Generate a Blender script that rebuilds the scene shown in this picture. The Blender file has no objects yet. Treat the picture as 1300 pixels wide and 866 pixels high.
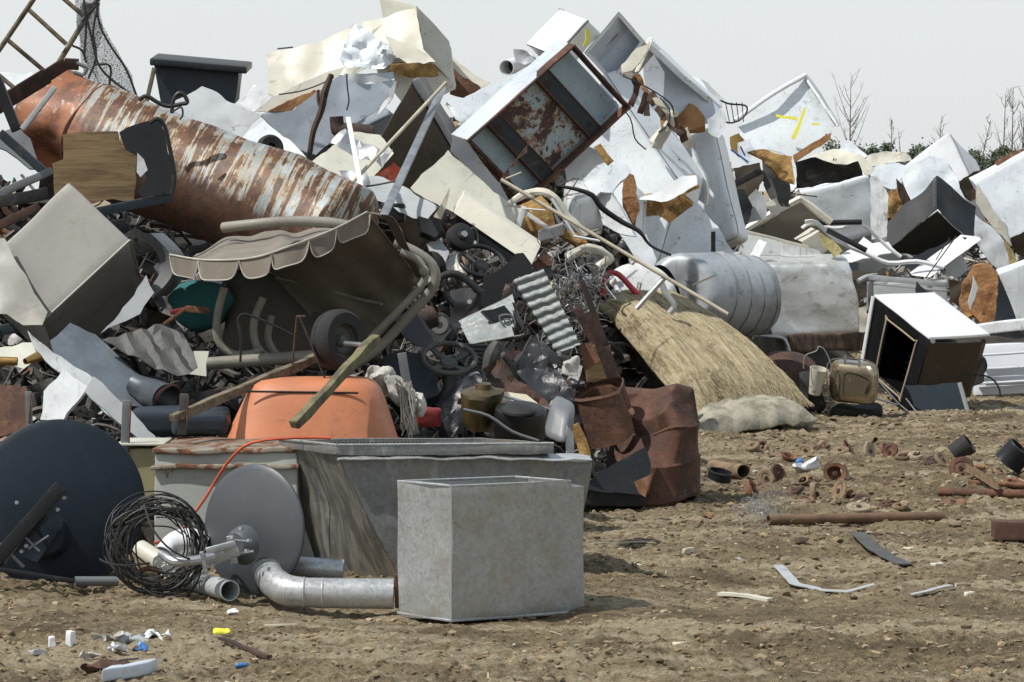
import bpy, bmesh, math, random
from mathutils import Vector, noise, Matrix
from mathutils.geometry import delaunay_2d_cdt
R = math.radians
rnd = random.Random(7)
C = bpy.context.scene.collection
scene = bpy.context.scene
# ---------------------------------------------------------------- camera, sky, sun, exposure
F = 4000.0      # focal length in photo pixels (photo 1300 wide)
H = 1.72        # eye height
HY = 240.0      # horizon row
cam = bpy.data.cameras.new('camera'); camo = bpy.data.objects.new('camera', cam); C.objects.link(camo)
camo.location = (0, 0, H); camo.rotation_euler = (R(90), 0, 0)
cam.sensor_width = 36.0; cam.lens = 36.0*F/1300.0; cam.shift_y = -(433-HY)/1300.0
cam.clip_start = 0.1; cam.clip_end = 6000
scene.camera = camo
SUN_EL, SUN_AZ = 55.0, 246.0       # azimuth clockwise from +Y (north)
world = bpy.data.worlds.new('World'); scene.world = world; world.use_nodes = True
wn = world.node_tree; wn.nodes.clear()
sky = wn.nodes.new('ShaderNodeTexSky'); sky.sky_type = 'NISHITA'; sky.sun_disc = False
sky.sun_elevation = R(SUN_EL); sky.sun_rotation = R(SUN_AZ)
sky.air_density = 1.0; sky.dust_density = 2.0; sky.ozone_density = 1.0
hs = wn.nodes.new('ShaderNodeHueSaturation'); hs.inputs['Saturation'].default_value = 0.55
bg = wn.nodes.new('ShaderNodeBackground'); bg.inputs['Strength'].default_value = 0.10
wo = wn.nodes.new('ShaderNodeOutputWorld')
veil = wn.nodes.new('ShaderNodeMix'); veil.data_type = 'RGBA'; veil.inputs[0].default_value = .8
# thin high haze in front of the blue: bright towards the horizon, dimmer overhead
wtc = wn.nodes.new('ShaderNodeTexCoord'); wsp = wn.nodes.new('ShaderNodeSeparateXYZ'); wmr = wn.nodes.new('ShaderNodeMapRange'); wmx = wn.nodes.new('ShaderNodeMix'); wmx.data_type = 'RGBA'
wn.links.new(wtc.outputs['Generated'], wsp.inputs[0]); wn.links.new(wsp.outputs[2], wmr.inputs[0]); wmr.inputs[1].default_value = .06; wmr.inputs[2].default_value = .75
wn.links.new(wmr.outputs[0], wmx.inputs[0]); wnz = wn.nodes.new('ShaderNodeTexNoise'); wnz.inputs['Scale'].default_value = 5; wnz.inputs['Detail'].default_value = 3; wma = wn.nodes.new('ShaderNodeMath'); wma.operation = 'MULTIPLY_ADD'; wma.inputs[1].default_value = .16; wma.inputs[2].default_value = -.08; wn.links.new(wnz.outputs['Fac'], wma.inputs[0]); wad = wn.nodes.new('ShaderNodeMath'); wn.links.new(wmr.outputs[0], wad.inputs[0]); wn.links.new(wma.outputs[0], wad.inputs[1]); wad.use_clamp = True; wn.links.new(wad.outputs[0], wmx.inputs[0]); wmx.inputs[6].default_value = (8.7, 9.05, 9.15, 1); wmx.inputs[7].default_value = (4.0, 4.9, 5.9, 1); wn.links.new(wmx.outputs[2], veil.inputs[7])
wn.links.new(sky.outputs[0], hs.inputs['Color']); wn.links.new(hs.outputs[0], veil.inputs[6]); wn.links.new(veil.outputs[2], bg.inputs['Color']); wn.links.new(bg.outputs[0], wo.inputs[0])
sl = bpy.data.lights.new('sun', 'SUN'); sl.energy = 4.35; sl.angle = R(0.8); sl.color = (1.0, 0.955, 0.89)
so = bpy.data.objects.new('sun', sl); C.objects.link(so)
el, az = R(SUN_EL), R(SUN_AZ)
sdir = Vector((math.sin(az)*math.cos(el), math.cos(az)*math.cos(el), math.sin(el)))
so.rotation_euler = sdir.to_track_quat('Z', 'Y').to_euler(); so.location = (-10, 5, 30)
vs = scene.view_settings; vs.view_transform = 'Standard'; vs.look = 'None'; vs.gamma = 1; vs.exposure = 0.03
scene.render.engine = 'CYCLES'

# ---------------------------------------------------------------- helpers
def P(x, y, d): return Vector(((x-650.0)*d/F, d, H-(y-HY)*d/F))
def fbm(p, o=3):
    s = 0; a = 1.0; q = Vector(p)
    for i in range(o): s += a*noise.noise(q); a *= .5; q = q*2.03+Vector((3.1, 1.7, 9.2))
    return s
def crump(p, f, seed=0):
    """creased-metal noise: folded planes meeting in ridges"""
    q = (Vector(p)+Vector((seed*7.13, seed*3.7, seed*5.9)))*f
    d = noise.voronoi(q)[0]
    return (d[1]-d[0])*0.55 + abs(noise.noise(q*.8))*0.9 - 0.4
# a mesh is (verts, faces); smooth flag given at build
def join(*ms):
    V, Fc = [], []
    for v, f in ms:
        o = len(V); V += [Vector(p) for p in v]; Fc += [tuple(i+o for i in q) for q in f]
    return V, Fc
def xf(m, fn): return [fn(v) for v in m[0]], m[1]

def box(O, U, V, W, r=.012, n=(6, 6, 6), skip=()):
    """rounded box from corner O and edge vectors; skip faces by name u0,u1,v0,v1,w0,w1"""
    O, E = Vector(O), [Vector(U), Vector(V), Vector(W)]
    L = [max(e.length, 1e-4) for e in E]; r = min(r, min(L)*.45)
    T = []
    for k in range(3):
        l = L[k]; a = [0, r*.35, r, ] ; m = n[k]
        inner = [r + (l-2*r)*i/m for i in range(1, m)]
        T.append(a+inner+[l-r, l-r*.35, l])
    verts, faces, idx = [], [], {}
    def vid(c):
        key = tuple(round(x, 5) for x in c)
        if key in idx: return idx[key]
        q = [min(max(c[k], r), L[k]-r) for k in range(3)]
        dv = Vector([c[k]-q[k] for k in range(3)])
        if dv.length > 1e-9: dv = dv.normalized()*r
        p = O.copy()
        for k in range(3): p += E[k]*((q[k]+dv[k])/L[k])
        idx[key] = len(verts); verts.append(p); return idx[key]
    det = E[0].cross(E[1]).dot(E[2]) > 0
    for k, (i, j) in enumerate(((1, 2), (2, 0), (0, 1))):
        for side in (0, 1):
            if 'uvw'[k]+str(side) in skip: continue
            c0 = L[k]*side
            for a in range(len(T[i])-1):
                for b in range(len(T[j])-1):
                    cs = []
                    for (s, t) in ((a, b), (a+1, b), (a+1, b+1), (a, b+1)):
                        c = [0, 0, 0]; c[k] = c0; c[i] = T[i][s]; c[j] = T[j][t]; cs.append(vid(c))
                    if len(set(cs)) < 3: continue
                    if (side == 1) != det: cs = cs[::-1]
                    faces.append(tuple(cs))
    return verts, faces
def cbox(c, sx, sy, sz, rz=0, r=.006, n=(1, 1, 1)):
    u = Vector((math.cos(rz), math.sin(rz), 0)); v = Vector((-math.sin(rz), math.cos(rz), 0)); w = Vector((0, 0, 1))
    c = Vector(c); return box(c-u*sx/2-v*sy/2-w*sz/2, u*sx, v*sy, w*sz, r, n)

def solve(C0, A, B, D, d, flip=1, fix=None):
    """C0 = corner pixel nearest or visible, A,B,D = pixel ends of its three edges; returns O,U,V,W of a right-angled box"""
    s = d/F
    p = [Vector(((q[0]-C0[0])*s, -(q[1]-C0[1])*s)) for q in (A, B, D)]
    g = [p[0].dot(p[1]), p[0].dot(p[2]), p[1].dot(p[2])]
    e = 1e-6
    for i in range(3):
        if abs(g[i]) < e: g[i] = e
    zz = [-g[0]*g[1]/g[2], -g[0]*g[2]/g[1], -g[1]*g[2]/g[0]]
    if fix is not None: z = list(fix)
    else:
        z = [math.sqrt(abs(v)) for v in zz]
        z = [min(z[i], 2.2*p[i].length+.1) for i in range(3)]
        z[1] *= -1 if g[0] > 0 else 1
        z[2] *= -1 if g[1] > 0 else 1
        if z[0]+z[1]+z[2] < 0: z = [-v for v in z]
        z = [v*flip for v in z]
    O = P(C0[0], C0[1], d)
    E = [P(q[0], q[1], d+z[i])-O for i, q in enumerate((A, B, D))]
    return O, E[0], E[1], E[2]

def tube(pts, rad, seg=8, closed=False, caps=True, smooth=3):
    """tube through world points; rad number or list"""
    pts = [Vector(p) for p in pts]
    rads = rad if isinstance(rad, (list, tuple)) else [rad]*len(pts)
    if smooth > 1 and len(pts) > 2:
        q, rr = [], []
        n = len(pts)
        rng = range(n if closed else n-1)
        for i in rng:
            p0 = pts[(i-1) % n] if (closed or i > 0) else pts[0]*2-pts[1]
            p1 = pts[i]; p2 = pts[(i+1) % n]
            p3 = pts[(i+2) % n] if (closed or i+2 < n) else p2*2-p1
            for k in range(smooth):
                t = k/smooth
                q.append(.5*((2*p1)+(p2-p0)*t+(2*p0-5*p1+4*p2-p3)*t*t+(-p0+3*p1-3*p2+p3)*t**3))
                rr.append(rads[i]*(1-t)+rads[(i+1) % n]*t)
        if not closed: q.append(pts[-1]); rr.append(rads[-1])
        pts, rads = q, rr
    n = len(pts); V, Fc = [], []
    up = None
    for i, p in enumerate(pts):
        a = pts[(i+1) % n] if (closed or i < n-1) else p; b = pts[i-1] if (closed or i > 0) else p
        t = (a-b).normalized() if (a-b).length > 1e-9 else Vector((0, 0, 1))
        if up is None: up = t.orthogonal().normalized()
        up = (up-t*up.dot(t)); up = up.normalized() if up.length > 1e-6 else t.orthogonal().normalized()
        sd = t.cross(up)
        for k in range(seg):
            an = 2*math.pi*k/seg; V.append(p+(up*math.cos(an)+sd*math.sin(an))*rads[i])
    for i in range(n if closed else n-1):
        for k in range(seg):
            a, b = i*seg+k, i*seg+(k+1) % seg; c, e = ((i+1) % n)*seg+(k+1) % seg, ((i+1) % n)*seg+k
            Fc.append((a, b, c, e))
    if caps and not closed:
        Fc.append(tuple(range(seg))[::-1]); Fc.append(tuple((n-1)*seg+k for k in range(seg)))
    return V, Fc
def tp(pts, d, r, **k):
    """tube through pixel points (x,y) or (x,y,depth)"""
    return tube([P(q[0], q[1], q[2] if len(q) > 2 else d) for q in pts], r, **k)
def frame(ax):
    ax = Vector(ax).normalized(); u = Vector((0, 0, 1)).cross(ax)
    if u.length < 1e-3: u = Vector((1, 0, 0))
    u.normalize(); return u, ax.cross(u).normalized(), ax
def lathe(c, ax, prof, seg=32, a0=0, a1=2*math.pi, sc=(1, 1)):
    """profile list (radius, height along axis)"""
    c = Vector(c); u, v, w = frame(ax); V, Fc = [], []
    full = abs(a1-a0-2*math.pi) < 1e-6; m = seg if full else seg+1
    for (r, h) in prof:
        for k in range(m):
            a = a0+(a1-a0)*k/seg; V.append(c+(u*math.cos(a)*sc[0]+v*math.sin(a)*sc[1])*r+w*h)
    for i in range(len(prof)-1):
        for k in range(seg):
            k2 = (k+1) % m; Fc.append((i*m+k, i*m+k2, (i+1)*m+k2, (i+1)*m+k))
    return V, Fc
def pipe(pts, r, th=.004, seg=20, smooth=1):
    """open-ended hollow pipe through world points"""
    o = tube(pts, r, seg, caps=False, smooth=smooth)
    ri = [q-th for q in r] if isinstance(r, (list, tuple)) else r-th
    i_ = tube(pts, ri, seg, caps=False, smooth=smooth)
    m = join(o, (i_[0], [f[::-1] for f in i_[1]])); n = len(o[0])
    V, Fc = m; last = n-seg
    for base in (0, last):
        for k in range(seg):
            a, b = base+k, base+(k+1) % seg; q = (a, b, b+n, a+n)
            Fc.append(q if base else q[::-1])
    return V, Fc
def grid(fn, nu, nv, closed_u=False):
    V = [fn(i/nu, j/nv) for j in range(nv+1) for i in range(nu+1 if not closed_u else nu)]
    w = nu+1 if not closed_u else nu
    Fc = [(j*w+i, j*w+(i+1) % w, (j+1)*w+(i+1) % w, (j+1)*w+i) for j in range(nv) for i in range(nu)]
    return V, Fc
def thick(m, t, nrm=None):
    """give an open sheet thickness"""
    V, Fc = m; V = [Vector(v) for v in V]; N = [Vector((0, 0, 0)) for _ in V]
    for f in Fc:
        a, b, c = V[f[0]], V[f[1]], V[f[2]]; n = (b-a).cross(c-a)
        for i in f: N[i] += n
    W = [v+(n.normalized() if n.length > 1e-12 else Vector((0, 0, 1)))*-t for v, n in zip(V, N)]
    n0 = len(V); cnt = {}
    for f in Fc:
        for i in range(len(f)):
            a, b = f[i], f[(i+1) % len(f)]; cnt[(a, b)] = cnt.get((a, b), 0)+1
    rim = [(b, a, a+n0, b+n0) for (a, b) in cnt if (b, a) not in cnt]
    return V+W, Fc+[tuple(i+n0 for i in f[::-1]) for f in Fc]+rim
def flat(out, d0, tilt=(0, 0), step=.05, x0=None):
    """filled outline of pixels on a tilted plane -> sheet mesh and local coords. tilt: metres deeper per metre right, per metre up"""
    if x0 is None: x0 = (sum(p[0] for p in out)/len(out), sum(p[1] for p in out)/len(out))
    s = d0/F; pt = []
    for q in out: pt.append(Vector(((q[0]-x0[0])*s, -(q[1]-x0[1])*s)))
    ed, pts = [], []
    n = len(pt)
    for i in range(n):
        a, b = pt[i], pt[(i+1) % n]; k = max(1, int((b-a).length/step))
        for j in range(k): pts.append(a.lerp(b, j/k))
    if d0 > 14: pts = [p+Vector((noise.noise(Vector((p.x*9, p.y*9, d0))), noise.noise(Vector((p.x*9, p.y*9, d0+7)))))*.016+Vector((noise.noise(Vector((p.x*31, p.y*31, d0))), noise.noise(Vector((p.x*31, p.y*31, d0+7)))))*.007 for p in pts]
    m = len(pts); ed = [(i, (i+1) % m) for i in range(m)]
    xs = [p.x for p in pt]; ys = [p.y for p in pt]
    def inside(q):
        c = False
        for i in range(n):
            a, b = pt[i], pt[i-1]
            if (a.y > q.y) != (b.y > q.y) and q.x < (b.x-a.x)*(q.y-a.y)/(b.y-a.y)+a.x: c = not c
        return c
    y = min(ys)+step/2; row = 0
    while y < max(ys):
        x = min(xs)+step*(.5 if row % 2 else .1)
        while x < max(xs):
            q = Vector((x+rnd.uniform(-.2, .2)*step, y+rnd.uniform(-.2, .2)*step))
            if inside(q) and min((q-p).length for p in pts[:m]) > step*.45: pts.append(q)
            x += step
        y += step*.87; row += 1
    r = delaunay_2d_cdt(pts, ed, [], 1, 1e-6)
    V2, Fc = r[0], r[2]
    X0, Z0 = (x0[0]-650)*s, H-(x0[1]-HY)*s
    V = []
    for q in V2:
        d = d0+tilt[0]*q.x+tilt[1]*q.y
        V.append(Vector(((X0+q.x)*d/d0, d, H+(Z0+q.y-H)*d/d0)))
    if len(Fc) and len(Fc[0]) > 2:
        a, b, c = [V[i] for i in Fc[0][:3]]
        if (b-a).cross(c-a).y > 0: Fc = [tuple(f[::-1]) for f in Fc]
    return V, [tuple(f) for f in Fc]
def sheet(out, d0, tilt=(0, 0), t=.004, amp=.02, fr=3, step=.05, seed=0, bend=None, x0=None):
    V, Fc = flat(out, d0, tilt, step, x0)
    n = Vector((tilt[0], -1, tilt[1])).normalized()
    W = []
    for v in V:
        a = amp*(crump(v, fr, seed)+.35*crump(v, fr*2.7, seed+1))
        w = v+n*a
        if bend: w = w+n*bend(v)
        W.append(w)
    return thick((W, Fc), t)
def dent(m, amp=.02, fr=2.0, seed=0):
    o = Vector((seed*11.3, seed*5.1, seed*2.7))
    def fn(v):
        q = (v+o)*fr
        return v+Vector((noise.noise(q), noise.noise(q+Vector((31, 0, 0))), noise.noise(q+Vector((0, 57, 0)))))*amp*1.6 \
            + Vector((noise.noise(q*3), noise.noise(q*3+Vector((31, 0, 0))), noise.noise(q*3+Vector((0, 57, 0)))))*amp*.35
    return xf(m, fn)
def crush(m, c, rad, vec):
    c = Vector(c); vec = Vector(vec)
    def fn(v):
        d = (v-c).length/rad
        if d >= 1: return v
        k = (1-d*d)**2; return v+vec*k*(1+.25*noise.noise(v*9))
    return xf(m, fn)

def mesh_obj(name, m, mat, smooth=True, ang=35):
    V, Fc = m
    me = bpy.data.meshes.new(name); V = [Vector(v) for v in V]
    lo = Vector([min(v[k] for v in V) for k in range(3)]); hi = Vector([max(v[k] for v in V) for k in range(3)])
    o = Vector(((lo.x+hi.x)/2, (lo.y+hi.y)/2, lo.z))
    me.from_pydata([tuple(v-o) for v in V], [], [tuple(f) for f in Fc]); me.update()
    if smooth:
        me.shade_smooth()
        if ang < 180: me.set_sharp_from_angle(angle=R(ang))
    ob = bpy.data.objects.new(name, me); C.objects.link(ob); ob.location = o
    me.materials.append(mat); return ob
def tag(o, label, cat, group=None, kind=None):
    if label: o['label'] = label
    if cat: o['category'] = cat
    if group: o['group'] = group
    if kind: o['kind'] = kind
    elif cat: o['kind'] = 'thing'
    return o
def thing(name, label, cat, parts, group=None):
    """parts: list of (name, mesh, material, [label], [subparts]) -> one Empty with children, or one mesh when single"""
    parts = [p for p in parts if p and p[1][0]]
    if len(parts) == 1 and (len(parts[0]) < 5 or not parts[0][4]):
        p = parts[0]; o = mesh_obj(name, p[1], p[2], *(p[5] if len(p) > 5 else ())); return tag(o, label, cat, group)
    lo = Vector((1e9,)*3); hi = Vector((-1e9,)*3)
    for p in parts:
        for v in p[1][0]:
            for k in range(3): lo[k] = min(lo[k], v[k]); hi[k] = max(hi[k], v[k])
    e = bpy.data.objects.new(name, None); C.objects.link(e); e.empty_display_size = .1
    e.location = ((lo.x+hi.x)/2, (lo.y+hi.y)/2, lo.z); tag(e, label, cat, group)
    def add(p, par, pl):
        o = mesh_obj(p[0], p[1], p[2], *(p[5] if len(p) > 5 else ())); w = o.location.copy()
        o.parent = par; o.location = w-pl
        if len(p) > 3 and p[3]: o['label'] = p[3]
        for s in (p[4] if len(p) > 4 and p[4] else []): add(s, o, w)
    for p in parts: add(p, e, Vector(e.location))
    return e
def copy_thing(o, loc, rot=None, label=None, scale=None):
    c = o.copy(); C.objects.link(c); c.location = loc
    if rot: c.rotation_euler = rot
    if scale: c.scale = scale
    if label: c['label'] = label
    for ch in list(o.children):
        k = ch.copy(); C.objects.link(k); k.parent = c
        for g in ch.children:
            q = g.copy(); C.objects.link(q); q.parent = k
    return c

# ---------------------------------------------------------------- materials
class NT:
    def __init__(s, name):
        s.m = bpy.data.materials.new(name); s.m.use_nodes = True; s.t = s.m.node_tree; s.b = s.t.nodes['Principled BSDF']
        tc = s.t.nodes.new('ShaderNodeTexCoord'); oi = s.t.nodes.new('ShaderNodeObjectInfo')
        mm = s.math('MULTIPLY', oi.outputs['Random'], 61.7)
        va = s.t.nodes.new('ShaderNodeVectorMath'); va.operation = 'ADD'; s.link(tc.outputs['Object'], va.inputs[0]); s.link(mm, va.inputs[1])
        s.co = va.outputs[0]; s.rand = oi.outputs['Random']; s.tc = tc
    def link(s, a, b): s.t.links.new(a, b)
    def set(s, inp, v):
        if isinstance(v, bpy.types.NodeSocket): s.link(v, inp)
        elif isinstance(v, (tuple, list)) and len(v) == 3 and inp.type == 'RGBA': inp.default_value = (*v, 1)
        else: inp.default_value = v
    def math(s, op, a, b=0.0, c=None, clamp=False):
        n = s.t.nodes.new('ShaderNodeMath'); n.operation = op; n.use_clamp = clamp
        s.set(n.inputs[0], a); s.set(n.inputs[1], b)
        if c is not None: s.set(n.inputs[2], c)
        return n.outputs[0]
    def scale(s, v, sc):
        n = s.t.nodes.new('ShaderNodeMapping'); s.link(v, n.inputs[0]); n.inputs['Scale'].default_value = sc; return n.outputs[0]
    def noise(s, scale, detail=4, rough=.55, co=None, dist=0):
        n = s.t.nodes.new('ShaderNodeTexNoise'); s.link(co or s.co, n.inputs['Vector'])
        n.inputs['Scale'].default_value = scale; n.inputs['Detail'].default_value = detail; n.inputs['Roughness'].default_value = rough
        n.inputs['Distortion'].default_value = dist; return n.outputs['Fac']
    def voro(s, scale, feat='F1', co=None, out='Distance'):
        n = s.t.nodes.new('ShaderNodeTexVoronoi'); n.feature = feat; s.link(co or s.co, n.inputs['Vector']); n.inputs['Scale'].default_value = scale
        return n.outputs[out]
    def ramp(s, v, a, b, x=0.0, y=1.0):
        n = s.t.nodes.new('ShaderNodeMapRange'); n.interpolation_type = 'SMOOTHSTEP'
        if a > b: a, b, x, y = b, a, y, x
        s.set(n.inputs[0], v); n.inputs[1].default_value = a; n.inputs[2].default_value = b; n.inputs[3].default_value = x; n.inputs[4].default_value = y
        return n.outputs[0]
    def mix(s, f, a, b, op='MIX'):
        n = s.t.nodes.new('ShaderNodeMix'); n.data_type = 'RGBA'; n.blend_type = op; s.set(n.inputs[0], f); s.set(n.inputs[6], a); s.set(n.inputs[7], b); return n.outputs[2]
    def bump(s, h, st=.3, dist=.01, prev=None):
        n = s.t.nodes.new('ShaderNodeBump'); n.inputs['Strength'].default_value = st; n.inputs['Distance'].default_value = dist; s.link(h, n.inputs['Height'])
        if prev: s.link(prev, n.inputs['Normal'])
        return n.outputs[0]
    def fin(s, col, rough=.5, metal=0.0, nrm=None, spec=None):
        s.set(s.b.inputs['Base Color'], col); s.set(s.b.inputs['Roughness'], rough); s.set(s.b.inputs['Metallic'], metal)
        if nrm: s.link(nrm, s.b.inputs['Normal'])
        if spec is not None: s.b.inputs['Specular IOR Level'].default_value = spec
        return s.m
RUST = ((.11, .045, .022), (.21, .095, .042), (.05, .024, .016))
def paint(name, base, dirt=.3, rust=.1, rough=.4, metal=0., streak=0., dirtc=(.2, .17, .12), fr=1., bump=.15, var=.08):
    s = NT(name)
    n1 = s.noise(2.2*fr, 5, .65); n2 = s.noise(9*fr, 6, .7); n3 = s.noise(40, 3, .6)
    b2 = tuple(c*(1-var*2) for c in base)
    col = s.mix(s.ramp(n1, .35, .7), base, b2)
    # grime: broad clouds times fine breakup
    g = s.math('MULTIPLY', s.ramp(n1, .62-.3*dirt, .95-.25*dirt), s.ramp(n2, .35, .65))
    g2 = s.math('MULTIPLY', s.ramp(n2, .60-.12*dirt, .74), min(1, dirt*1.3))
    g = s.math('MAXIMUM', s.math('MULTIPLY', g, min(1, dirt*2)), g2)
    if streak:
        st = s.noise(7, 4, .6, co=s.scale(s.co, (6, 6, .35)))
        g = s.math('MAXIMUM', g, s.math('MULTIPLY', s.ramp(st, .55, .72), streak))
    col = s.mix(s.math('MULTIPLY', g, .8), col, dirtc)
    ns = s.noise(2.6, 2.5, .5, co=s.scale(s.co, (1, 1, 1.7)), dist=.8); sc = s.ramp(s.math('ABSOLUTE', s.math('SUBTRACT', ns, .5)), .0065, .002)
    col = s.mix(s.math('MULTIPLY', s.math('MULTIPLY', sc, s.ramp(n1, .48, .6)), .55), col, tuple(x*.6 for x in dirtc))
    if rust:
        n4 = s.noise(4.5*fr, 7, .72, dist=.4)
        rm = s.ramp(n4, .70-.28*rust, .74-.26*rust)
        rc = s.mix(s.ramp(n3, .35, .65), RUST[0], RUST[1]); rc = s.mix(s.ramp(n2, .5, .7), rc, RUST[2])
        col = s.mix(rm, col, rc)
        ro = s.math('ADD', s.math('MULTIPLY', rm, .9-rough), rough, clamp=True)
        me = s.math('MULTIPLY', s.math('SUBTRACT', 1.0, rm), metal)
    else: ro = s.math('ADD', s.math('MULTIPLY', n2, .3), rough-.1, clamp=True); me = metal
    return s.fin(col, ro, me, s.bump(n2, bump, .01), .25 if max(base) < .1 else None)
def rusty(name, a=(.30, .11, .05), b=(.10, .04, .025), c=(.42, .22, .12), amt=.4):
    s = NT(name); n1 = s.noise(3, 6, .7); n2 = s.noise(14, 6, .7); n3 = s.noise(60, 3)
    col = s.mix(s.ramp(n1, .4, .62), a, b); col = s.mix(s.math('MULTIPLY', s.ramp(n2, .5, .66), amt), col, c)
    col = s.mix(s.ramp(n3, .55, .75), col, tuple(x*.5 for x in b))
    return s.fin(col, .85, 0, s.bump(n2, .5, .01))
def plain(name, col, rough=.5, metal=0., var=.25, fr=6, bump=.2, spec=None):
    s = NT(name); n = s.noise(fr, 5, .65); n2 = s.noise(fr*6, 4, .6)
    c = s.mix(s.ramp(n, .35, .7), col, tuple(x*(1-var) for x in col)); c = s.mix(s.math('MULTIPLY', s.ramp(n2, .55, .75), .35), c, tuple(min(1, x*.86+.006+.05*min(1, x*8)) for x in col))
    return s.fin(c, s.math('ADD', s.math('MULTIPLY', n2, .25), rough-.1, clamp=True), metal, s.bump(n2, bump, .006), spec)
def galv(name, base=(.42, .44, .45), dk=(.22, .24, .25), metal=.55, stain=.4, rough=.42, fr=1.):
    s = NT(name); v = s.voro(75*fr, out='Color')
    sp = s.t.nodes.new('ShaderNodeSeparateColor'); s.link(v, sp.inputs[0]); n1 = s.noise(3, 6, .7); n2 = s.noise(22, 5, .7)
    col = s.mix(s.math('MULTIPLY', sp.outputs[0], .30), base, dk); n6 = s.noise(55, 5, .75); col = s.mix(s.math('MULTIPLY', s.ramp(n2, .45, .75), .55), col, dk); col = s.mix(s.math('MULTIPLY', s.ramp(n6, .50, .66), .35), col, (.17, .15, .115))
    col = s.mix(s.math('MULTIPLY', s.ramp(n1, .45, .68), stain), col, (.27, .22, .14))
    n5 = s.noise(6, 5, .6, co=s.scale(s.co, (3, 3, .4)))
    col = s.mix(s.math('MULTIPLY', s.ramp(n5, .58, .75), stain*.8), col, (.55, .55, .52))
    return s.fin(col, s.math('ADD', s.math('MULTIPLY', sp.outputs[1], .25), rough-.1), metal, s.bump(n2, .12, .005))
def foam(name, a=(.50, .27, .07), b=(.20, .09, .03), c=(.62, .45, .2)):
    s = NT(name); n1 = s.noise(3, 6, .7); n2 = s.noise(16, 6, .75)
    col = s.mix(s.ramp(n1, .42, .62), a, b); col = s.mix(s.ramp(n2, .52, .7), col, c)
    return s.fin(col, .9, 0, s.bump(n2, .9, .03))
def wood(name, a, b, ax=(1, 8, 8)):
    s = NT(name); co = s.scale(s.co, ax); n = s.noise(5, 6, .65, co=co, dist=.3); n2 = s.noise(5, 4)
    col = s.mix(s.ramp(n, .38, .66), a, b); col = s.mix(s.math('MULTIPLY', s.ramp(n2, .58, .72), .7), col, tuple(x*.35 for x in b))
    return s.fin(col, .85, 0, s.bump(n, .5, .01))
M = {}
M['white'] = paint('white_enamel', (.75, .80, .84), .34, .10, .4, streak=.25, bump=.3)
M['white2'] = paint('dirty_white_enamel', (.70, .735, .76), .5, .16, .45, streak=.4)
M['white3'] = paint('soiled_white_enamel', (.66, .69, .70), .66, .24, .5, streak=.6, dirtc=(.13, .11, .07))
M['wlin'] = paint('white_plastic_liner', (.55, .605, .68), .36, .05, .4)
M['cream'] = paint('cream_enamel', (.66, .63, .53), .34, .16, .4)
M['cream2'] = paint('grey_cream_enamel', (.55, .54, .46), .35, .12, .45)
M['beige'] = paint('beige_cabinet_paint', (.27, .26, .235), .5, .06, .5)
M['pwhite'] = plain('brushed_white_paint', (.76, .77, .78), .38, 0, .08)
M['dkgrey'] = paint('charcoal_paint', (.018, .02, .023), .3, .05, .38, dirtc=(.12, .11, .1))
M['bluegrey'] = paint('slate_paint', (.032, .043, .055), .3, .06, .45, dirtc=(.14, .14, .13))
M['brownsteel'] = paint('stained_brown_steel', (.085, .068, .05), .5, .15, .35, .2, dirtc=(.03, .025, .02))
M['grey'] = paint('mid_grey_paint', (.15, .16, .17), .4, .1, .45)
M['ltgrey'] = paint('pale_grey_paint', (.42, .44, .45), .35, .08, .4)
M['navy'] = plain('dark_dish_coating', (.016, .024, .036), .5, 0, .15, 3, .03, .2)
M['dish'] = plain('grey_dish_coating', (.07, .078, .088), .42, 0, .12, 3, .03)
M['oven'] = plain('oven_enamel', (.006, .006, .007), .4, 0, .2, spec=.25); M['black'] = plain('black_plastic', (.009, .009, .010), .42, 0, .3)
M['blackm'] = plain('matt_black_rubber', (.02, .02, .02), .75, 0, .3, 20)
M['tyre'] = plain('dusty_tyre_rubber', (.022, .022, .022), .8, 0, .3, 12, .4)
M['dust'] = plain('dusty_grey_plastic', (.075, .075, .07), .6, 0, .4, 5)
M['steel'] = plain('scratched_steel', (.42, .44, .46), .38, .75, .35, 8)
M['alu'] = plain('dull_aluminium', (.52, .53, .54), .42, .6, .25, 8)
M['galv'] = galv('galvanised_steel', (.44, .46, .46), (.27, .29, .29), .5, .45, .42); M['galv2'] = galv('bright_galvanised', (.50, .52, .53), (.3, .32, .34), .5, .2, .4)
M['galvd'] = galv('dark_stained_galvanised', (.25, .26, .26), (.10, .10, .10), .45, .7, .4)
M['zinc'] = galv('zinc_corrugated', (.27, .30, .305), (.15, .18, .19), .1, .4, .6)
M['rust'] = rusty('rusted_iron', (.125, .056, .032), (.055, .028, .02), (.22, .13, .075)); M['rustd'] = rusty('dark_rust', (.085, .040, .027), (.035, .023, .019), (.15, .08, .05), .4)
M['rusto'] = rusty('orange_rust', (.19, .085, .042), (.09, .042, .026), (.32, .20, .12), .5)
M['rusty_white'] = paint('rusting_white_paint', (.50, .50, .44), .6, .95, .5, streak=.4)
M['foam'] = foam('yellow_foam', (.55, .34, .12), (.27, .14, .045), (.64, .50, .26)); M['foamo'] = foam('orange_foam', (.42, .22, .095), (.24, .11, .045), (.48, .28, .13)); M['foamy'] = foam('pale_yellow_foam', (.55, .48, .22), (.32, .25, .1), (.65, .6, .35))
M['orange'] = paint('faded_orange_plastic', (.56, .205, .095), .75, .0, .5, dirtc=(.35, .14, .07), var=.06)
M['red'] = plain('red_plastic', (.22, .014, .014), .45); M['pinkred'] = plain('faded_red_tube', (.5, .05, .07), .4)
M['cord'] = plain('orange_cord', (.55, .10, .04), .5)
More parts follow.
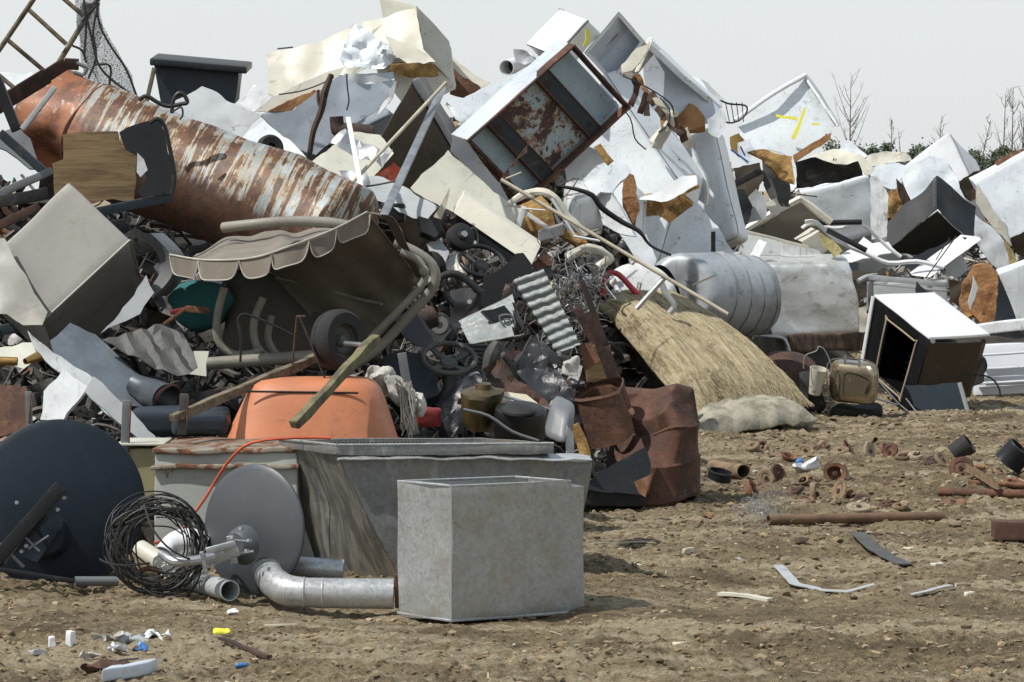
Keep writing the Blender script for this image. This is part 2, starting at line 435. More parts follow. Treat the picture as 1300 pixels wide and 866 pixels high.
M['wood'] = wood('grey_timber', (.19, .155, .105), (.09, .07, .045), (3, 5, 5)); M['ply'] = wood('stained_plywood', (.21, .145, .07), (.11, .07, .034), (.6, 1, 5))
M['moss'] = wood('mossy_timber', (.17, .155, .08), (.07, .062, .042), (3, 3, 2)); M['bark'] = wood('bark', (.10, .065, .045), (.04, .025, .02), (6, 6, 1))
M['fabric'] = plain('taupe_awning_canvas', (.21, .185, .15), .95, 0, .3, 3, .3); M['trim'] = plain('pale_piping', (.5, .48, .42), .8)
M['taupe'] = plain('taupe_tube_paint', (.26, .245, .205), .5, 0, .3)
M['cushion'] = plain('grey_brown_cushion', (.10, .09, .075), .9)
M['vinyl'] = plain('black_vinyl', (.03, .03, .034), .33, 0, .3, 9, .5)
M['teal'] = plain('teal_cloth', (.02, .12, .12), .8); M['rag'] = plain('dirty_white_rag', (.5, .48, .43), .95, 0, .4, 9, .6)
M['wire'] = plain('thin_steel_wire', (.35, .35, .34), .45, .6); M['cable'] = plain('black_cable', (.02, .019, .018), .5)
M['glassy'] = plain('yellowed_plastic', (.085, .062, .022), .35, 0, .6)
M['yellow'] = plain('yellow_marking_paint', (.72, .68, .05), .6, 0, .1); M['bluep'] = plain('blue_plastic', (.05, .18, .42), .4)
M['blue'] = plain('blue_marking_paint', (.03, .12, .5), .6)
M['pale'] = plain('pale_scrap_wood', (.55, .50, .38), .8, 0, .3); M['copper'] = plain('tarnished_brass', (.45, .28, .10), .35, .8)
def two(name, base, rustc=.95): pass
# rust-streaked tank: pale paint above, streaks running round, brown below
def tank_mat():
    s = NT('rust_streaked_tank_paint'); g = s.tc.outputs['Object']
    sp = s.t.nodes.new('ShaderNodeSeparateXYZ'); s.link(g, sp.inputs[0])
    x = s.math('MULTIPLY', sp.outputs[0], 1.0)
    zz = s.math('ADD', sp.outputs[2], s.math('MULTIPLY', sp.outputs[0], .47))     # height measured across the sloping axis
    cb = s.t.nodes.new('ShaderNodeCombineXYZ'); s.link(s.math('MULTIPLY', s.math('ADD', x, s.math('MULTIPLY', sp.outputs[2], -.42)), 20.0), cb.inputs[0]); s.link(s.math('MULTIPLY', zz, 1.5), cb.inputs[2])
    st = s.noise(1.0, 7, .72, co=cb.outputs[0], dist=.5); st2 = s.noise(3.2, 5, .7, co=cb.outputs[0])
    n2 = s.noise(14, 6, .7); n3 = s.noise(5, 5, .6)
    st = s.math('ADD', st, s.math('MULTIPLY', s.math('SUBTRACT', s.noise(2.1, 6, .75, dist=.6), .5), .55)); st = s.math('ADD', st, s.math('MULTIPLY', s.math('SUBTRACT', n2, .5), .22))
    col = s.mix(s.ramp(n3, .4, .6), (.36, .40, .41), (.24, .26, .25))
    col = s.mix(s.ramp(st, .44, .51), col, (.40, .28, .13)); col = s.mix(s.ramp(st, .47, .53), col, s.mix(s.ramp(n2, .42, .62), (.13, .055, .019), (.05, .024, .014)))
    col = s.mix(s.ramp(st2, .56, .62), col, (.09, .038, .026))
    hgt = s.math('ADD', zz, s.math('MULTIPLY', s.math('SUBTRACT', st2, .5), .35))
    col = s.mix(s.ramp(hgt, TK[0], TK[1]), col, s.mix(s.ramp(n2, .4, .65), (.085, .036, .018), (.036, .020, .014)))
    left = s.math('ADD', x, s.math('MULTIPLY', s.math('SUBTRACT', n3, .5), .4))
    oc = s.mix(s.ramp(n3, .4, .6), (.30, .115, .05), (.14, .055, .03)); oc = s.mix(s.ramp(n2, .58, .68), oc, (.5, .38, .32))
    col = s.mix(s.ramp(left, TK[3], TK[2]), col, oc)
    return s.fin(col, .55, .1, s.bump(n2, .35, .01))
TK = (.30, .42, -.80, -.62)
# ---------------------------------------------------------------- ground, mound, sky line
def dirt_h(x, y):
    h = .05*noise.noise(Vector((x*.35, y*.22, 3)))+.035*noise.noise(Vector((x*1.1, y*.7, 8)))
    near = 1 if y < 45 else 0
    if near:
        h += .034*fbm(Vector((x*2.6, y*1.9, 1)), 4)
        k = noise.noise(Vector((x*.8, y*.6, 21)))
        # rolled wheel track runs across the front, cloddy beyond it
        tr = math.exp(-((y-12.7-.05*x)/.55)**2)
        rough = (1-.75*tr)*(1+.8*k)
        c = noise.voronoi(Vector((x*9, y*9, 0)))[0]
        h += rough*.026*(c[1]-c[0]) + rough*.017*noise.noise(Vector((x*26, y*20, 4))) - .02*tr
        h += .012*abs(noise.noise(Vector((x*5, y*22, 7))))+.018*rough*max(0, noise.noise(Vector((x*4.5, y*4, 41))))+rough*.010*abs(noise.noise(Vector((x*50, y*40, 4))))
        if y > 17 and x > .6: h += .03*max(0, noise.noise(Vector((x*1.7, y*.9, 33))))
    return h
def ground_mesh():
    ys = [-60, -20, 0, 6, 9, 10]; y = 10.4
    while y < 46: ys.append(y); y += max(.012, .0000052*y*y*y*(1 if y < 20 else .8))*1.35 if y > 10 else .2
    ys += [48, 52, 60, 80, 120, 200, 400, 900, 2500]
    us = [-1+2*i/420 for i in range(421)]; out = [2, 4, 10, 30, 100]
    cols = [('o', -k) for k in out[::-1]]+[('i', u) for u in us]+[('o', k) for k in out]
    V = []
    for y in ys:
        w = .185*max(y, 10)
        for k, u in cols:
            x = w*u if k == 'i' else math.copysign(w+abs(u)*8-8, u) if abs(u) > 2 else math.copysign(w*1.4, u)
            V.append((x, y, dirt_h(x, y) if k == 'i' or abs(u) < 5 else dirt_h(x, 46)*.3))
    n = len(cols)
    Fc = [(j*n+i, j*n+i+1, (j+1)*n+i+1, (j+1)*n+i) for j in range(len(ys)-1) for i in range(n-1)]
    return V, Fc
def dirt_mat():
    s = NT('cloddy_dirt'); g = s.tc.outputs['Object']
    n0 = s.noise(.55, 4, .6, co=g); n1 = s.noise(2.5, 6, .7, co=g); n2 = s.noise(24, 7, .8, co=g); n3 = s.noise(90, 4, .7, co=g)
    nb = s.noise(1.0, 6, .7, co=s.scale(g, (.35, 1.6, 1))); col = s.mix(s.ramp(n1, .38, .64), (.33, .26, .155), (.19, .145, .088))
    col = s.mix(s.ramp(n0, .45, .65), col, s.mix(s.ramp(n2, .4, .6), (.44, .36, .24), (.27, .215, .135)))
    col = s.mix(s.math('MULTIPLY', s.ramp(n2, .48, .62), .85), col, (.085, .062, .038))
    col = s.mix(s.math('MULTIPLY', s.ramp(n3, .56, .70), .7), col, (.48, .40, .29))
    col = s.mix(s.math('MULTIPLY', s.ramp(n3, .45, .32), .5), col, (.05, .035, .022))
    col = s.mix(s.ramp(nb, .50, .58), col, s.mix(s.ramp(n2, .42, .6), (.50, .42, .29), (.33, .265, .17))); col = s.mix(s.math('MULTIPLY', s.ramp(nb, .46, .36), .75), col, s.mix(s.ramp(n3, .4, .6), (.15, .11, .068), (.07, .05, .032)))
    h = s.math('ADD', s.math('MULTIPLY', n2, .7), s.math('MULTIPLY', n3, .35))
    return s.fin(col, .95, 0, s.bump(h, 1.0, .05), .2)
M['dirt'] = dirt_mat()
g = mesh_obj('ground', ground_mesh(), M['dirt'], True, 180); tag(g, 'cloddy brown dirt yard with dry tyre-rolled strips', None, None, 'structure')

SURF = [(-150,740,14.3),(0,740,14.3),(150,735,14.3),(300,735,14.3),(450,720,14.6),(560,705,14.9),(650,690,15.5),(750,650,17.2),(880,620,18.6),(960,560,21.5),(1040,525,24),
 (-150,500,15.2),(50,500,15.4),(200,500,15.6),(330,480,16.4),(-100,400,16.6),(100,400,16.8),(-100,250,18.8),(100,250,19.2),(-80,150,21),(60,150,21),(200,190,21.5),
 (450,350,18.8),(420,230,21.6),(300,165,23.3),(400,120,25),(480,80,26),(560,90,27),(620,110,27.2),(560,480,16.6),(650,480,17.4),(520,250,22.5),(600,350,20.2),(650,200,24.6),
 (700,60,27.6),(760,60,28.2),(750,300,25.2),(820,100,29.5),(800,250,27.2),(860,130,31),(720,450,19.5),(840,470,21.5),(850,370,26.4),(890,250,29.5),(930,400,27),(960,470,25.2),(940,170,33),(1000,180,34),(1050,230,36.5),(1000,330,35.5),(1000,410,35.5),
 (1080,400,35.5),(1100,220,41),(1190,210,43),(1290,230,43),(1400,240,43),(1100,300,38.5),(1180,300,38),(1280,330,36),(1150,400,31.5),(1180,480,27.2),(1270,430,30),(1400,420,30),(1270,492,27.6),(1100,470,27.2),(1060,460,28.5)]
SP = [P(x, y, d) for x, y, d in SURF]
base = [(-9, 13.6, 0), (-6, 13.4, 0), (-3, 13.6, 0), (-1, 13.8, 0), (.5, 14.2, 0), (.8, 15.5, 0), (1.4, 17.2, 0), (2.2, 21, 0), (3, 23.5, 0), (4, 26, 0), (6, 26.5, 0), (10, 26.5, 0), (0, 11.5, -1), (3, 15, -1), (5, 20, -1), (-4, 11.5, -1), (8, 20, -1), (3, 34.5, -.1), (3.4, 33, -.15)]
back = [(-9, 30, 0), (-4, 33, 0), (0, 36, 0), (4, 44, 0), (8, 52, 0), (14, 52, 0), (-9, 22, 1.5), (11, 40, 1.2), (0, 31.5, 2.6), (3, 40, 1.6), (-4, 27, 1.5)]
CP = [(p.x, p.y, p.z-.45) for p in SP]+base+back
def mound(x, y):
    sw = s = 0.0
    for (a, b, z) in CP:
        d = (x-a)**2+(.55*(y-b))**2+.01; w = d**-1.9; sw += w; s += w*z
    return s/sw
def mound_mesh():
    xs = [-9+19*i/120 for i in range(121)]; ys = [13.2+38*j/170 for j in range(171)]
    V = [(x, y, mound(x, y)-.13+.10*fbm(Vector((x*1.6, y*1.6, 5)), 3)) for y in ys for x in xs]
    n = len(xs); Fc = [(j*n+i, j*n+i+1, (j+1)*n+i+1, (j+1)*n+i) for j in range(len(ys)-1) for i in range(n-1)]
    return V, Fc
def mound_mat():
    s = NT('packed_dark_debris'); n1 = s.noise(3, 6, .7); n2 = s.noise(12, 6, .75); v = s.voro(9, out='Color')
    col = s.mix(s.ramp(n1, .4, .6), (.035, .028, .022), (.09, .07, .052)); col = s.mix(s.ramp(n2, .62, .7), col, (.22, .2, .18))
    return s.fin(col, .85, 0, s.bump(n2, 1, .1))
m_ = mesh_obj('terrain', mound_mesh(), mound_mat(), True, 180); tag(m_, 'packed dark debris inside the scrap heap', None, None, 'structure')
# ---------------------------------------------------------------- foreground row of steel things
T = thing
def rod(a, b, d, r, **k): return tp([a, b], d, r, smooth=1, **k)
def plank(p, q, d, w, t, n=8, up=(0, 0, 1), d2=None):
    a = P(p[0], p[1], p[2] if len(p) > 2 else d); b = P(q[0], q[1], q[2] if len(q) > 2 else (d2 or d)); ax = b-a; s = ax.cross(Vector(up)).normalized(); u = s.cross(ax).normalized()
    return box(a-s*t/2-u*w/2, ax, s*t, u*w, .003, (n, 1, 1))
# galvanised water tank
O, U, V, W = solve((573, 617), (505, 611), (724, 611), (573, 790), 12.5)
def stepfn(p):
    q = p-O; a = q.dot(V)/V.dot(V); b = q.dot(W)/W.dot(W)
    return p+W*max(0, .115-b) if a > 1.004 else p
tk = xf(thick(box(O, U, V*1.122, W, .003, (8, 46, 14), skip=('w0',)), .004), stepfn); tk = dent(tk, .009, 2.5, 3)
up = -W.normalized()
def edge(a, v, r=.005): return tube([a, a+v], r, 6, smooth=1)
rim = join(edge(O, U), edge(O, V), edge(O+U, V), edge(O+V, U))
lip = join(edge(O+W*.99, U, .006), edge(O+W*.99, V*1.122, .006))
led = dent(box(O+V*.999+W*.115, V*.125, U*.9, W*.882, .0015, (2, 6, 10)), .006, 2.5, 3); seam = edge(O, W, .0035)
T('water_tank', 'square open-topped galvanised tank standing foremost on the bare dirt', 'tank',
  [('tank_body', tk, M['galv']), ('rim', rim, M['galv2']), ('base_lip', lip, M['galv2']), ('corner_seam', seam, M['galv2'])])
# tapering hopper with a pale lip
def quadpatch(a, b, c, d, nu=12, nv=10):
    a, b, c, d = map(Vector, (a, b, c, d)); return grid(lambda u, v: a.lerp(b, u).lerp(d.lerp(c, u), v), nu, nv)
tl, tf, tr, tb = P(357, 567, 14.5), P(430, 580, 13.65), P(750, 583, 13.8), P(690, 573, 14.7)
bl, bf, br, bb = P(402, 720, 14.4), P(512, 742, 13.7), P(722, 742, 13.8), P(660, 725, 14.5)
hend = thick(quadpatch(tf, tl, bl, bf, 16, 14), -.004); hend = dent(hend, .010, 2.2, 5); hend = crush(hend, P(395, 640, 14.1), .3, (.02, .04, .01)); hend = crush(hend, P(470, 690, 13.8), .22, (.0, -.03, 0))
hop = thick(join(quadpatch(tr, tf, bf, br, 18), quadpatch(tb, tr, br, bb), quadpatch(tl, tb, bb, bl), quadpatch(bf, bl, bb, br)), -.004)
hop = dent(hop, .010, 2.2, 5); hop = crush(hop, P(395, 640, 14.1), .3, (.02, .04, .01)); hop = crush(hop, P(470, 690, 13.8), .22, (.0, -.03, 0))
lipm = thick(dent(quadpatch(tf+Vector((-.01, -.06, .0)), tr+Vector((.01, -.05, .002)), tr+Vector((0, .03, .014)), tf+Vector((0, .03, .014)), 40, 2), .009, 9, 2), .004)
sm = NT('smeared_black_galvanised'); n1 = sm.noise(3, 6, .7, dist=.6); n2 = sm.noise(5, 5, .7, co=sm.scale(sm.co, (1, 1, 5))); n3 = sm.noise(5, 5, .6, co=sm.scale(sm.co, (3, 3, .5)))
cs = sm.mix(sm.ramp(n3, .4, .62), (.11, .11, .105), (.25, .24, .21)); cs = sm.mix(sm.math('MULTIPLY', sm.ramp(n2, .58, .78), .55), cs, (.42, .44, .47)); cs = sm.mix(sm.ramp(n1, .6, .7), cs, (.26, .22, .14))
SM = sm.fin(cs, sm.math('ADD', n1, .02, clamp=True), .3, sm.bump(n1, .2, .01))
T('feed_hopper', 'large tapering steel hopper with stained dark end and pale lip behind the square tank', 'hopper',
  [('hopper_body', hop, M['galvd']), ('stained_end', hend, SM), ('lip', lipm, M['galv2'])])
O, U, V, W = solve((428, 565), (353, 557), (703, 563), (428, 578), 13.62, fix=(.85, .12, 0))
tray = thick(box(O, U, V, W, .006, (6, 16, 2), skip=('w0',)), .006)
hol = join(*[lathe(O+V*.25+U*.97+V*(.018*i)-U.normalized()*.004+W*.5, U, [(.006, 0), (.0005, -.002)], 8) for i in range(26)])
T('steel_tray', 'shallow dark steel tray lying in the mouth of the hopper', 'tray', [('tray_body', dent(tray, .005, 2, 9), M['galvd']), ('drain_holes', hol, M['black']), ('rim', join(edge(O, U, .006), edge(O, V, .006)), M['galv'])])
# rusting white chest behind the small dish
O = P(196, 728, 14.5); U = P(378, 728, 14.3)-O; W = Vector((.05, .62, 0)); V = Vector((0, 0, 1))*(155*14.4/F)
ch = dent(box(O, U, V, W, .012, (10, 8, 4)), .007, 3, 4)
led = join(dent(box(O+V*.985+Vector((-.01, -.02, 0)), U*1.02, V*.045, W, .006, (16, 1, 3)), .006, 7, 3), dent(box(O+V*.86+Vector((-.015, -.03, 0)), U*1.03, V*.035, W, .005, (16, 1, 3)), .006, 7, 8))
T('steel_chest', 'rusting off-white steel chest with two corroded ledges behind the small grey dish', 'chest', [('chest_body', ch, paint('grey_green_chest_paint', (.40, .43, .40), .55, .22, .5, .3)), ('rusted_ledge', led, paint('flaking_ledge_paint', (.24, .22, .18), 1, .85, .6, fr=2.2))])
T('storage_bin', 'plain khaki metal bin squeezed between the big dark dish and the rusting chest', 'bin', [('bin_body', dent(box(P(150, 640, 14.75), Vector((.21, 0, 0)), Vector((0, 0, .26)), Vector((0, .3, 0)), .01), .003, 4), plain('khaki_paint', (.30, .27, .15), .5)), ('bin_rim', box(P(148, 566, 14.72), Vector((.225, 0, 0)), Vector((0, 0, .012)), Vector((0, .33, 0)), .003, (3, 1, 3)), M['cream2'])])
# satellite dishes seen from behind
def dish(c, ax, r, dep, th=.004, k=1.0):
    n = 14; prof = [(r*i/n+1e-4, dep*(1-(i/n)**2)) for i in range(n+1)]
    lipp = [(r+.004, -.003), (r+.006, -.012), (r, -.014), (r-.006, -.006)]
    inn = [(r*i/n+1e-4, dep*(1-(i/n)**2)-th) for i in range(n, -1, -1)]
    return lathe(c, ax, prof+lipp+inn, 72, sc=(k, 1))
c = P(75, 641, 13.85); ax = Vector((.12, -1, .10)).normalized(); u_, v_, w_ = frame(ax)
def on(c, fr, px, py, d, off=0): return P(px, py, d)+fr*off
ch1 = plank((-20, 728), (78, 617), 13.55, .06, .04); ch2 = plank((-20, 738), (60, 655), 13.58, .02, .02)
drum = lathe(P(60, 682, 13.78), ax, [(.001, .10), (.07, .10), (.078, .09), (.088, .02), (.10, 0)], 28)
bolts = [('bolt', lathe(P(x, y, 13.60), (0, -1, .1), [(.001, .02), (.009, .02), (.009, -.02)], 6), M['steel']) for x, y in ((72, 622), (82, 632), (63, 640), (20, 690), (28, 700), (34, 693), (48, 668), (8, 705), (74, 647), (22, 638))]
rods = join(rod((5, 715), (46, 662), 13.56, .006), rod((36, 697), (62, 680), 13.55, .006), rod((26, 676), (50, 700), 13.55, .005), rod((0, 690), (30, 720), 13.56, .008))
bar = plank((-20, 720), (95, 738), 13.5, .02, .02)
T('satellite_dish', 'big navy satellite dish resting on its rim at the heap edge, back bracket showing', 'satellite dish',
  [('reflector', dish(c, ax, 107*13.85/F, .055), M['navy']), ('mount_drum', drum, M['navy']), ('mount_channel', ch1, M['dkgrey']), ('mount_rail', ch2, M['dkgrey']), ('adjusting_rods', rods, M['grey']), ('ground_bar', bar, M['dkgrey']), ('mount_plate', thick(dent(quadpatch(P(10, 700, 13.66), P(60, 640, 13.66), P(84, 660, 13.66), P(46, 716, 13.66)), .01, 6), .01), M['navy'])]+bolts)
c = P(321, 672, 13.35); ax = Vector((-.58, -.80, .06)).normalized(); k_ = 81*13.35/F
arm = tube([P(205, 703, 13.05), P(222, 713, 12.98), P(250, 711, 12.98), P(272, 706, 13.0)], [.018, .022, .020, .02], 10)
clampm = join(plank((262, 712), (303, 697), 13.05, .055, .012), plank((262, 700), (300, 690), 13.0, .03, .03), plank((256, 700), (262, 728), 12.98, .018, .03),
  plank((292, 680), (298, 716), 13.08, .03, .02))
plate = lathe(P(308, 692, 13.2), ax, [(.001, .05), (.05, .05), (.07, .03), (.085, -.01)], 24)
b2 = [('bolt', lathe(P(x, y, 13.0), (-.3, -1, .1), [(.001, .012), (.007, .012), (.007, -.02)], 6), M['galv2']) for x, y in ((306, 671), (316, 686), (283, 700), (270, 718), (313, 699), (295, 682))]
arms = join(rod((296, 686), (320, 688), 13.1, .006), rod((298, 704), (322, 700), 13.1, .006))
T('satellite_dish', 'smaller mid-grey satellite dish with bright cast bracket leaning on the rusting chest', 'satellite dish',
  [('reflector', dish(c, ax, k_, .045), M['dish']), ('mount_arm', arm, M['steel']), ('clamp', clampm, M['steel']), ('back_plate', plate, M['dish']), ('struts', arms, M['steel'])]+b2)
# tangle of black wire
r_ = random.Random(3); loops = []
for i in range(40):
    cx, cy = 200+r_.gauss(0, 6), 694+r_.gauss(0, 5); rx, ry = r_.uniform(40, 62), r_.uniform(42, 60)
    ph = r_.uniform(0, 6.3); sp = r_.uniform(4.8, 6.6); tilt = r_.uniform(-.5, .5); pts = []; n = 14
    a1, a2, k1, k2 = r_.uniform(-.12, .12), r_.uniform(-.12, .12), r_.uniform(0, 6), r_.uniform(0, 6)
    for j in range(n+1):
        a = ph+sp*j/n; q = 1+a1*math.sin(2*a+k1)+a2*math.sin(3*a+k2)
        x, y = rx*q*math.cos(a), ry*q*math.sin(a); x, y = x*math.cos(tilt)-y*math.sin(tilt), x*math.sin(tilt)+y*math.cos(tilt)
        yy = min(cy+y, 757-r_.uniform(0, 3)); pts.append(P(cx+x, yy, 13.15+.06*math.cos(a*1.3+i)+(757-yy)*.0006))
    loops.append(tube(pts, .0033, 5, smooth=2))
loops.append(tube([P(*q) for q in ((126, 710, 13.1), (140, 716, 13.05), (165, 718, 13.0), (190, 715, 13.1))], .004, 5))
loops.append(tube([P(*q) for q in ((183, 640, 13.1), (192, 668, 12.98), (212, 694, 12.95), (236, 708, 12.95), (250, 712, 13.0))], .0045, 6))
T('wire_coil', 'loose tangled coil of black wire lying between the two satellite dishes', 'wire coil', [('coil', join(*loops), M['cable'])])
# small pipes at the dish feet
T('pipe', 'short grey pipe stub lying under the big dark dish', 'pipe', [('pipe', pipe([P(95, 738, 13.55), P(150, 738, 13.6)], .021, .004), M['grey'])])
T('pipe', 'open grey conduit end lying below the small dish, mouth toward the camera', 'pipe', [('pipe', pipe([P(292, 750, 13.0), P(246, 738, 13.35), P(215, 733, 13.7)], .043, .004), M['ltgrey'])])
T('elbow_pipe', 'bent white plastic elbow seen through the coil of black wire', 'pipe', [('elbow', pipe([P(178, 697, 13.45), P(205, 714, 13.35), P(226, 730, 13.3)], .04, .004), M['cream']), ('upper_bend', pipe([P(208, 704, 13.55), P(222, 688, 13.6), P(242, 684, 13.5), P(262, 690, 13.5)], .045, .004, smooth=4), M['white2'])])
T('metal_ring', 'small rusty bracket ring lodged inside the wire coil', 'bracket', [('ring', tube([P(190+14*math.cos(a)*1.1, 731+9*math.sin(a), 13.3) for a in [i*.6 for i in range(11)]], .012, 8), M['rusto'])])
# galvanised duct with elbow
def ribs(path, r, seg=24): return [pipe([Vector(a), Vector(b)], r, .003, seg) for a, b in zip(path, path[1:])]
r1 = .062
pts = [P(341, 722, 13.35), P(345, 738, 13.1), P(362, 749, 12.98), P(385, 753, 12.95), P(500, 754, 12.95)]
d1 = pipe([P(338, 722, 13.35), P(346, 738, 13.08), P(364, 749, 12.96), P(392, 753, 12.93)], [r1*.96, r1*1.02, r1*1.03, r1], .003, 28, 4)
d2 = pipe([P(386, 752, 12.93), P(410, 753, 12.93), P(500, 754, 12.93)], [r1*.97, r1, r1], .003, 28, 1)
beads = join(*[lathe(P(x, y, dd), n_, [(r1*1.01, -.004), (r1*1.045, 0), (r1*1.01, .004)], 28) for x, y, dd, n_ in ((352, 742.5, 13.03, (.9, -1.0, -.55)), (368, 750, 12.95, (1, -.3, -.2)), (386, 752, 12.93, (1, 0, 0)), (410, 753, 12.93, (1, 0, 0)))])
T('duct_elbow', 'bright galvanised duct with a segmented elbow lying in front of the hopper', 'duct', [('elbow', d1, M['galv2']), ('straight_run', d2, M['galv2']), ('beads', beads, M['alu'])])
T('duct_pipe', 'second duct partly hidden behind the segmented elbow against the hopper', 'duct', [('duct', pipe([P(352, 716, 13.4), P(385, 720, 13.35), P(436, 724, 13.35)], .045, .003, 24), M['galv2'])])
T('flex_hose', 'ribbed grey flexible hose on the dirt under the small dish', 'hose', [('hose', tube([P(318+i*2.2, 760, 13.25) for i in range(16)], [.014+.003*(i % 2) for i in range(16)], 10, smooth=1), M['dust'])])
T('orange_cable', 'orange cord draped from the wheelbarrow down the front of the rusting chest', 'cord', [('cord', tp([(420, 556, 14.1), (370, 556, 14.1), (320, 562, 14.1), (295, 580, 14.15), (275, 608, 14.2), (262, 630, 14.2), (246, 652, 14.2), (225, 678, 14.15), (196, 690, 14.1)], 14, .007), M['cord'])])
T('iron_stub', 'short rusty iron bar standing between the duct mouth and the square tank', 'iron bar', [('bar', plank((503, 729), (504, 772), 12.9, .016, .02, up=(1, 0, 0)), M['rust'])])
# upturned orange wheelbarrow
def se(a, hx, hy, e=.42):
    c_, s_ = math.cos(a), math.sin(a); return math.copysign(abs(c_)**e, c_)*hx, math.copysign(abs(s_)**e, s_)*hy
bc = P(395, 560, 15.25); s_ = 15.25/F
prof = [(110, 0, 0), (108, 6, 0), (100, 26, 2), (91, 50, 4), (84, 66, 5), (78, 74, 5), (68, 79, 5), (45, 82, 5), (10, 83, 5)]
V_, F_ = [], []; n = 56
for (hw, hz, ox) in prof:
    for k in range(n):
        x, y = se(2*math.pi*k/n, hw*s_, hw*s_*.78, .5); V_.append(bc+Vector((x+ox*s_, y, hz*s_)))
for i in range(len(prof)-1):
    for k in range(n): F_.append((i*n+k, i*n+(k+1) % n, (i+1)*n+(k+1) % n, (i+1)*n+k))
F_.append(tuple((len(prof)-1)*n+k for k in range(n)))
tray = dent((V_, F_), .008, 2.2, 6); rimp = tube([bc+Vector((*se(2*math.pi*k/n, 111*s_, 111*s_*.78, .5), 0)) for k in range(n)], .009, 8, closed=True, smooth=1)
def wheel(c, ax, r, w, rim_r, mt=None):
    ty = lathe(c, ax, [(rim_r, -w*.35), (rim_r*1.12, -w*.5), (r*.86, -w*.52), (r*.95, -w*.38), (r*.985, -w*.25), (r*.97, -w*.22), (r, -w*.12), (r*.98, -w*.1), (r, 0), (r*.98, w*.1), (r, w*.12), (r*.97, w*.22), (r*.985, w*.25), (r*.95, w*.38), (r*.86, w*.52), (rim_r*1.12, w*.5), (rim_r, w*.35)], 44)
    rm = lathe(c, ax, [(rim_r*1.05, -w*.4), (rim_r*.9, -w*.15), (rim_r*.5, -w*.1), (.02, -w*.3), (.001, -w*.3)], 28)
    rm2 = lathe(c, ax, [(rim_r*1.05, w*.4), (rim_r*.9, w*.15), (rim_r*.5, w*.1), (.02, w*.3), (.001, w*.3)], 28)
    return ty, join(rm, rm2)
wax = Vector((.72, -.66, .1)); ty, rm = wheel(P(430, 432, 15.3), wax, .152, .115, .070)
hub = tube([P(430, 432, 15.3)-wax.normalized()*.1, P(461, 438, 15.1)], .012, 8, smooth=1)
st1 = join(plank((377, 402), (371, 465), 15.35, .035, .008, up=(0, -1, 0)), plank((380, 402), (395, 436), 15.3, .03, .008, up=(0, -1, 0)), plank((395, 436), (414, 484), 15.2, .03, .008, up=(0, -1, 0)), plank((376, 402), (388, 402), 15.32, .04, .012, up=(0, -1, 0)))
rods = (tp([(305, 460), (306, 430), (302, 408), (306, 400), (316, 400), (345, 412), (377, 428)], 15.4, .006), rod((312, 497), (455, 499), 15.0, .005), rod((430, 450), (452, 462), 15.1, .004))
T('wheelbarrow', 'orange wheelbarrow upside down behind the hopper, wheel and wooden handles in the air', 'wheelbarrow',
  [('tray', tray, M['orange'], None, [('rolled_rim', rimp, M['orange'])]), ('wheel', ty, M['tyre'], None, [('rim', rm, M['dust']), ('axle', hub, M['steel'])]),
   ('handle', dent(plank((219, 532, 14.7), (402, 453, 15.5), 15, .04, .045), .006, 12), M['wood']), ('handle', dent(plank((374, 540, 14.6), (478, 428, 15.15), 15, .04, .045), .006, 12), M['moss']),
   ('leg_strap', st1, M['rustd'])]+[('brace_rod', q, M['dkgrey']) for q in rods])
# ---------------------------------------------------------------- left flank of the heap
def bend_cab(v): return 0
O, U, V, W = solve((165, 305), (88, 232), (54, 408), (184, 374), 17.0, flip=1)
print('CAB', [tuple(round(c, 2) for c in q) for q in (U, V, W)])
cb = box(O, U, V, W, .012, (10, 10, 8)); cb = dent(cb, .010, 2, 3)
T('steel_cabinet', 'beige sheet-steel cabinet tipped on its edge under the plywood board', 'cabinet', [('cabinet_body', cb, M['beige']), ('edge_seam', join(edge(O, V, .008), edge(O, W, .006)), M['beige'])])
T('metal_sheet', 'crumpled pale beige sheet spilling off the frame edge below the beige cabinet top', 'metal sheet', [('sheet', sheet([(-30, 306), (6, 304), (26, 340), (44, 372), (60, 396), (52, 412), (30, 410), (8, 400), (-30, 402)], 16.75, (-.1, .9), .003, .05, 3, .04, 4), M['beige'])])
# long rusted tank
a = P(62, 152, 20.1); b = P(438, 300, 18.9); axv = (b-a).normalized(); rt = .335
u_, v_, w_ = frame(axv); Lt = (b-a).length
prof = [(.001, -.13), (rt*.35, -.12), (rt*.7, -.08), (rt*.92, -.03), (rt, 0)]+[(rt, Lt*i/60) for i in range(1, 61)]+[(rt*.94, Lt+.03), (rt*.7, Lt+.07), (rt*.3, Lt+.1), (.001, Lt+.11)]
tkm = xf(dent(lathe(a, axv, prof, 72), .022, 2.2, 4), lambda v: v-(v-(a+axv*(v-a).dot(axv))).normalized()*.035*max(0, crump(v, 2.6, 2)))
tkm = crush(tkm, P(92, 172, 19.75), .22, (-.02, .13, .06)); tkm = crush(tkm, P(60, 200, 19.8), .25, (.06, .1, .02)); tkm = crush(tkm, P(205, 190, 19.4), .2, (0, .07, -.04))
lo = min(v.z for v in tkm[0]); cx = (min(v.x for v in tkm[0])+max(v.x for v in tkm[0]))/2
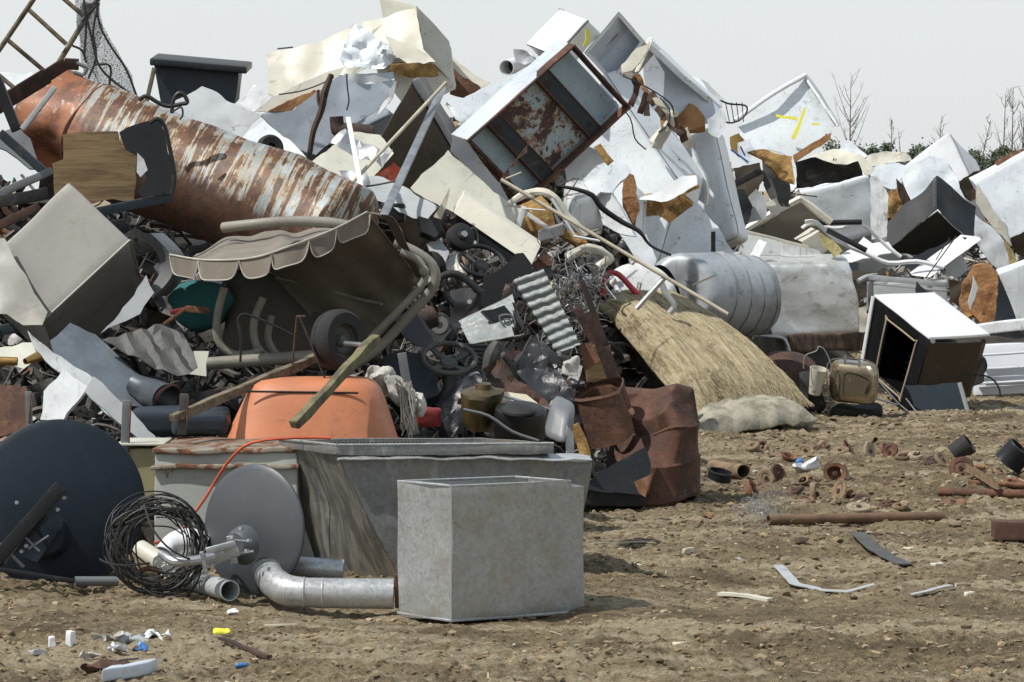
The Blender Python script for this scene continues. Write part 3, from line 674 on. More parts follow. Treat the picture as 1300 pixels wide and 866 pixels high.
# tank_mat thresholds are in the thing's own coordinates
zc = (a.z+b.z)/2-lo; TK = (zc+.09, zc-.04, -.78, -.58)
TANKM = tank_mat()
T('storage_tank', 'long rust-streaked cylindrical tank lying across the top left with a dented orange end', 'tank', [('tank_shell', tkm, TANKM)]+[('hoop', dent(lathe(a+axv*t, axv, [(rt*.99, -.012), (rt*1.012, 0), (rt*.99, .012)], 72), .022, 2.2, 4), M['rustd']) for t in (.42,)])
T('plywood_board', 'water-stained plywood board standing against the rusted tank', 'board', [('board', sheet([(80, 170), (150, 167), (153, 180), (160, 184), (163, 192), (172, 194), (174, 205), (169, 254), (70, 260), (67, 206), (80, 203)], 17.8, (.05, .1), .018, .004, 2, .05, 1), M['ply'])])
# black moulded car trim
trim = thick(dent(sheet([(150, 168), (180, 155), (196, 152), (205, 158), (212, 180), (218, 215), (216, 246), (184, 252), (176, 244), (186, 228), (180, 205), (174, 196), (160, 190)], 17.55, (.3, .2), .01, .02, 3, .04, 2), .004, 4), .004)
T('car_trim', 'black moulded car panel with a loop handle beside the plywood board', 'car panel', [('panel', trim, M['black']), ('loop_handle', tp([(190, 156), (200, 151), (209, 160), (216, 190), (222, 225), (218, 246)], 17.4, .012), M['black']), ('torn_face', sheet([(174, 194), (182, 202), (186, 215), (178, 225), (172, 216)], 17.45, (0, .3), .003, .01), M['ltgrey'])])
T('steel_angle', 'dark steel ledge bar below the plywood board', 'steel bar', [('bar', plank((110, 272, 17.4), (218, 250, 17.6), 17.5, .05, .06), M['bluegrey'])])
# ladder and net
d = 20.3
lad = [('rail', tube([P(62, -30, d), P(34, 12, d), P(0, 62, d+.1), (P(-30, 105, d+.1))], .017, 8, smooth=1), M['wood']), ('rail', tube([P(150, -40, d+.3), P(122, 2, d+.3), P(95, 46, d+.2), P(72, 84, d+.15)], .018, 8, smooth=1), M['wood'])]
for p, q in (((35, 11), (84, 56)), ((10, 51), (56, 90)), ((78, -4), (106, 20)), ((-15, 84), (30, 122))): lad.append(('rung', tp([p, q], d+.12, .015, smooth=1), M['wood']))
T('ladder', 'weathered ladder sticking up against the sky at the top left corner', 'ladder', lad)
sn = NT('black_netting'); wv = sn.voro(150, 'DISTANCE_TO_EDGE'); nn = sn.noise(2.4, 4, .6); tr_ = sn.t.nodes.new('ShaderNodeBsdfTransparent'); mx = sn.t.nodes.new('ShaderNodeMixShader')
sn.fin((.03, .03, .032), .8); al = sn.math('MAXIMUM', sn.ramp(wv, .16, .06), sn.ramp(nn, .57, .64)); sn.link(al, mx.inputs[0]); sn.link(tr_.outputs[0], mx.inputs[1]); sn.link(sn.b.outputs[0], mx.inputs[2])
sn.link(mx.outputs[0], sn.t.nodes['Material Output'].inputs[0]); M['net'] = sn.m
nt = []
for i, o in enumerate(([(96, -5), (128, -5), (126, 22), (140, 50), (158, 78), (168, 96), (174, 126), (150, 116), (124, 108), (110, 84), (98, 40)], [(100, 0), (124, 5), (128, 30), (122, 70), (130, 112), (108, 100), (104, 70), (96, 20)])):
    nt.append(flat(o, 20.2+.12*i, (.1*i, .1), .04)); nt[-1] = xf(nt[-1], lambda v: v+Vector((0, 1, 0))*.16*noise.noise(Vector((v.x*7+v.z*3, v.z*.8, i))))
folds = [tp(q, 20.12, .008, seg=5) for q in (((122, -2), (126, 30), (140, 58), (160, 88), (174, 124)), ((110, 22), (116, 48), (124, 80), (140, 100), (170, 122)), ((125, 5), (118, 40), (122, 72), (112, 100)), ((106, -4), (109, 30), (107, 70)), ((92, 58), (104, 64), (110, 80)), ((120, 82), (140, 84), (138, 112)), ((126, 4), (112, 18), (104, 28)))]
T('netting', 'torn black netting hanging from the ladder onto the rusted tank', 'netting', [('mesh_cloth', join(*nt), M['net']), ('gathered_folds', join(*folds), M['blackm'])])
T('leaf_spring', 'dark bent flat iron bar arching over the tank end', 'iron bar', [('bar', join(plank((-20, 145), (60, 96), 19.2, .10, .02, up=(0, -.3, 1)), plank((58, 97), (84, 80), 19.2, .08, .02, up=(0, -.3, 1)), plank((82, 81), (100, 82), 19.2, .07, .02, up=(0, -.3, 1))), M['rustd']), ('slotted_end', join(rod((97, 80), (111, 86), 19.15, .012), rod((94, 92), (106, 96), 19.15, .012), rod((111, 86), (106, 96), 19.15, .012)), M['grey'])])
# loose steelwork far left
for i, (p, q, w, mt, lb) in enumerate((((0, 168), (60, 222), .05, 'bluegrey', 'blue-grey channel slanting down at the left frame edge'), ((-10, 252), (66, 216), .045, 'grey', 'worn steel channel with a pale patch crossing below the blue-grey channel'),
      ((-5, 100), (22, 166), .06, 'dkgrey', 'dark strut leaning behind the arched iron bar'), ((28, 165), (70, 110), .03, 'ltgrey', 'pale thin rail beside the orange tank end'), ((-10, 258), (60, 245), .07, 'dkgrey', 'dark rail lying just above the beige cabinet'),
      ((-10, 290), (50, 262), .05, 'rustd', 'rusty bar tucked under the dark rail at left'), ((120, 290), (160, 285), .06, 'dkgrey', 'flat black bar under the plywood'), ((0, 420), (42, 414), .06, 'bluegrey', 'ribbed dark strip beside the broken white angle'))):
    T('steel_bar', lb, 'steel bar', [('bar', dent(plank(p, q, 18.3-.08*i, w, .05, d2=18.3-.08*i), .004, 5, i), M[mt])])
T('curved_fender', 'dark curved fender shell at the left edge beside the orange tank end', 'fender', [('shell', sheet([(-10, 170), (22, 160), (38, 175), (50, 212), (38, 214), (10, 190), (-10, 186)], 18.7, (.3, .8), .01, .03, 3, .04, 2), M['grey'])])
T('metal_sheet', 'white torn sheet behind the arched iron bar at the top left', 'metal sheet', [('sheet', sheet([(0, 92), (40, 92), (60, 110), (30, 125), (-20, 120)], 20.6, (0, .5), .004, .03), M['white'])])
# middle-left tangle: fenders, exhaust, broken white profiles
ex = pipe([P(168, 486, 16.0), P(190, 498, 15.95), P(212, 508, 15.8)], [.05, .072, .082], .004, 28, 2)
T('exhaust_pipe', 'short sooty pipe with its round black mouth facing the camera under the fluted sheet', 'pipe', [('pipe', ex, plain('sooty_slate_steel', (.085, .10, .12), .42, .3, .5, 4)), ('mouth_ring', lathe(P(212, 508, 15.78), (.75, -.6, -.4), [(.082, -.01), (.092, 0), (.082, .01)], 28), M['rustd'])])
wp = [((36, 418), (60, 440), (112, 476), (206, 558), (186, 566), (100, 492), (45, 444)), ((106, 486), (80, 470), (56, 498), (50, 532), (80, 534), (112, 492))]
T('door_profile', 'broken V-shaped white metal profile pointing down behind the big dark dish', 'metal profile', [('long_limb', sheet(wp[0], 15.4, (.1, .3), .03, .006, 4, .04), M['white2']), ('short_limb', sheet(wp[1], 15.3, (-.2, .3), .03, .006, 4, .04), M['white2'])])
T('metal_strip', 'white strip with rolled edge running right of the V-shaped profile', 'metal strip', [('strip', sheet([(118, 478), (150, 505), (205, 562), (190, 566), (142, 530), (110, 496)], 15.2, (.2, .5), .01, .012, 4, .04, 3), M['ltgrey'])])
T('metal_sheet', 'curled pale sheet at the left frame edge above the rusty panel', 'metal sheet', [('sheet', sheet([(-10, 442), (28, 436), (48, 432), (56, 446), (30, 466), (18, 462), (-10, 462)], 15.9, (0, .8), .003, .03, 3, .03, 5), M['cream2'])])
T('brass_pipe', 'short tarnished brass pipe beside the curled pale sheet', 'pipe', [('pipe', pipe([P(-10, 458, 15.7), P(22, 459, 15.7)], .022, .003), M['copper']), ('stub', pipe([P(32, 459, 15.7), P(55, 450, 15.8)], [.016, .03], .003), M['copper'])])
T('corrugated_sheet', 'grey weathered fluted sheet curled above the sooty pipe mouth', 'corrugated sheet', [('sheet', sheet([(132, 432), (168, 420), (206, 411), (232, 424), (248, 452), (256, 474), (214, 474), (180, 456), (144, 440)], 16.1, (.1, 1.0), .006, .02, 3, .035, 2, bend=lambda v: .012*math.sin((v.x*.55+v.y*.5)*110)), M['dust'])])
T('tin_plate', 'small square white tin plate right of the fluted grey sheet', 'plate', [('plate', sheet([(243, 446), (265, 446), (262, 477), (240, 474), (252, 466)], 15.9, (0, .3), .003, .004), M['cream2'])])
T('metal_sheet', 'slim white sheet slanting under the beige cabinet toward the awning', 'metal sheet', [('sheet', sheet([(128, 425), (146, 408), (186, 348), (196, 372), (178, 398), (150, 412)], 16.7, (.3, .5), .004, .02, 3, .04, 7), M['ltgrey'])])
T('fender', 'blue-grey curved sheet between the white profile and the fluted sheet', 'fender', [('shell', sheet([(62, 430), (88, 410), (122, 424), (160, 462), (215, 500), (200, 520), (150, 510), (108, 470), (70, 450)], 16.1, (.2, 1.0), .006, .03, 2, .04, 3), plain('slate_blue_fender', (.13, .155, .18), .4, .2, .35, 4))])
T('plastic_tub', 'dark blue plastic tub behind the steel stakes', 'tub', [('tub', dent(box(P(160, 556, 15.3), Vector((.48, .1, -.0)), Vector((0, 0, .13)), Vector((0, .3, 0)), .03), .008, 4), M['bluegrey'])])
T('plastic_tub', 'grey plastic tub wedged under the long timber handle', 'tub', [('tub', dent(box(P(216, 555, 15.0), Vector((.27, .05, 0)), Vector((0, 0, .10)), Vector((0, .3, 0)), .03), .008, 4), M['bluegrey'])])
for i, (x, y0, y1, w, mt, lb) in enumerate(((36, 497, 545, .028, 'grey', 'short steel stake above the big dark dish, leftmost of three'), (161, 508, 582, .04, 'grey', 'steel stake with a red streak, middle of three'), (234, 500, 552, .04, 'dust', 'steel stake standing beside the black open pipe mouth'))):
    T('stake', lb, 'stake', [('stake', plank((x, y0), (x+(2 if i == 0 else -3), y1), 14.75, w, .02, up=(1, 0, 0)), M[mt]), ('painted_edge', plank((x+w*130, y0+3), (x+w*130-3, y1-8), 14.74, .006, .022, up=(1, 0, 0)), M['rusto'])])
T('rusty_sheet', 'rusty red sheet panel at the left frame edge above the big dish', 'panel', [('panel', sheet([(-20, 486), (34, 492), (36, 545), (-20, 560)], 15.3, (-.3, .4), .01, .02), M['rust'])])
T('teal_bag', 'teal cloth bag in the dark gap under the awning', 'bag', [('bag', dent(box(P(222, 420, 17.3), Vector((.26, 0, 0)), Vector((0, 0, .24)), Vector((0, .2, 0)), .06, (8, 8, 4)), .05, 5), M['teal'])])
T('red_lever', 'flat red bar poking out in front of the teal bag', 'bar', [('bar', plank((216, 397), (243, 391), 17.0, .025, .02), M['red'])])
T('rusty_hook', 'rust-brown curved strip below the red bar', 'strip', [('strip', join(plank((208, 412), (236, 392), 16.9, .02, .02), plank((236, 392), (266, 395), 16.9, .035, .02)), M['rusto'])])
T('bumper', 'grey curved bumper shell right of the beige cabinet', 'bumper', [('shell', xf(grid(lambda u, v: P(188+30*math.sin(u*3)+v*6, 296+80*u, 17.3-.15*math.sin(v*3.1))+Vector((.12*(v-.5), 0, 0)), 14, 8), lambda v: v), M['grey'])])
# awning swing seat
A0 = 17.0
top = [(216, 324, 16.9), (262, 331, 16.4), (322, 328, 16.1), (372, 312, 16.0), (424, 292, 16.1), (466, 270, 16.3)]
bk = [(250, 322, 17.8), (285, 304, 17.9), (330, 296, 17.9), (370, 292, 17.9), (420, 291, 17.8), (452, 283, 17.6)]
def spl(pts, t):
    n = len(pts)-1; t = min(max(t*n, 0), n-1e-6); i = int(t); k = t-i
    g = lambda j: Vector(pts[min(max(j, 0), n)])
    p0, p1, p2, p3 = g(i-1), g(i), g(i+1), g(i+2)
    return .5*((2*p1)+(p2-p0)*k+(2*p0-5*p1+4*p2-p3)*k*k+(-p0+3*p1-3*p2+p3)*k**3)
def PV(v): return P(v.x, v.y, v.z)
cloth = grid(lambda u, v: PV(spl(top, u).lerp(spl(bk, u), v))+Vector((0, 0, -.04*math.sin(v*3.14)+.010*math.sin(u*23+v*3)+.02*noise.noise(Vector((u*9, v*2, 1))))), 60, 14)
def val(u, v):
    a = spl(top, u); s = (u*6.0) % 1.0; h = 24*(1-(abs(2*s-1))**7)+.5
    sx = -.0
    return PV(a)+Vector((.02*v*math.sin(u*20), -.02*v, -h*v*a.z/F+(.0)))
valm = grid(val, 180, 6)
# right-hand slope: underside seen from inside, with its own scalloped edge
ridge = [(466, 270, 16.3), (486, 276, 16.5), (506, 312, 16.9), (528, 352, 17.2)]
low = [(330, 345, 18.2), (380, 395, 18.1), (440, 440, 17.9), (482, 425, 17.6)]
under = grid(lambda u, v: PV(spl([(466, 270, 16.4), (424, 293, 16.5), (372, 313, 16.7), (330, 330, 17.2)], u).lerp(spl([(530, 352, 17.2), (510, 395, 17.4), (478, 432, 17.5), (445, 458, 17.6)], u), v))+Vector((0, .12*math.sin(v*3.14)*math.sin(u*3.14)+.016*math.sin(u*22+v*2)+.03*noise.noise(Vector((u*6, v*5, 2))), 0)), 60, 30)
def sv(u, v):
    a = spl(ridge, u); return P(a.x+(12-7*u)*v*1.3+3*v, a.y-6*v+9*v, a.z-.02-.06*v)
side = grid(sv, 30, 5)
T_pipe = pipe([P(284, 289, 17.7), P(320, 285, 17.6), P(370, 281, 17.6), P(420, 283, 17.6), P(450, 289, 17.6)], .030, .004, 18, 3)
fr = join(tp([(500, 308), (524, 318), (545, 332), (553, 348), (548, 368), (520, 400), (480, 442), (440, 470)], 16.9, .027, seg=14), tp([(508, 320), (530, 330), (540, 348), (532, 366), (500, 400), (470, 430)], 16.75, .021, seg=12), rod((232, 464), (402, 452), 16.6, .034, seg=14))
lugs = lathe(P(538, 344, 16.72), (0, -1, 0), [(.001, .03), (.022, .025), (.028, 0), (.028, -.03)], 16)
sf = join(tp([(285, 365), (276, 400), (276, 430), (292, 448), (315, 450), (334, 443)], 16.9, .022, seg=12), tp([(334, 378), (322, 410), (326, 440), (345, 458)], 16.95, .022, seg=12), tp([(345, 400), (340, 430), (352, 452)], 17.1, .02, seg=10))
cu = dent(box(P(283, 462, 17.4), Vector((.85, 0, 0)), Vector((0, 0, .50)), Vector((0, .2, 0)), .07, (14, 10, 3)), .035, 3, 2)
seams = join(*[tp([(a, 330+(a-330)*-.2), (b, y)], 17.1, .004, seg=5, smooth=1) for a, b, y in ((0, 0, 0),)][:0]) if 0 else tp([(350, 352, 17.2), (400, 364, 17.2), (450, 378, 17.2), (485, 386, 17.1)], 17.2, .008, seg=6)
ub = join(tp([(455, 290, 16.75), (440, 340, 17.2), (400, 380, 17.4)], 17, .014, seg=8), seams)
T('garden_swing', 'collapsed taupe garden swing with scalloped canopy beside the rusted tank', 'swing seat', [('canopy', thick(cloth, .006), M['fabric'], None, [('valance', thick(valm, .004), M['fabric']), ('edge_piping', tube([PV(spl(top, i/40))+Vector((0, -.012, .004)) for i in range(41)], .005, 6, smooth=1), M['trim']),
     ('hem_piping', tube([val(i/180, 1)+Vector((0, -.006, 0)) for i in range(181)], .0035, 5, smooth=1), M['trim'])]),
   ('canopy_end', thick(under, .006), M['fabric']), ('end_valance', thick(side, .004), M['fabric']), ('roll_tube', T_pipe, M['taupe']), ('frame_tube', fr, M['taupe']), ('canopy_rib', ub, M['taupe']), ('tube_cap', lugs, M['taupe']), ('seat_frame', sf, M['taupe']), ('cushion', cu, M['cushion'])])
# ---------------------------------------------------------------- middle of the heap
def ap(name, label, cat, c, A, B, D, d, mat, flip=1, fix=None, amp=.012, fr=1.8, r=.009, n=(18, 18, 12), seed=0, crushes=(), open_=None, liner=None, core=None, extra=(), th=.05, group=None):
    """an appliance cabinet: outer skin, optional open face with foam core edge and inner liner"""
    O, U, V, W = solve(c, A, B, D, d, flip, fix)
    def fx(m):
        m = dent(m, amp, fr, seed)
        m = xf(m, lambda v: v+(Vector((crump(v, 2.2, seed), crump(v, 2.2, seed+3), crump(v, 2.2, seed+5)))-Vector((.1, .1, .1)))*.014)
        for q in crushes: m = crush(m, P(*q[0]), q[1], q[2])
        return m
    parts = []
    if open_ is None: parts.append(('cabinet_skin', fx(box(O, U, V, W, r, n)), mat))
    else:
        parts.append(('cabinet_skin', thick(fx(box(O, U, V, W, r, n, skip=(open_,))), .004), mat))
        ax, sd = 'uvw'.index(open_[0]), int(open_[1]); E = [U, V, W]; I = []; O2 = O.copy()
        for k in range(3):
            t = min(th/E[k].length, .3)
            if k == ax:
                if sd == 0: I.append(E[k]*(1-t)); O2 += E[k]*.012
                else: I.append(E[k]*(1-t)); O2 += E[k]*(t-.012)
            else: I.append(E[k]*(1-2*t)); O2 += E[k]*t
        inn = box(O2, *I, r*1.5, n, skip=(open_,)); parts.append(('inner_liner', fx(thick((inn[0], inn[1]), -.004)), liner or M['wlin']))
        # rim of exposed insulation between skin and liner
        oth = [k for k in range(3) if k != ax]; base = O+E[ax]*(.014 if sd == 0 else .986)
        a, b = E[oth[0]], E[oth[1]]; ta, tb = th/a.length*1.02, th/b.length*1.02
        def ring(u, v):
            t = u*4; s = int(t) % 4; f = t-int(t); cs = [(0, 0), (1, 0), (1, 1), (0, 1), (0, 0)]
            x = cs[s][0]*(1-f)+cs[s+1][0]*f; y = cs[s][1]*(1-f)+cs[s+1][1]*f
            x = .003+x*.994; y = .003+y*.994
            x = x*(1-v)+min(max(x, ta), 1-ta)*v; y = y*(1-v)+min(max(y, tb), 1-tb)*v; return base+a*x+b*y
        parts.append(('rim', fx(grid(ring, 48, 3)), core or M['foam']))
    parts += list(extra(O, U, V, W, fx) if callable(extra) else extra)
    if open_ is None and min(U.length, V.length, W.length) > .25:
        ring = [O, O+U, O+U+V, O+V]; k = .09; ce = O+(U+V)*.5
        pts = [p+(p-ce).normalized()*.004+W*k for p in ring]
        def gr(u, v, P4=pts):
            t = u*4; i = int(t) % 4; p = P4[i].lerp(P4[(i+1) % 4], t-int(t)); return p+W.normalized()*.014*(v-.5)
        parts.append(('door_gasket', fx(grid(gr, 32, 1)), M['dust']))
        hp = O+U*.93+W*k; parts.append(('hinge', fx(box(hp-V.normalized()*.012-W.normalized()*.02, U.normalized()*.05, V.normalized()*.015, W.normalized()*.04, .003, (1, 1, 1))), M['steel']))
    return T(name, label, cat, parts, group), (O, U, V, W)
def onface(O, U, V, pts, off, seg=6, r=.004):
    n = U.cross(V).normalized()*off; return tube([O+U*a+V*b+n for a, b in pts], r, seg, smooth=1)
# --- crest left: crushed cream freezer pair
ap('chest_freezer', 'cream fridge with a smooth grey end face, highest at the crest left of centre', 'fridge', (530, 10), (470, 34), (534, 60), (572, 46), 24.6, M['cream'], fix=(-.15, .05, .45), amp=.02, seed=3) if 0 else None
ap('fridge', 'cream fridge with a smooth grey end face, highest thing on the left crest', 'fridge', (534, 62), (478, 92), (528, 8), (580, 114), 24.4, M['cream'], fix=(-.20, .12, .12), amp=.012, seed=3,
   extra=lambda O, U, V, W, fx: [('end_panel', box(P(527, 7, 24.36), P(572, 45, 24.75)-P(527, 7, 24.36), P(536, 66, 24.30)-P(527, 7, 24.36), Vector((0, .5, .0)), .01, (6, 6, 2)), M['ltgrey'])] if 0 else [])
bx = box(P(536, 66, 24.3), P(580, 112, 24.55)-P(536, 66, 24.3), P(527, 7, 24.4)-P(536, 66, 24.3), Vector((-.30, .55, .12)), .012, (8, 8, 6))
T('fridge_skin', 'crumpled cream steel skin peeled over the left crest beside the highest fridge', 'metal skin', [('skin', sheet([(338, 66), (372, 60), (402, 54), (440, 34), (450, 26), (474, 22), (500, 14), (527, 8), (534, 40), (538, 64), (552, 78), (530, 76), (500, 74), (470, 84), (440, 96), (420, 94), (400, 104), (360, 124), (342, 122)], 24.2, (-.1, .7), .006, .07, 2.6, .05, 3), M['cream']),
   ('folded_lip', sheet([(324, 140), (345, 124), (400, 98), (436, 86), (428, 100), (396, 122), (366, 144)], 23.9, (0, .3), .01, .012, 3, .05), M['cream']), ('exposed_foam', sheet([(340, 141), (398, 114), (404, 118), (366, 144)], 23.85, (0, .1), .05, .02, 5, .04), M['foamo'])])
T('fridge', 'fridge with a smooth grey-white end, highest thing on the left crest', 'fridge', [('cabinet_skin', dent(bx, .010, 2, 2), M['cream2']), ('side_foam', sheet([(495, 80), (550, 80), (556, 98), (520, 100), (494, 92)], 24.15, (0, -.2), .08, .03, 4, .04), M['foam'])])
def wrinkle(o, d, mt, lb, tilt=(0, .5), amp=.09, seed=0, fr=4, name='crumpled_sheet', cat='crumpled sheet', t=.004, step=.04):
    if t == .004 and mt in ('white', 'white2', 'white3', 'cream', 'cream2', 'pwhite', 'wlin') and fr < 4: t = .045
    return T(name, lb, cat, [('sheet', sheet(o, d, tilt, t, amp, fr, step, seed), M[mt])])
wrinkle([(444, 40), (452, 24), (462, 32), (476, 48), (494, 56), (502, 72), (488, 86), (462, 84), (440, 86), (430, 72), (436, 52)], 23.85, 'white', 'crumpled bright white steel knot in the middle of the cream skin on the left crest', amp=.14, fr=6, step=.03)
wrinkle([(490, 44), (516, 54), (540, 66), (553, 78), (518, 80), (500, 70)], 23.8, 'cream', 'cream flap folded over above the exposed foam on the left crest', amp=.05, seed=4)
ap('fridge', 'grey-lined fridge standing open under the crumpled cream skin, dark stick across it', 'fridge', (330, 146), (440, 92), (390, 196), (345, 160), 24.0, M['wlin'], fix=(.1, -.05, .5), amp=.01, seed=5)
wrinkle([(330, 148), (372, 140), (430, 96), (500, 90), (502, 112), (495, 130), (446, 160), (400, 196), (384, 192)], 23.75, 'wlin', 'grey-white liner panel seen under the overhanging cream skin', (.15, .1), .03, 6, 1.8)
wrinkle([(436, 92), (476, 96), (502, 104), (500, 122), (476, 152), (500, 100), (470, 106), (440, 100)], 23.6, 'ltgrey', 'twisted pale trim strips below the cream knot', amp=.08, seed=8, fr=5)
T('branch', 'dark forked stick leaning against the grey-white liner panel', 'branch', [('branch', join(tp([(421, 94), (412, 118), (408, 140), (398, 166), (393, 196)], 23.4, [.02, .03, .025, .022, .02], seg=8), tp([(404, 114), (404, 128), (408, 140)], 23.4, .012)), M['bark'])])
# bin on the crest
def taper(px, d, dep=.4):
    tl, tr, br, bl = [P(x, y, d) for x, y in px]; s = Vector((0, dep, .05)); return thick(join(quadpatch(bl, br, tr, tl), quadpatch(br, br+s, tr+s, tr), quadpatch(tl, tl+s, bl+s, bl), quadpatch(br+s, bl+s, tl+s, tr+s)), .006)
T('waste_bin', 'dark blue-grey box with an overhanging lid against the sky at upper left', 'bin', [('bin_body', dent(taper([(196, 80), (302, 92), (298, 132), (206, 138)], 22.9), .006, 3), M['bluegrey']), ('lid', box(P(190, 83, 22.8), P(313, 94, 22.8)-P(190, 83, 22.8), Vector((0, .5, .06)), Vector((0, 0, .05)), .01, (6, 3, 1)), M['dkgrey']), ('side_bracket', plank((196, 86), (184, 138), 22.75, .03, .03, up=(1, 0, 0)), M['moss'])])
wrinkle([(198, 142), (230, 122), (256, 109), (268, 112), (300, 132), (332, 150), (306, 176), (262, 160), (230, 156)], 22.0, 'ltgrey', 'ridged pale roofing sheet sloping behind the rusted tank, below the dark bin', (.1, 1.2), .05, 7, 2)
wrinkle([(262, 160), (304, 176), (334, 152), (366, 176), (394, 206), (372, 218), (326, 196), (290, 184)], 21.7, 'white', 'smooth white curved sheet behind the tank with a small black wheel on it', (.1, .9), .04, 9, 1.5)
T('trolley_wheel', 'small black wheel on the white curved sheet above the rusted tank', 'wheel', [('rim', lathe(P(343, 188, 21.3), (.45, -1, .2), [(.03, .03), (.075, .035), (.09, .02), (.092, -.02), (.08, -.03)], 32), M['blackm']), ('hub', lathe(P(343, 188, 21.3), (.45, -1, .2), [(.001, .01), (.03, .01), (.075, 0)], 24), M['black']), ('axle', rod((340, 189), (320, 194), 21.2, .006), M['dkgrey'])])
wrinkle([(304, 130), (322, 106), (342, 120), (346, 132), (326, 142)], 24.6, 'white2', 'boxy white corner poking up left of the crumpled cream skin', (-.2, .4), .03, 2)
T('rubber_hose', 'black hose looping above the rusted tank in front of the dark bin', 'hose', [('hose', tp([(176, 127), (186, 122), (200, 130), (214, 135), (230, 132), (238, 130), (233, 120), (226, 119), (220, 128), (218, 144)], 19.0, .013), M['cable']), ('hook', tp([(219, 142), (230, 136), (232, 146), (228, 152)], 18.9, .006), M['cable'])])
T('steel_angle', 'grey steel angle lying along the upper right side of the rusted tank', 'steel bar', [('bar', plank((362, 208, 19.9), (436, 234, 19.6), 19, .06, .06), M['grey'])])
wrinkle([(372, 224), (396, 204), (448, 166), (482, 170), (500, 196), (470, 226), (440, 236), (410, 224)], 21.2, 'cream2', 'dull cream panel lying flat between the tank and the crest', (.1, 1.2), .04, 12)
wrinkle([(420, 180), (438, 166), (462, 176), (498, 196), (484, 208), (452, 196), (430, 190)], 20.7, 'alu', 'crushed foil-like aluminium panel in front of the dull cream panel', (.1, .9), .12, 13, 6, step=.03)
wrinkle([(440, 226), (480, 222), (520, 240), (556, 262), (540, 280), (500, 262), (452, 248)], 20.3, 'ltgrey', 'pale flat lid right of the rusted tank tip under the crossing poles', (.1, 1.4), .03, 14)
wrinkle([(432, 216), (462, 214), (470, 232), (452, 252), (436, 240)], 20.0, 'alu', 'crinkled thin metal scrap touching the tank tip', (.1, .6), .06, 15, 6, step=.03)
T('black_box', 'black box under the pale flat lid right of the tank tip', 'box', [('box_body', box(P(484, 282, 20.2), Vector((.15, 0, 0)), Vector((0, 0, .12)), Vector((0, .2, 0)), .01), M['black'])])
T('clay_pipe', 'brown rusty pipe elbow below the grey-white liner panel', 'pipe', [('pipe', tp([(427, 148), (428, 158), (432, 166), (452, 168), (474, 170)], 22.4, [.05, .05, .06, .065, .06], seg=14), M['rustd'])])
T('floor_cloth', 'dark red rag under the crossing poles', 'rag', [('cloth', sheet([(476, 222), (500, 206), (516, 220), (500, 234)], 20.9, (0, .4), .01, .06, 5, .03, 3), rusty('dark_red_cloth', (.3, .05, .02), (.1, .03, .02)))])
# dark stained steel side panel
ap('fridge', 'fridge with dark brown stained back facing the camera, left of the blue rusted base', 'fridge', (524, 102), (462, 208), (590, 216), (540, 96), 22.4, M['brownsteel'], fix=(-.15, .25, .5), amp=.012, seed=6,
   extra=lambda O, U, V, W, fx: [('edge_trim', box(O+Vector((0, -.02, .0)), V*.98, Vector((.04, 0, .02)), Vector((0, .05, 0)), .004, (6, 1, 1)), M['ltgrey'])])
# bars leaning
T('wooden_pole', 'long thin pale pole crossing up to the right above the tank tip', 'pole', [('pole', rod((440, 240, 19.4), (566, 105, 21.5), 20, .012), M['pale'])])
T('steel_channel', 'steel channel bar leaning beside the thin pale pole', 'steel bar', [('channel', plank((486, 276, 19.1), (562, 112, 21.6), 20, .05, .02, up=(1, 0, 0)), M['steel'])])
T('white_batten', 'short bright white batten standing upright against the canopy ridge', 'batten', [('batten', plank((442, 150, 20.2), (464, 268, 19.0), 20, .03, .02, up=(1, 0, 0)), M['pwhite'])])
# grey bent lower part right of dark panel and blue rusted frame cabinet
O1, U1, V1, W1 = P(728, 56, 22.9), P(592, 178, 22.5)-P(728, 56, 22.9), P(800, 136, 23.35)-P(728, 56, 22.9), None
N1 = U1.cross(V1).normalized(); N1 = N1 if N1.y > 0 else -N1
D1 = N1*.22; W1 = D1
def frp(a, b, off=0): return O1+U1*a+V1*b+N1*off
def slab(a0, b0, a1, b1, t, off=0, n=(10, 2, 6)): return box(frp(a0, b0, off), U1*(a1-a0), N1*t, V1*(b1-b0), .004, n)
steelblue = paint('blue_grey_undercoat', (.36, .48, .58), .3, .08, .5, dirtc=(.14, .10, .08)); 
sR = NT('scorched_rust_panel'); n1 = sR.noise(2.6, 6, .7, dist=.3); n2 = sR.noise(9, 6, .75); n3 = sR.noise(30, 3)
cR = sR.mix(sR.ramp(n1, .46, .54), (.34, .43, .50), (.40, .33, .22)); cR = sR.mix(sR.ramp(n1, .50, .55), cR, (.07, .04, .042)); cR = sR.mix(sR.ramp(n2, .55, .62), cR, (.28, .09, .03)); cR = sR.mix(sR.ramp(n3, .55, .65), cR, (.05, .03, .03))
M['scorch'] = sR.fin(cR, .8, 0, sR.bump(n2, .5, .01))
lofs = [('back_panel', dent(box(frp(.02, .02, .10), U1*.96, N1*.01, V1*.96, .003, (16, 1, 10)), .006, 3), steelblue),
  ('scorched_panel', dent(slab(.34, .04, .76, .96, .008, .075), .005, 4), M['scorch']),
  ('side_skin', dent(box(frp(0, 0, .0), U1, N1*.20, V1*.012, .004, (10, 6, 1)), .008, 2), M['wlin']),  # bluish liner colour puts this side's shade into the paint
  ('end_skin', dent(box(frp(.99, 0, .0), U1*.012, N1*.20, V1, .004, (1, 6, 8)), .008, 2), M['rusty_white']),
  ('far_skin', box(frp(0, .988, .0), U1, N1*.20, V1*.012, .004, (10, 6, 1)), M['ltgrey'])]
for a, b, w, w2 in ((0, 0, 1, .022), (0, .975, 1, .025)): lofs.append(('edge_rail', dent(slab(a, b, a+w, b+w2, .08, -.02), .003, 6), M['rust']))
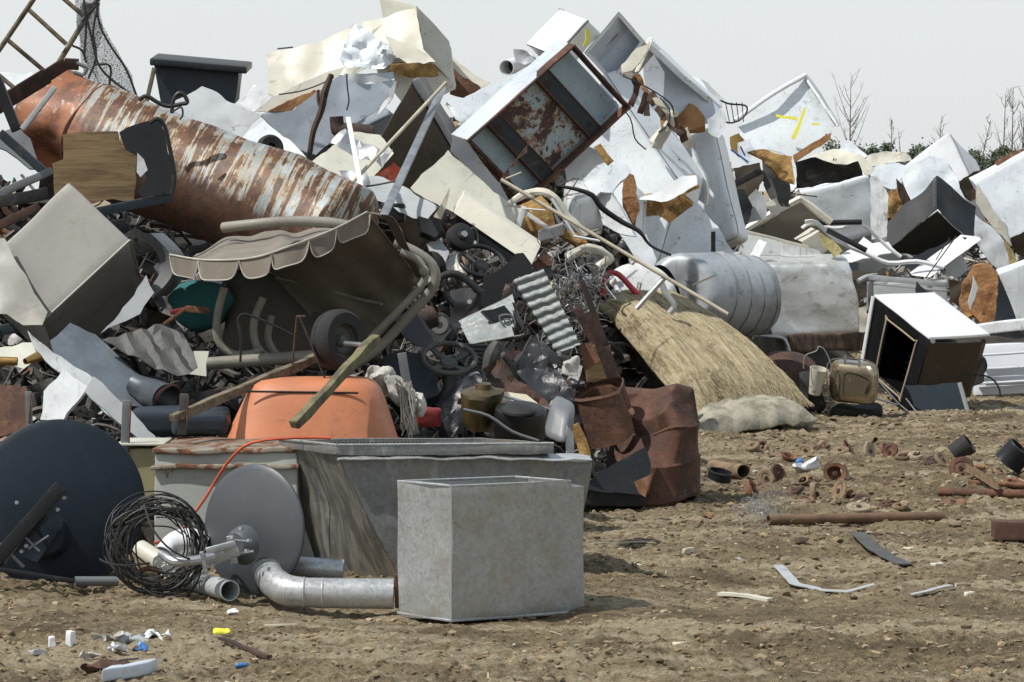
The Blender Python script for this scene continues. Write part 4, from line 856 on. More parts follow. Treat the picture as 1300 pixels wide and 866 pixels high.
for a, w in ((0, .018), (.975, .022)): lofs.append(('edge_rail', dent(slab(a, .0, a+w, 1, .08, -.018), .003, 6), M['rust']))
for a in (.30, .76): lofs.append(('cross_channel', dent(slab(a-.055, .03, a+.055, .97, .05, .02), .003, 6), M['bluegrey'], None, [('rust_edge', join(slab(a-.058, .03, a-.048, .97, .055, .012), slab(a+.048, .03, a+.058, .97, .055, .012)), M['rust']), ('bolt_hole', lathe(frp(a+.02, .16, .018), -N1, [(.001, .002), (.035, .002)], 16), M['black']), ('bolt_hole', lathe(frp(a-.01, .84, .018), -N1, [(.001, .002), (.025, .002)], 16), M['black'])]))
T('furnace_frame', 'blue-grey appliance base with rusted rails and scorched centre panel, tilted high mid-heap', 'appliance base', lofs)
T('saw_blade', 'rusty toothed strip hanging down below the blue rusted base', 'toothed strip', [('strip', sheet([(689, 160), (678, 172), (680, 178), (668, 186), (670, 194), (656, 202), (655, 212), (646, 214), (648, 226), (636, 230), (636, 242), (626, 246), (624, 256), (620, 250), (650, 208), (682, 166)], 22.1, (.1, .1), .008, .004, 3, .05), M['rust'])])
# white cabinet side to its upper left
wrinkle([(566, 128), (590, 124), (640, 104), (700, 64), (724, 58), (676, 96), (640, 128), (604, 160), (586, 152)], 23.3, 'white', 'long white side panel above the blue rusted base', (.2, .5), .03, 16, 1.6)
wrinkle([(568, 132), (600, 146), (618, 154), (598, 166), (578, 154)], 23.0, 'white2', 'torn white scrap between the dark brown fridge and the blue rusted base', (.2, .5), .07, 18, 5)
wrinkle([(576, 80), (592, 88), (610, 112), (588, 124), (572, 118)], 25.0, 'rust', 'rusty sheet just right of the highest fridge', (.1, .3), .05, 19, 4)
wrinkle([(574, 72), (600, 92), (622, 104), (612, 112), (590, 96), (574, 84)], 24.8, 'cream', 'cream broken strip over the rusty sheet on the crest', (.1, .4), .03, 20, 4)
T('pail', 'small white pail lying on its side on the crest, mouth toward the camera', 'pail', [('pail_body', pipe([P(643, 86, 24.9), P(672, 78, 25.4)], .062, .006, 28), M['pwhite']), ('inside', lathe(P(648, 85, 25.1), (-.8, -1, -.1), [(.001, 0), (.055, 0)], 24), M['dust'])])
wrinkle([(652, 60), (668, 66), (684, 76), (666, 82), (656, 74)], 24.8, 'alu', 'shiny crumpled scrap beside the white pail', (.1, .3), .06, 21, 6, step=.03)
ap('fridge', 'white fridge end with a yellow paint mark, leaning back on the crest right of the pail', 'fridge', (741, 24), (706, 12), (722, 64), (762, 40), 25.6, M['white'], fix=(-.35, -.10, .5), seed=7) if 0 else None
ap('fridge', 'white fridge leaning on the crest with a short yellow paint stroke on its end', 'fridge', (746, 24), (711, 11), (704, 70), (764, 42), 25.3, M['pwhite'], fix=(.25, -.30, .25), amp=.006, seed=7,
   extra=lambda O, U, V, W, fx: [('paint_mark', sheet([(744, 38), (748, 38), (748, 50), (745, 58), (741, 57), (744, 48)], 25.22, (1.2, .3), .003, 0), M['yellow'])])
ap('chest_freezer', 'open grey-lined freezer tilted on the crest right of the yellow-stroked fridge', 'freezer', (786, 14), (820, 52), (742, 66), (800, 30), 25.5, M['ltgrey'], fix=(.15, -.05, .22), open_='w0', liner=M['wlin'], core=M['white2'], th=.03, amp=.008, seed=8,
   extra=lambda O, U, V, W, fx: [('compressor_shelf', box(P(752, 76, 25.6), P(780, 48, 25.6)-P(752, 76, 25.6), Vector((.04, 0, .03)), Vector((0, .15, 0)), .006), M['grey'])])
wrinkle([(790, 82), (808, 62), (826, 52), (822, 66), (804, 88), (790, 92)], 25.1, 'cream', 'cream door edge standing right of the open grey-lined freezer', (.1, .3), .03, 22, 3, t=.05)
# right: long grey-lined fridge and foam tangle
T('fridge', 'long grey-lined fridge lying open down the right slope from the crest', 'fridge', [
  ('inner_wall', sheet([(816, 78), (828, 56), (872, 96), (914, 138), (900, 156), (872, 160), (836, 146), (820, 112)], 26.1, (.15, .25), .01, .015, 1.4, .06, 23), M['wlin']),
  ('top_wall', dent(box(P(822, 52, 25.7), P(917, 137, 26.2)-P(822, 52, 25.7), Vector((.03, .5, .06)), Vector((-.02, 0, -.045)), .008, (14, 6, 1)), .006, 3, 9), M['white']), ('end_wall', dent(box(P(822, 54, 25.65), P(806, 92, 25.5)-P(822, 54, 25.65), Vector((.03, .45, .06)), Vector((.04, 0, .01)), .008, (6, 6, 1)), .006, 3, 9), M['cream']),
  ('torn_corner', sheet([(900, 150), (918, 136), (924, 150), (914, 176), (900, 168)], 25.9, (.4, .3), .006, .05, 4, .04, 12), M['white2'])])
wrinkle([(856, 96), (870, 92), (888, 100), (904, 122), (890, 118), (870, 108)], 27.0, 'white', 'white triangular peak behind the long open fridge', (.1, .6), .03, 24, 3)
wrinkle([(884, 100), (900, 104), (920, 126), (912, 132), (896, 118)], 27.6, 'ltgrey', 'thin pale sheet behind the long open fridge', (.1, .8), .03, 25, 3)
wrinkle([(852, 158), (874, 130), (896, 146), (894, 158), (860, 170)], 26.0, 'foamo', 'torn block of orange foam beside the long open fridge', (.1, .4), .09, 26, 5, 'foam_block', 'foam', .08)
T('fan_cage', 'black wire cage behind the white panel with yellow marks', 'cage', [('ring', join(*[tp([(912, 128), (926, 132), (946, 134), (948, 142), (940, 152), (924, 156), (914, 144)], 27.5+.05*i, .008, closed=True) for i in range(2)]), M['black']), ('bars', join(*[rod((914+i*7, 130), (920+i*6, 155), 27.5, .004) for i in range(5)]), M['black'])])
# wood / foam debris cascade at (790-890,80-180)
r_ = random.Random(11)
for i in range(16):
    x, y = 796+i*4.6+r_.uniform(-6, 6), 92+i*5.4+r_.uniform(-12, 10); a = r_.uniform(-1.9, -.6); l = r_.uniform(14, 34)
    mt, wd = r_.choice((('bark', 'dark brown'), ('foamo', 'orange-brown'), ('pale', 'pale'), ('rustd', 'rusty'), ('cream2', 'dirty cream')))
    T('splinter', f'{wd} splinter, '+('uppermost','second','third','fourth','fifth','sixth','seventh','eighth','ninth','tenth','eleventh','twelfth','thirteenth','fourteenth','fifteenth','lowest')[i]+' of the debris stream below the open crest freezer', 'splinter', [('splinter', dent(plank((x, y), (x+l*math.cos(a), y-l*math.sin(a)*.9), 25.0+r_.uniform(-.2, .3), r_.uniform(.03, .08), .03), .02, 7, i), M[mt])], 'splinters spilling from the open fridge')
T('bent_trim', 'cream curved trim tube below the orange foam block', 'trim', [('trim', tp([(856, 141), (850, 156), (840, 172), (830, 184)], 25.0, [.04, .045, .055, .06], seg=12), M['cream'])])
# blue-white big panels centre-right
ap('fridge', 'smooth white fridge side sloping down right of the blue rusted base', 'fridge', (768, 178), (812, 112), (862, 250), (792, 190), 25.2, M['white'], fix=(.15, .0, .5), amp=.01, seed=10) if 0 else None
ap('fridge', 'long smooth white fridge side sloping down right of the blue rusted base', 'fridge', (766, 92), (730, 210), (862, 236), (800, 84), 25.4, M['white'], fix=(-.25, -.35, .5), amp=.008, seed=10)
ap('fridge', 'tall white fridge lying upright with a rounded lit edge left of the broken cream door', 'fridge', (905, 160), (842, 186), (938, 300), (920, 168), 26.2, M['white'], fix=(.2, -.25, .5), amp=.010, seed=11, r=.05, n=(12, 14, 6))
wrinkle([(836, 186), (870, 176), (884, 200), (900, 240), (896, 260), (872, 246), (850, 236)], 25.7, 'white3', 'grimy white strip beside the tall white fridge', (-.5, .1), .03, 27, 3)
T('bent_strip', 'black bent strip lying on the grimy white strip', 'strip', [('strip', tp([(862, 202), (852, 220), (856, 228), (864, 229)], 25.4, .01), M['black'])])
wrinkle([(804, 250), (838, 250), (880, 226), (886, 240), (868, 250), (878, 262), (846, 286), (838, 296), (826, 284), (816, 266)], 24.9, 'foam', 'torn yellow-brown foam slab hanging under the white flap', (-.2, -.3), .07, 28, 4, 'foam_slab', 'foam', .06)
wrinkle([(804, 252), (826, 246), (850, 236), (866, 224), (884, 222), (886, 234), (856, 250), (840, 254)], 24.7, 'pwhite', 'bright white flap above the yellow-brown foam slab', (.1, .8), .05, 29, 4)
wrinkle([(740, 230), (770, 210), (796, 208), (802, 214), (776, 246), (762, 244), (754, 250)], 24.2, 'white', 'torn white sheet with a hole under the blue rusted base', (.1, .5), .05, 30, 3)
wrinkle([(756, 252), (772, 240), (792, 272), (806, 300), (790, 298), (766, 286)], 24.1, 'white2', 'narrow white box edge right of the grey rounded cabinet', (-.6, .2), .03, 31, 3, t=.05)
wrinkle([(790, 214), (804, 222), (812, 260), (806, 290), (792, 262)], 24.4, 'foamo', 'thin strip of brown foam between two white panels', (.1, .1), .04, 32, 5, t=.04)
ap('fridge', 'small white box face standing between strips of foam', 'box', (800, 238), (818, 256), (798, 282), (806, 234), 24.5, M['white'], fix=(.2, .0, .3), seed=12)
ap('water_heater_box', 'grimy grey cabinet with rounded shoulder below the blue rusted base', 'cabinet', (722, 250), (780, 240), (722, 300), (712, 228), 24.0, M['white3'], fix=(.35, .0, .3), amp=.02, r=.08, n=(10, 10, 6), seed=13)
wrinkle([(716, 196), (742, 184), (778, 202), (760, 210), (734, 232), (720, 228)], 24.3, 'ltgrey', 'inner grey wall of a broken fridge just below the blue rusted base', (.1, -.2), .02, 33, 2)
wrinkle([(754, 186), (762, 182), (780, 206), (772, 212)], 24.0, 'foam', 'short brown foam edge on the broken grey wall', (.1, 0), .03, 34, 5, t=.04)
T('power_cable', 'thick black cable snaking down from the blue rusted base to the crushed cylinder', 'cable', [('cable', tp([(706, 236), (730, 240), (752, 248), (764, 264), (790, 282), (812, 294), (826, 312), (852, 324)], 23.7, [.012, .014, .02, .022, .02, .016, .01, .01]), M['cable'])])
# white panel and cream panel left of centre
wrinkle([(521, 238), (568, 190), (596, 214), (640, 252), (668, 268), (648, 290), (604, 276), (560, 262)], 21.6, 'cream2', 'large pale cream panel leaning below the dark brown fridge', (.1, .7), .03, 35, 1.6)
wrinkle([(574, 172), (590, 178), (620, 214), (648, 256), (640, 262), (600, 222), (572, 190)], 22.0, 'grey', 'dark grey folded sheet beside the pale cream panel', (.1, .3), .03, 36, 2)
lo_ = P(588, 246, 20.5); ux = P(687, 312, 20.3)-lo_; vx = P(575, 270, 20.35)-lo_
T('cream_casing', 'long cream box panel slanting down right over the black car parts', 'panel', [('panel', dent(box(lo_, ux, vx, Vector((0, .10, .03)), .008, (10, 3, 2)), .004, 2), M['cream']), ('underside', dent(box(vx+lo_+Vector((.02, .02, -.10)), ux*.92, Vector((0, 0, .09)), Vector((0, .12, 0)), .006, (8, 2, 2)), .005, 3), M['dkgrey'])])
T('wood_wedge', 'pale pointed splinter standing left of the long cream box panel', 'splinter', [('wedge', sheet([(571, 237), (566, 262), (560, 278), (550, 276), (562, 252)], 20.2, (.1, .2), .02, .004), M['pale'])])
# broken fridge door with yellow foam
fd = 21.6
T('broken_fridge', 'broken fridge door with torn yellow foam and exposed frame under the long thin pole', 'fridge door', [
  ('frame_left', dent(tp([(634, 272), (664, 250), (690, 244), (704, 252), (716, 276), (740, 300)], fd, .028, seg=8), .02, 6), M['cream']), ('foam_lining', sheet([(636, 276), (664, 256), (686, 248), (700, 262), (706, 286), (742, 300), (756, 322), (736, 314), (700, 292), (682, 300), (664, 292)], fd+.12, (0, .2), .05, .06, 5, .04, 7), M['foam']),
  ('shelf_rail', join(plank((666, 262), (656, 292), fd-.1, .04, .04, up=(1, 0, 0)), plank((664, 268), (696, 290), fd-.1, .03, .03)), M['pwhite']), ('thin_rails', join(rod((664, 265), (692, 267), fd-.15, .006), rod((728, 300), (762, 306), fd-.15, .008), rod((700, 252), (730, 300), fd-.1, .01)), M['pwhite']),
  ('inner_box', dent(box(P(684, 308, fd-.1), Vector((.17, .1, .05)), Vector((0, 0, .08)), Vector((0, .2, 0)), .008), .01, 4), M['ltgrey']), ('lower_frame', dent(tp([(720, 328), (740, 318), (764, 320), (772, 330), (760, 340)], fd-.1, .035, seg=8), .02, 5), M['cream'])])
wrinkle([(664, 294), (690, 292), (700, 304), (686, 316), (676, 310)], 21.9, 'bark', 'dark brown lining inside the broken fridge door', (0, .2), .04, 37)
wrinkle([(672, 338), (690, 316), (706, 330), (704, 350), (684, 346)], 20.5, 'rust', 'rusty plate below the end of the long cream box panel', (0, .2), .02, 38)
T('long_pole', 'long thin pale pole lying from the blue base down across the crushed cylinder', 'pole', [('pole', rod((636, 228, 21.2), (924, 399, 20.9), 21, .013), M['pale']), ('nail', rod((642, 227), (662, 219), 21.1, .006), M['pale'])])
# car parts: steering wheels and dark plastic
def swheel(lb, c, ax, r, mt, kind):
    c = Vector(c); u, v, w = frame(ax); rot = lambda a, rr, h=0: c+(u*math.cos(a)+v*math.sin(a))*rr+w*h
    rim = tube([rot(2*math.pi*i/40, r) for i in range(40)], .015, 10, closed=True, smooth=1)
    sp = [thick(grid(lambda p, q, a=a: rot(a+(q-.5)*(.5-.25*p), .03+(r-.035)*p, -.03*(1-p)), 8, 3), .012) for a in kind]
    hub = lathe(c-w*.03, ax, [(.001, .018), (.04, .016), (.052, 0), (.045, -.04), (.03, -.1)], 20)
    return T('car_steering_wheel', lb, 'steering wheel', [('rim', rim, M[mt]), ('spokes', join(*sp), M['dust']), ('hub', hub, M['dust'])])
swheel('grey steering wheel facing up on its column in front of the corrugated sheet', P(570, 455, 17.0), (.08, -.52, .85), .142, 'dust', (.5, 2.2, 3.9, 5.4))
swheel('black steering wheel half buried below the long cream box panel', P(612, 332, 19.7), (.25, -.62, .78), .145, 'dkgrey', (.3, 2.4, 4.4))
T('steering_column', 'thick grey column below the grey steering wheel', 'steering column', [('column', tp([(572, 462), (575, 490), (566, 512)], 17.05, [.035, .05, .06], seg=14), M['dust'])])
def blob(name, lb, cat, o, d, mt, tilt=(0, .3), t=.1, amp=.03, seed=0, fr=4, step=.05): return T(name, lb, cat, [('shell', sheet(o, d, tilt, t, amp, fr, step, seed), M[mt])])
blob('car_trim', 'flat black moulded panel with rounded corner right of the half-buried steering wheel', 'car panel', [(612, 352), (640, 340), (654, 322), (664, 321), (676, 334), (676, 344), (640, 360), (636, 382), (650, 398), (612, 400)], 19.2, 'black', (0, .1), .05, .008)
blob('foot_pedal', 'black pedal plate with raised badge on the lower corrugated sheet', 'pedal', [(612, 394), (640, 388), (654, 402), (658, 414), (650, 432), (638, 430), (626, 410)], 17.9, 'dkgrey', (.2, .3), .04, .01)
T('ring_emblem', 'raised ring emblem on the black pedal plate', 'emblem', [('ring', join(tp([(634, 402), (648, 400), (654, 410), (650, 420), (640, 414)], 17.84, .006, closed=True), tp([(640, 406), (648, 406), (646, 413)], 17.84, .005, closed=True)), M['grey'])])
def corrq(lb, cs, ds, nw, am, curl=0):
    a, b, c_, e_ = [P(*q, d) for q, d in zip(cs, ds)]; n = (b-a).cross(e_-a).normalized(); n = n if n.y < 0 else -n
    def fn(u, v):
        p = a.lerp(b, u).lerp(e_.lerp(c_, u), v); w = math.sin(v*nw*2*math.pi)*am*(1+.3*noise.noise(Vector((u*3, v*3, nw))))
        return p+n*(w+.03*noise.noise(p*3)+curl*max(0, .18-u)*-4*.3)+(e_-a).normalized()*.012*noise.noise(Vector((u*5, v*2, 1)))
    T('corrugated_sheet', lb, 'corrugated sheet', [('sheet', thick(grid(fn, 18, nw*12), .003), M['zinc'])])
corrq('zinc corrugated sheet standing upright in the centre of the heap', ((643, 360), (690, 342), (737, 438), (700, 452)), (18.3, 18.25, 18.1, 18.15), 9, .007, 1)
corrq('second zinc corrugated sheet lying lower and left of the upright one', ((583, 410), (652, 374), (652, 428), (598, 440)), (18.2, 18.2, 17.7, 17.7), 5, .013)
T('radiator_grille', 'dark slatted grille right of the grey steering wheel', 'grille', [('slats', join(*[plank((590+i*2.5, 438+i*5.4), (622-i*2, 440+i*5.4), 17.4, .02, .02) for i in range(7)]), M['dkgrey']), ('housing', dent(tp([(634, 436), (626, 450), (622, 468), (618, 484)], 17.35, [.03, .045, .045, .03], seg=10), .01, 6), M['dust'])])
blob('vinyl_upholstery', 'black crumpled vinyl car seat skin running down from the upright corrugated sheet', 'car seat', [(654, 462), (668, 440), (680, 424), (692, 446), (706, 464), (716, 490), (736, 512), (742, 524), (734, 540), (722, 538), (700, 520), (680, 504), (668, 484)], 17.2, 'vinyl', (.2, .7), .06, .13, 2, 5, .025)
blob('vinyl_flap', 'pointed black vinyl flap above the car seat skin', 'flap', [(676, 425), (690, 432), (706, 446), (716, 460), (700, 470), (684, 458), (656, 466)], 17.5, 'vinyl', (.2, .5), .02, .09, 3, 5, .03)
blob('wheel_arch', 'brown dusty wheel arch liner between grille and vinyl seat', 'wheel arch', [(626, 462), (640, 450), (660, 448), (672, 462), (680, 480), (664, 488), (640, 490), (628, 482)], 17.45, 'rustd', (.1, .4), .04, .05, 4, 3)
T('air_cleaner', 'round black air cleaner housing behind the hopper', 'air cleaner', [('housing', lathe(P(660, 548, 16.0), (.05, -.25, 1), [(.001, .13), (.11, .13), (.13, .12), (.135, .10), (.135, 0), (.125, -.03)], 36), M['black']), ('cover', lathe(P(658, 522, 15.9), (.05, -.25, 1), [(.001, .03), (.02, .035), (.07, .02), (.085, .012), (.088, 0)], 36), M['blackm']), ('pale_tray', sheet([(624, 494), (668, 500), (692, 520), (690, 535), (640, 516), (622, 514)], 16.6, (0, 1.2), .006, .02), M['pale'])])
T('moulded_cowl', 'grey moulded plastic cowl standing at the right end of the hopper', 'cowl', [('face', dent(box(P(687, 558, 15.2), P(718, 572, 15.1)-P(687, 558, 15.2), P(695, 512, 15.3)-P(687, 558, 15.2), Vector((.03, .22, .05)), .05, (10, 12, 6)), .012, 3), M['grey']), ('torn_edge', sheet([(722, 540), (730, 552), (730, 576), (720, 578), (718, 560)], 15.15, (.3, 0), .01, .01), M['ltgrey'])])
T('fuel_can', 'brown translucent plastic can behind the hopper', 'can', [('can_body', dent(lathe(P(608, 550, 16.1), (.12, -.1, 1), [(.001, 0), (.09, 0), (.10, .03), (.115, .20), (.11, .22), (.04, .235), (.03, .26), (.001, .26)], 28, sc=(1, .8)), .03, 5), M['glassy']), ('cap', lathe(P(611, 494, 16.1), (.12, -.1, 1), [(.03, 0), (.035, .02), (.001, .03)], 16), M['rustd'])])
blob('car_dashboard', 'black broken dashboard chunk under the grey steering wheel', 'dashboard', [(558, 508), (580, 482), (606, 470), (616, 472), (604, 492), (590, 508), (588, 548), (570, 556), (560, 530)], 16.4, 'vinyl', (0, .5), .06, .12, 9, 6, .025)
blob('vinyl_upholstery', 'dark rounded seat cushion left of the grey steering wheel', 'car seat', [(486, 452), (510, 444), (538, 450), (552, 470), (556, 500), (530, 512), (496, 506)], 17.0, 'bluegrey', (0, .5), .10, .02, 11, 2)
T('red_canister', 'red plastic canister between the rag and the dashboard chunk', 'canister', [('canister_body', dent(box(P(526, 542, 16.0), Vector((.13, .03, -.01)), Vector((.01, 0, .10)), Vector((0, .12, 0)), .02), .01, 6), M['red'])])
T('white_bracket', 'curved white plastic strip left of the grey steering wheel', 'strip', [('strip', tp([(530, 402), (534, 420), (532, 436), (526, 448)], 17.6, [.008, .016, .016, .014]), M['pwhite'])])
T('rag_mop', 'frayed dirty white rag hanging beside the wheelbarrow', 'rag', [('bunched_cloth', join(*[dent(box(P(462+i*11, 486+i*7, 15.6-.02*i), Vector((.09, 0, -.02)), Vector((0, 0, .10)), Vector((0, .08, 0)), .03, (5, 5, 3)), .035, 9, i) for i in range(6)]), M['rag']), ('fringe', join(*[tp([(500+r_.uniform(0, 26), 480+r_.uniform(0, 14)), (508+r_.uniform(0, 20), 510), (516+r_.uniform(-8, 10), 540+r_.uniform(-20, 16))], 15.45+r_.uniform(-.04, .04), .004, seg=4) for i in range(34)]), M['rag'])])
T('steel_bar', 'grey flat bar standing behind the frayed rag', 'steel bar', [('bar', plank((510, 448), (527, 552), 15.9, .045, .02, up=(1, 0, 0)), M['grey'])])
T('curved_strap', 'thin bent dark strap lying behind the hopper rim', 'strap', [('strap', tp([(588, 520), (620, 528), (650, 548), (684, 560)], 15.6, .008), M['grey'])])
blob('wing_panel', 'black folded wing panel beside the white curved strip', 'car panel', [(530, 398), (552, 402), (574, 418), (560, 436), (540, 432)], 17.9, 'dkgrey', (0, .4), .03, .03, 12)
blob('headlamp_shell', 'black cup-shaped housing right of the canopy ridge', 'lamp housing', [(532, 276), (556, 278), (562, 292), (552, 300), (534, 294)], 20.0, 'black', (0, .3), .08, .03, 13)
T('coil_spring', 'grey coiled hose behind the half-buried steering wheel', 'spring', [('coil', tube([P(600+10*math.cos(i*.8)*.7, 304+14*math.sin(i*.8), 20.0+.012*i*.5) for i in range(40)], .007, 6), M['dust'])])
blob('engine_cover', 'white torn engine cover bits left of the half-buried steering wheel', 'cover', [(540, 310), (556, 300), (570, 318), (564, 334), (548, 330)], 20.0, 'ltgrey', (0, .6), .02, .05, 14, 5)
# rusty right of centre
T('angle_iron', 'long rusty angle iron leaning beside the insulation roll', 'angle iron', [('flange', join(plank((738, 356), (770, 440), 18.4, .035, .03, up=(1, 0, 0)), plank((770, 440), (788, 488), 18.3, .03, .03, up=(1, 0, 0))), M['rustd']), ('inner_web', plank((746, 396), (778, 486), 18.5, .05, .015, up=(1, 0, 0)), M['rustd'])])
T('channel_rail', 'pale rusty channel leaning behind the angle iron', 'rail', [('rail', plank((732, 390), (772, 470), 18.7, .05, .03, up=(1, 0, 0)), M['rustd']), ('bracket', sheet([(734, 436), (750, 434), (762, 458), (744, 470)], 18.2, (0, .2), .01, .01), M['rusto'])])
T('wooden_block', 'stained timber block behind the crushed barrel', 'timber', [('block', box(P(745, 486, 18.6), Vector((.16, .02, .0)), Vector((-.02, 0, .22)), Vector((0, .1, 0)), .006), M['ply'])])
wm = []; r2 = random.Random(5)
for i in range(120):
    x, y = 704+r2.gauss(26, 16), 372+r2.gauss(0, 24); pts = [(x, y)]
    a = r2.uniform(0, 6.3)
    for j in range(3): a += r2.uniform(-.9, .9); pts.append((pts[-1][0]+11*math.cos(a), pts[-1][1]+12*math.sin(a)))
    wm.append(tp([(p[0], p[1], 19.3+r2.uniform(-.3, .1)) for p in pts], 19, .0028, seg=4, smooth=2))
T('chicken_wire', 'springy bundle of thin silver wire left of the round tank lid', 'wire bundle', [('wires', join(*wm), M['wire'])])
# crushed drum
c = P(826, 634, 17.4)
bar_ = lathe(c, (-.04, .02, 1), [(.001, .02), (.25, .02), (.262, 0), (.265, .02), (.258, .03), (.258, .20), (.268, .215), (.258, .23), (.258, .40), (.268, .415), (.258, .43), (.25, .56), (.24, .585), (.16, .605), (.001, .61)], 56)
bar_ = xf(dent(bar_, .03, 2.6, 8), lambda v: v+Vector((crump(v, 3.2, 1)-.1, crump(v, 3.2, 4)-.1, .3*crump(v, 3, 7)))*.07); bar_ = crush(bar_, P(770, 540, 17.2), .34, (.10, .14, .0)); bar_ = crush(bar_, P(806, 500, 17.2), .30, (.0, .10, -.16)); bar_ = crush(bar_, P(884, 500, 17.2), .2, (-.05, .08, -.05)); bar_ = crush(bar_, P(830, 560, 17.1), .2, (0, .07, 0))
inn = lathe(P(765, 498, 17.3), (-.35, -.35, .8), [(.10, -.14), (.11, -.02), (.112, .0), (.118, .005), (.11, .01)], 30)
T('oil_drum', 'crushed rust-red steel drum standing at the foot of the heap', 'drum', [('drum_body', thick(bar_, .004), rusty('drum_rust', (.095, .041, .024), (.04, .024, .02), (.17, .085, .045), .5)), ('torn_rim', dent(inn, .02, 5), M['rust']), ('bent_neck', dent(lathe(P(772, 552, 17.25), (-.28, -.2, .95), [(.16, 0), (.145, .10), (.13, .22), (.14, .235), (.13, .25)], 36), .02, 4), M['rust'])])
tb = box(P(738, 632, 16.7), P(828, 634, 16.6)-P(738, 632, 16.7), Vector((0, .02, .05)), Vector((0, .25, .02)), .005)
T('black_tray', 'black folded steel tray leaning at the foot of the crushed drum', 'tray', [('base_fold', dent(box(P(740, 643, 17.0), P(820, 643, 17.0)-P(740, 643, 17.0), Vector((0, 0, .09)), Vector((0, .25, 0)), .006), .004, 4), M['dkgrey']), ('raised_side', sheet([(744, 614), (760, 600), (820, 566), (828, 590), (824, 612), (818, 628), (744, 622)], 17.0, (.1, .5), .005, .02, 2, .05), M['dkgrey']), ('bent_corner', sheet([(806, 612), (828, 600), (824, 614), (818, 630), (812, 626)], 16.55, (0, .2), .004, .01), M['rusto'])])
# insulation batts
ins = NT('weathered_glass_wool'); co = ins.scale(ins.co, (9, 2, 3)); 
dA = (P(884, 536, 22.0)-P(757, 388, 23.2)).normalized(); dB = dA.cross(Vector((0, -.2, 1))).normalized(); cbn = ins.t.nodes.new('ShaderNodeCombineXYZ')
for k_i, (ax_, sc_) in enumerate(((dA, 1.3), (dB, 17.0), (dA.cross(dB), 5.0))):
    dn = ins.t.nodes.new('ShaderNodeVectorMath'); dn.operation = 'DOT_PRODUCT'; ins.link(ins.co, dn.inputs[0]); dn.inputs[1].default_value = ax_*sc_; ins.link(dn.outputs['Value'], cbn.inputs[k_i])
n1 = ins.noise(2.5, 7, .7, co=cbn.outputs[0]); n2 = ins.noise(2.2, 5, .65); n3 = ins.noise(26, 5, .7)
cI = ins.mix(ins.ramp(n1, .36, .66), (.47, .405, .27), (.20, .155, .09)); cI = ins.mix(ins.math('MULTIPLY', ins.ramp(n2, .53, .64), ins.ramp(n3, .35, .6)), cI, (.11, .08, .045)); cI = ins.mix(ins.math('MULTIPLY', ins.ramp(n3, .55, .7), .6), cI, (.55, .50, .36))
M['wool'] = ins.fin(cI, 1.0, 0, ins.bump(ins.math('ADD', n1, n3), .8, .02), .1)
gw = plain('grey_glass_wool', (.38, .355, .285), 1, 0, .55, 9, .5, 0)
A_, B_, C_, D_ = P(757, 388, 23.2), P(846, 385, 24.4), P(1034, 515, 22.6), P(884, 536, 22.0)
mid = Vector((0, -.2, 1)).normalized()
def bat(A, B, Cc, D, th, am, seed, nu=70, nv=80, fs=1.):
    def top(u, v):
        p = A.lerp(B, u).lerp(D.lerp(Cc, u), v); e = (1-(2*u-1)**6)*(1-max(0, 2*v-1)**8)*(1-max(0, 1-4*v)**4)
        fold = .03*noise.noise(Vector((u*2.1, v*1.1, seed)))
        ragged = (D-A).normalized()*(.022*noise.noise(Vector((u*9, seed, 2)))*max(0, v-.7)*3.3)
        return p+mid*(th*e+am*e*math.sin(min(v, 1)*2.4+.3)+fold*fs+.026*noise.noise(Vector((u*7, v*1.8, seed)))+.014*noise.noise(Vector((u*16, v*4, seed)))+.006*noise.noise(Vector((u*30, v*9, seed))))+ragged*(.9 if fs > .5 else .4)
    def bot(u, v): return top(u, v)-mid*(.012+th*.8*(1-(2*u-1)**6)*(1-v**8))
    t_ = grid(top, nu, nv); b_ = grid(bot, nu, nv); n = len(t_[0]); w = nu+1; rim_ = []
    loop = [i for i in range(w)]+[j*w+nu for j in range(1, nv+1)]+[nv*w+i for i in range(nu-1, -1, -1)]+[j*w for j in range(nv-1, 0, -1)]
    for a, b in zip(loop, loop[1:]+loop[:1]): rim_.append((b, a, a+n, b+n))
    return (t_[0]+b_[0], t_[1]+[tuple(i+n for i in f[::-1]) for f in b_[1]]+rim_), top
up_m, topf = bat(A_, B_, C_, D_, .16, .10, 3)
lo_m, topl = bat(P(850, 500, 22.6), P(960, 500, 23.2), P(1040, 534, 22.15), P(890, 553, 21.75), .13, .0, 8, 40, 24, .9)
def fibres(fn, n, seed, dr, l0, ua=0, ub=1, va=0, vb=1):
    r = random.Random(seed); V, Fc = [], []
    for _ in range(n):
        u, v = r.uniform(ua, ub), r.uniform(va, vb); p = fn(u, v)+mid*r.uniform(.0, .006); l = r.uniform(.4, 1.4)*l0
        d1 = (dr+Vector((r.gauss(0, .10), r.gauss(0, .06), r.gauss(0, .02)))).normalized(); q = p+d1*l+mid*r.uniform(-.006, .003)
        sd = d1.cross(mid).normalized()*.0009; o = len(V); V += [p-sd, p+sd, q, p.lerp(q, .5)+mid*.002]; Fc += [(o, o+1, o+2), (o, o+2, o+3)]
    return V, Fc
fm = NT('loose_wool_fibres'); ge = fm.t.nodes.new('ShaderNodeNewGeometry'); c1 = fm.mix(fm.ramp(ge.outputs['Random Per Island'], .2, .8), (.60, .53, .36), (.40, .33, .20)); M['fib'] = fm.fin(c1, .9, 0)
dr_ = (D_-A_).normalized()
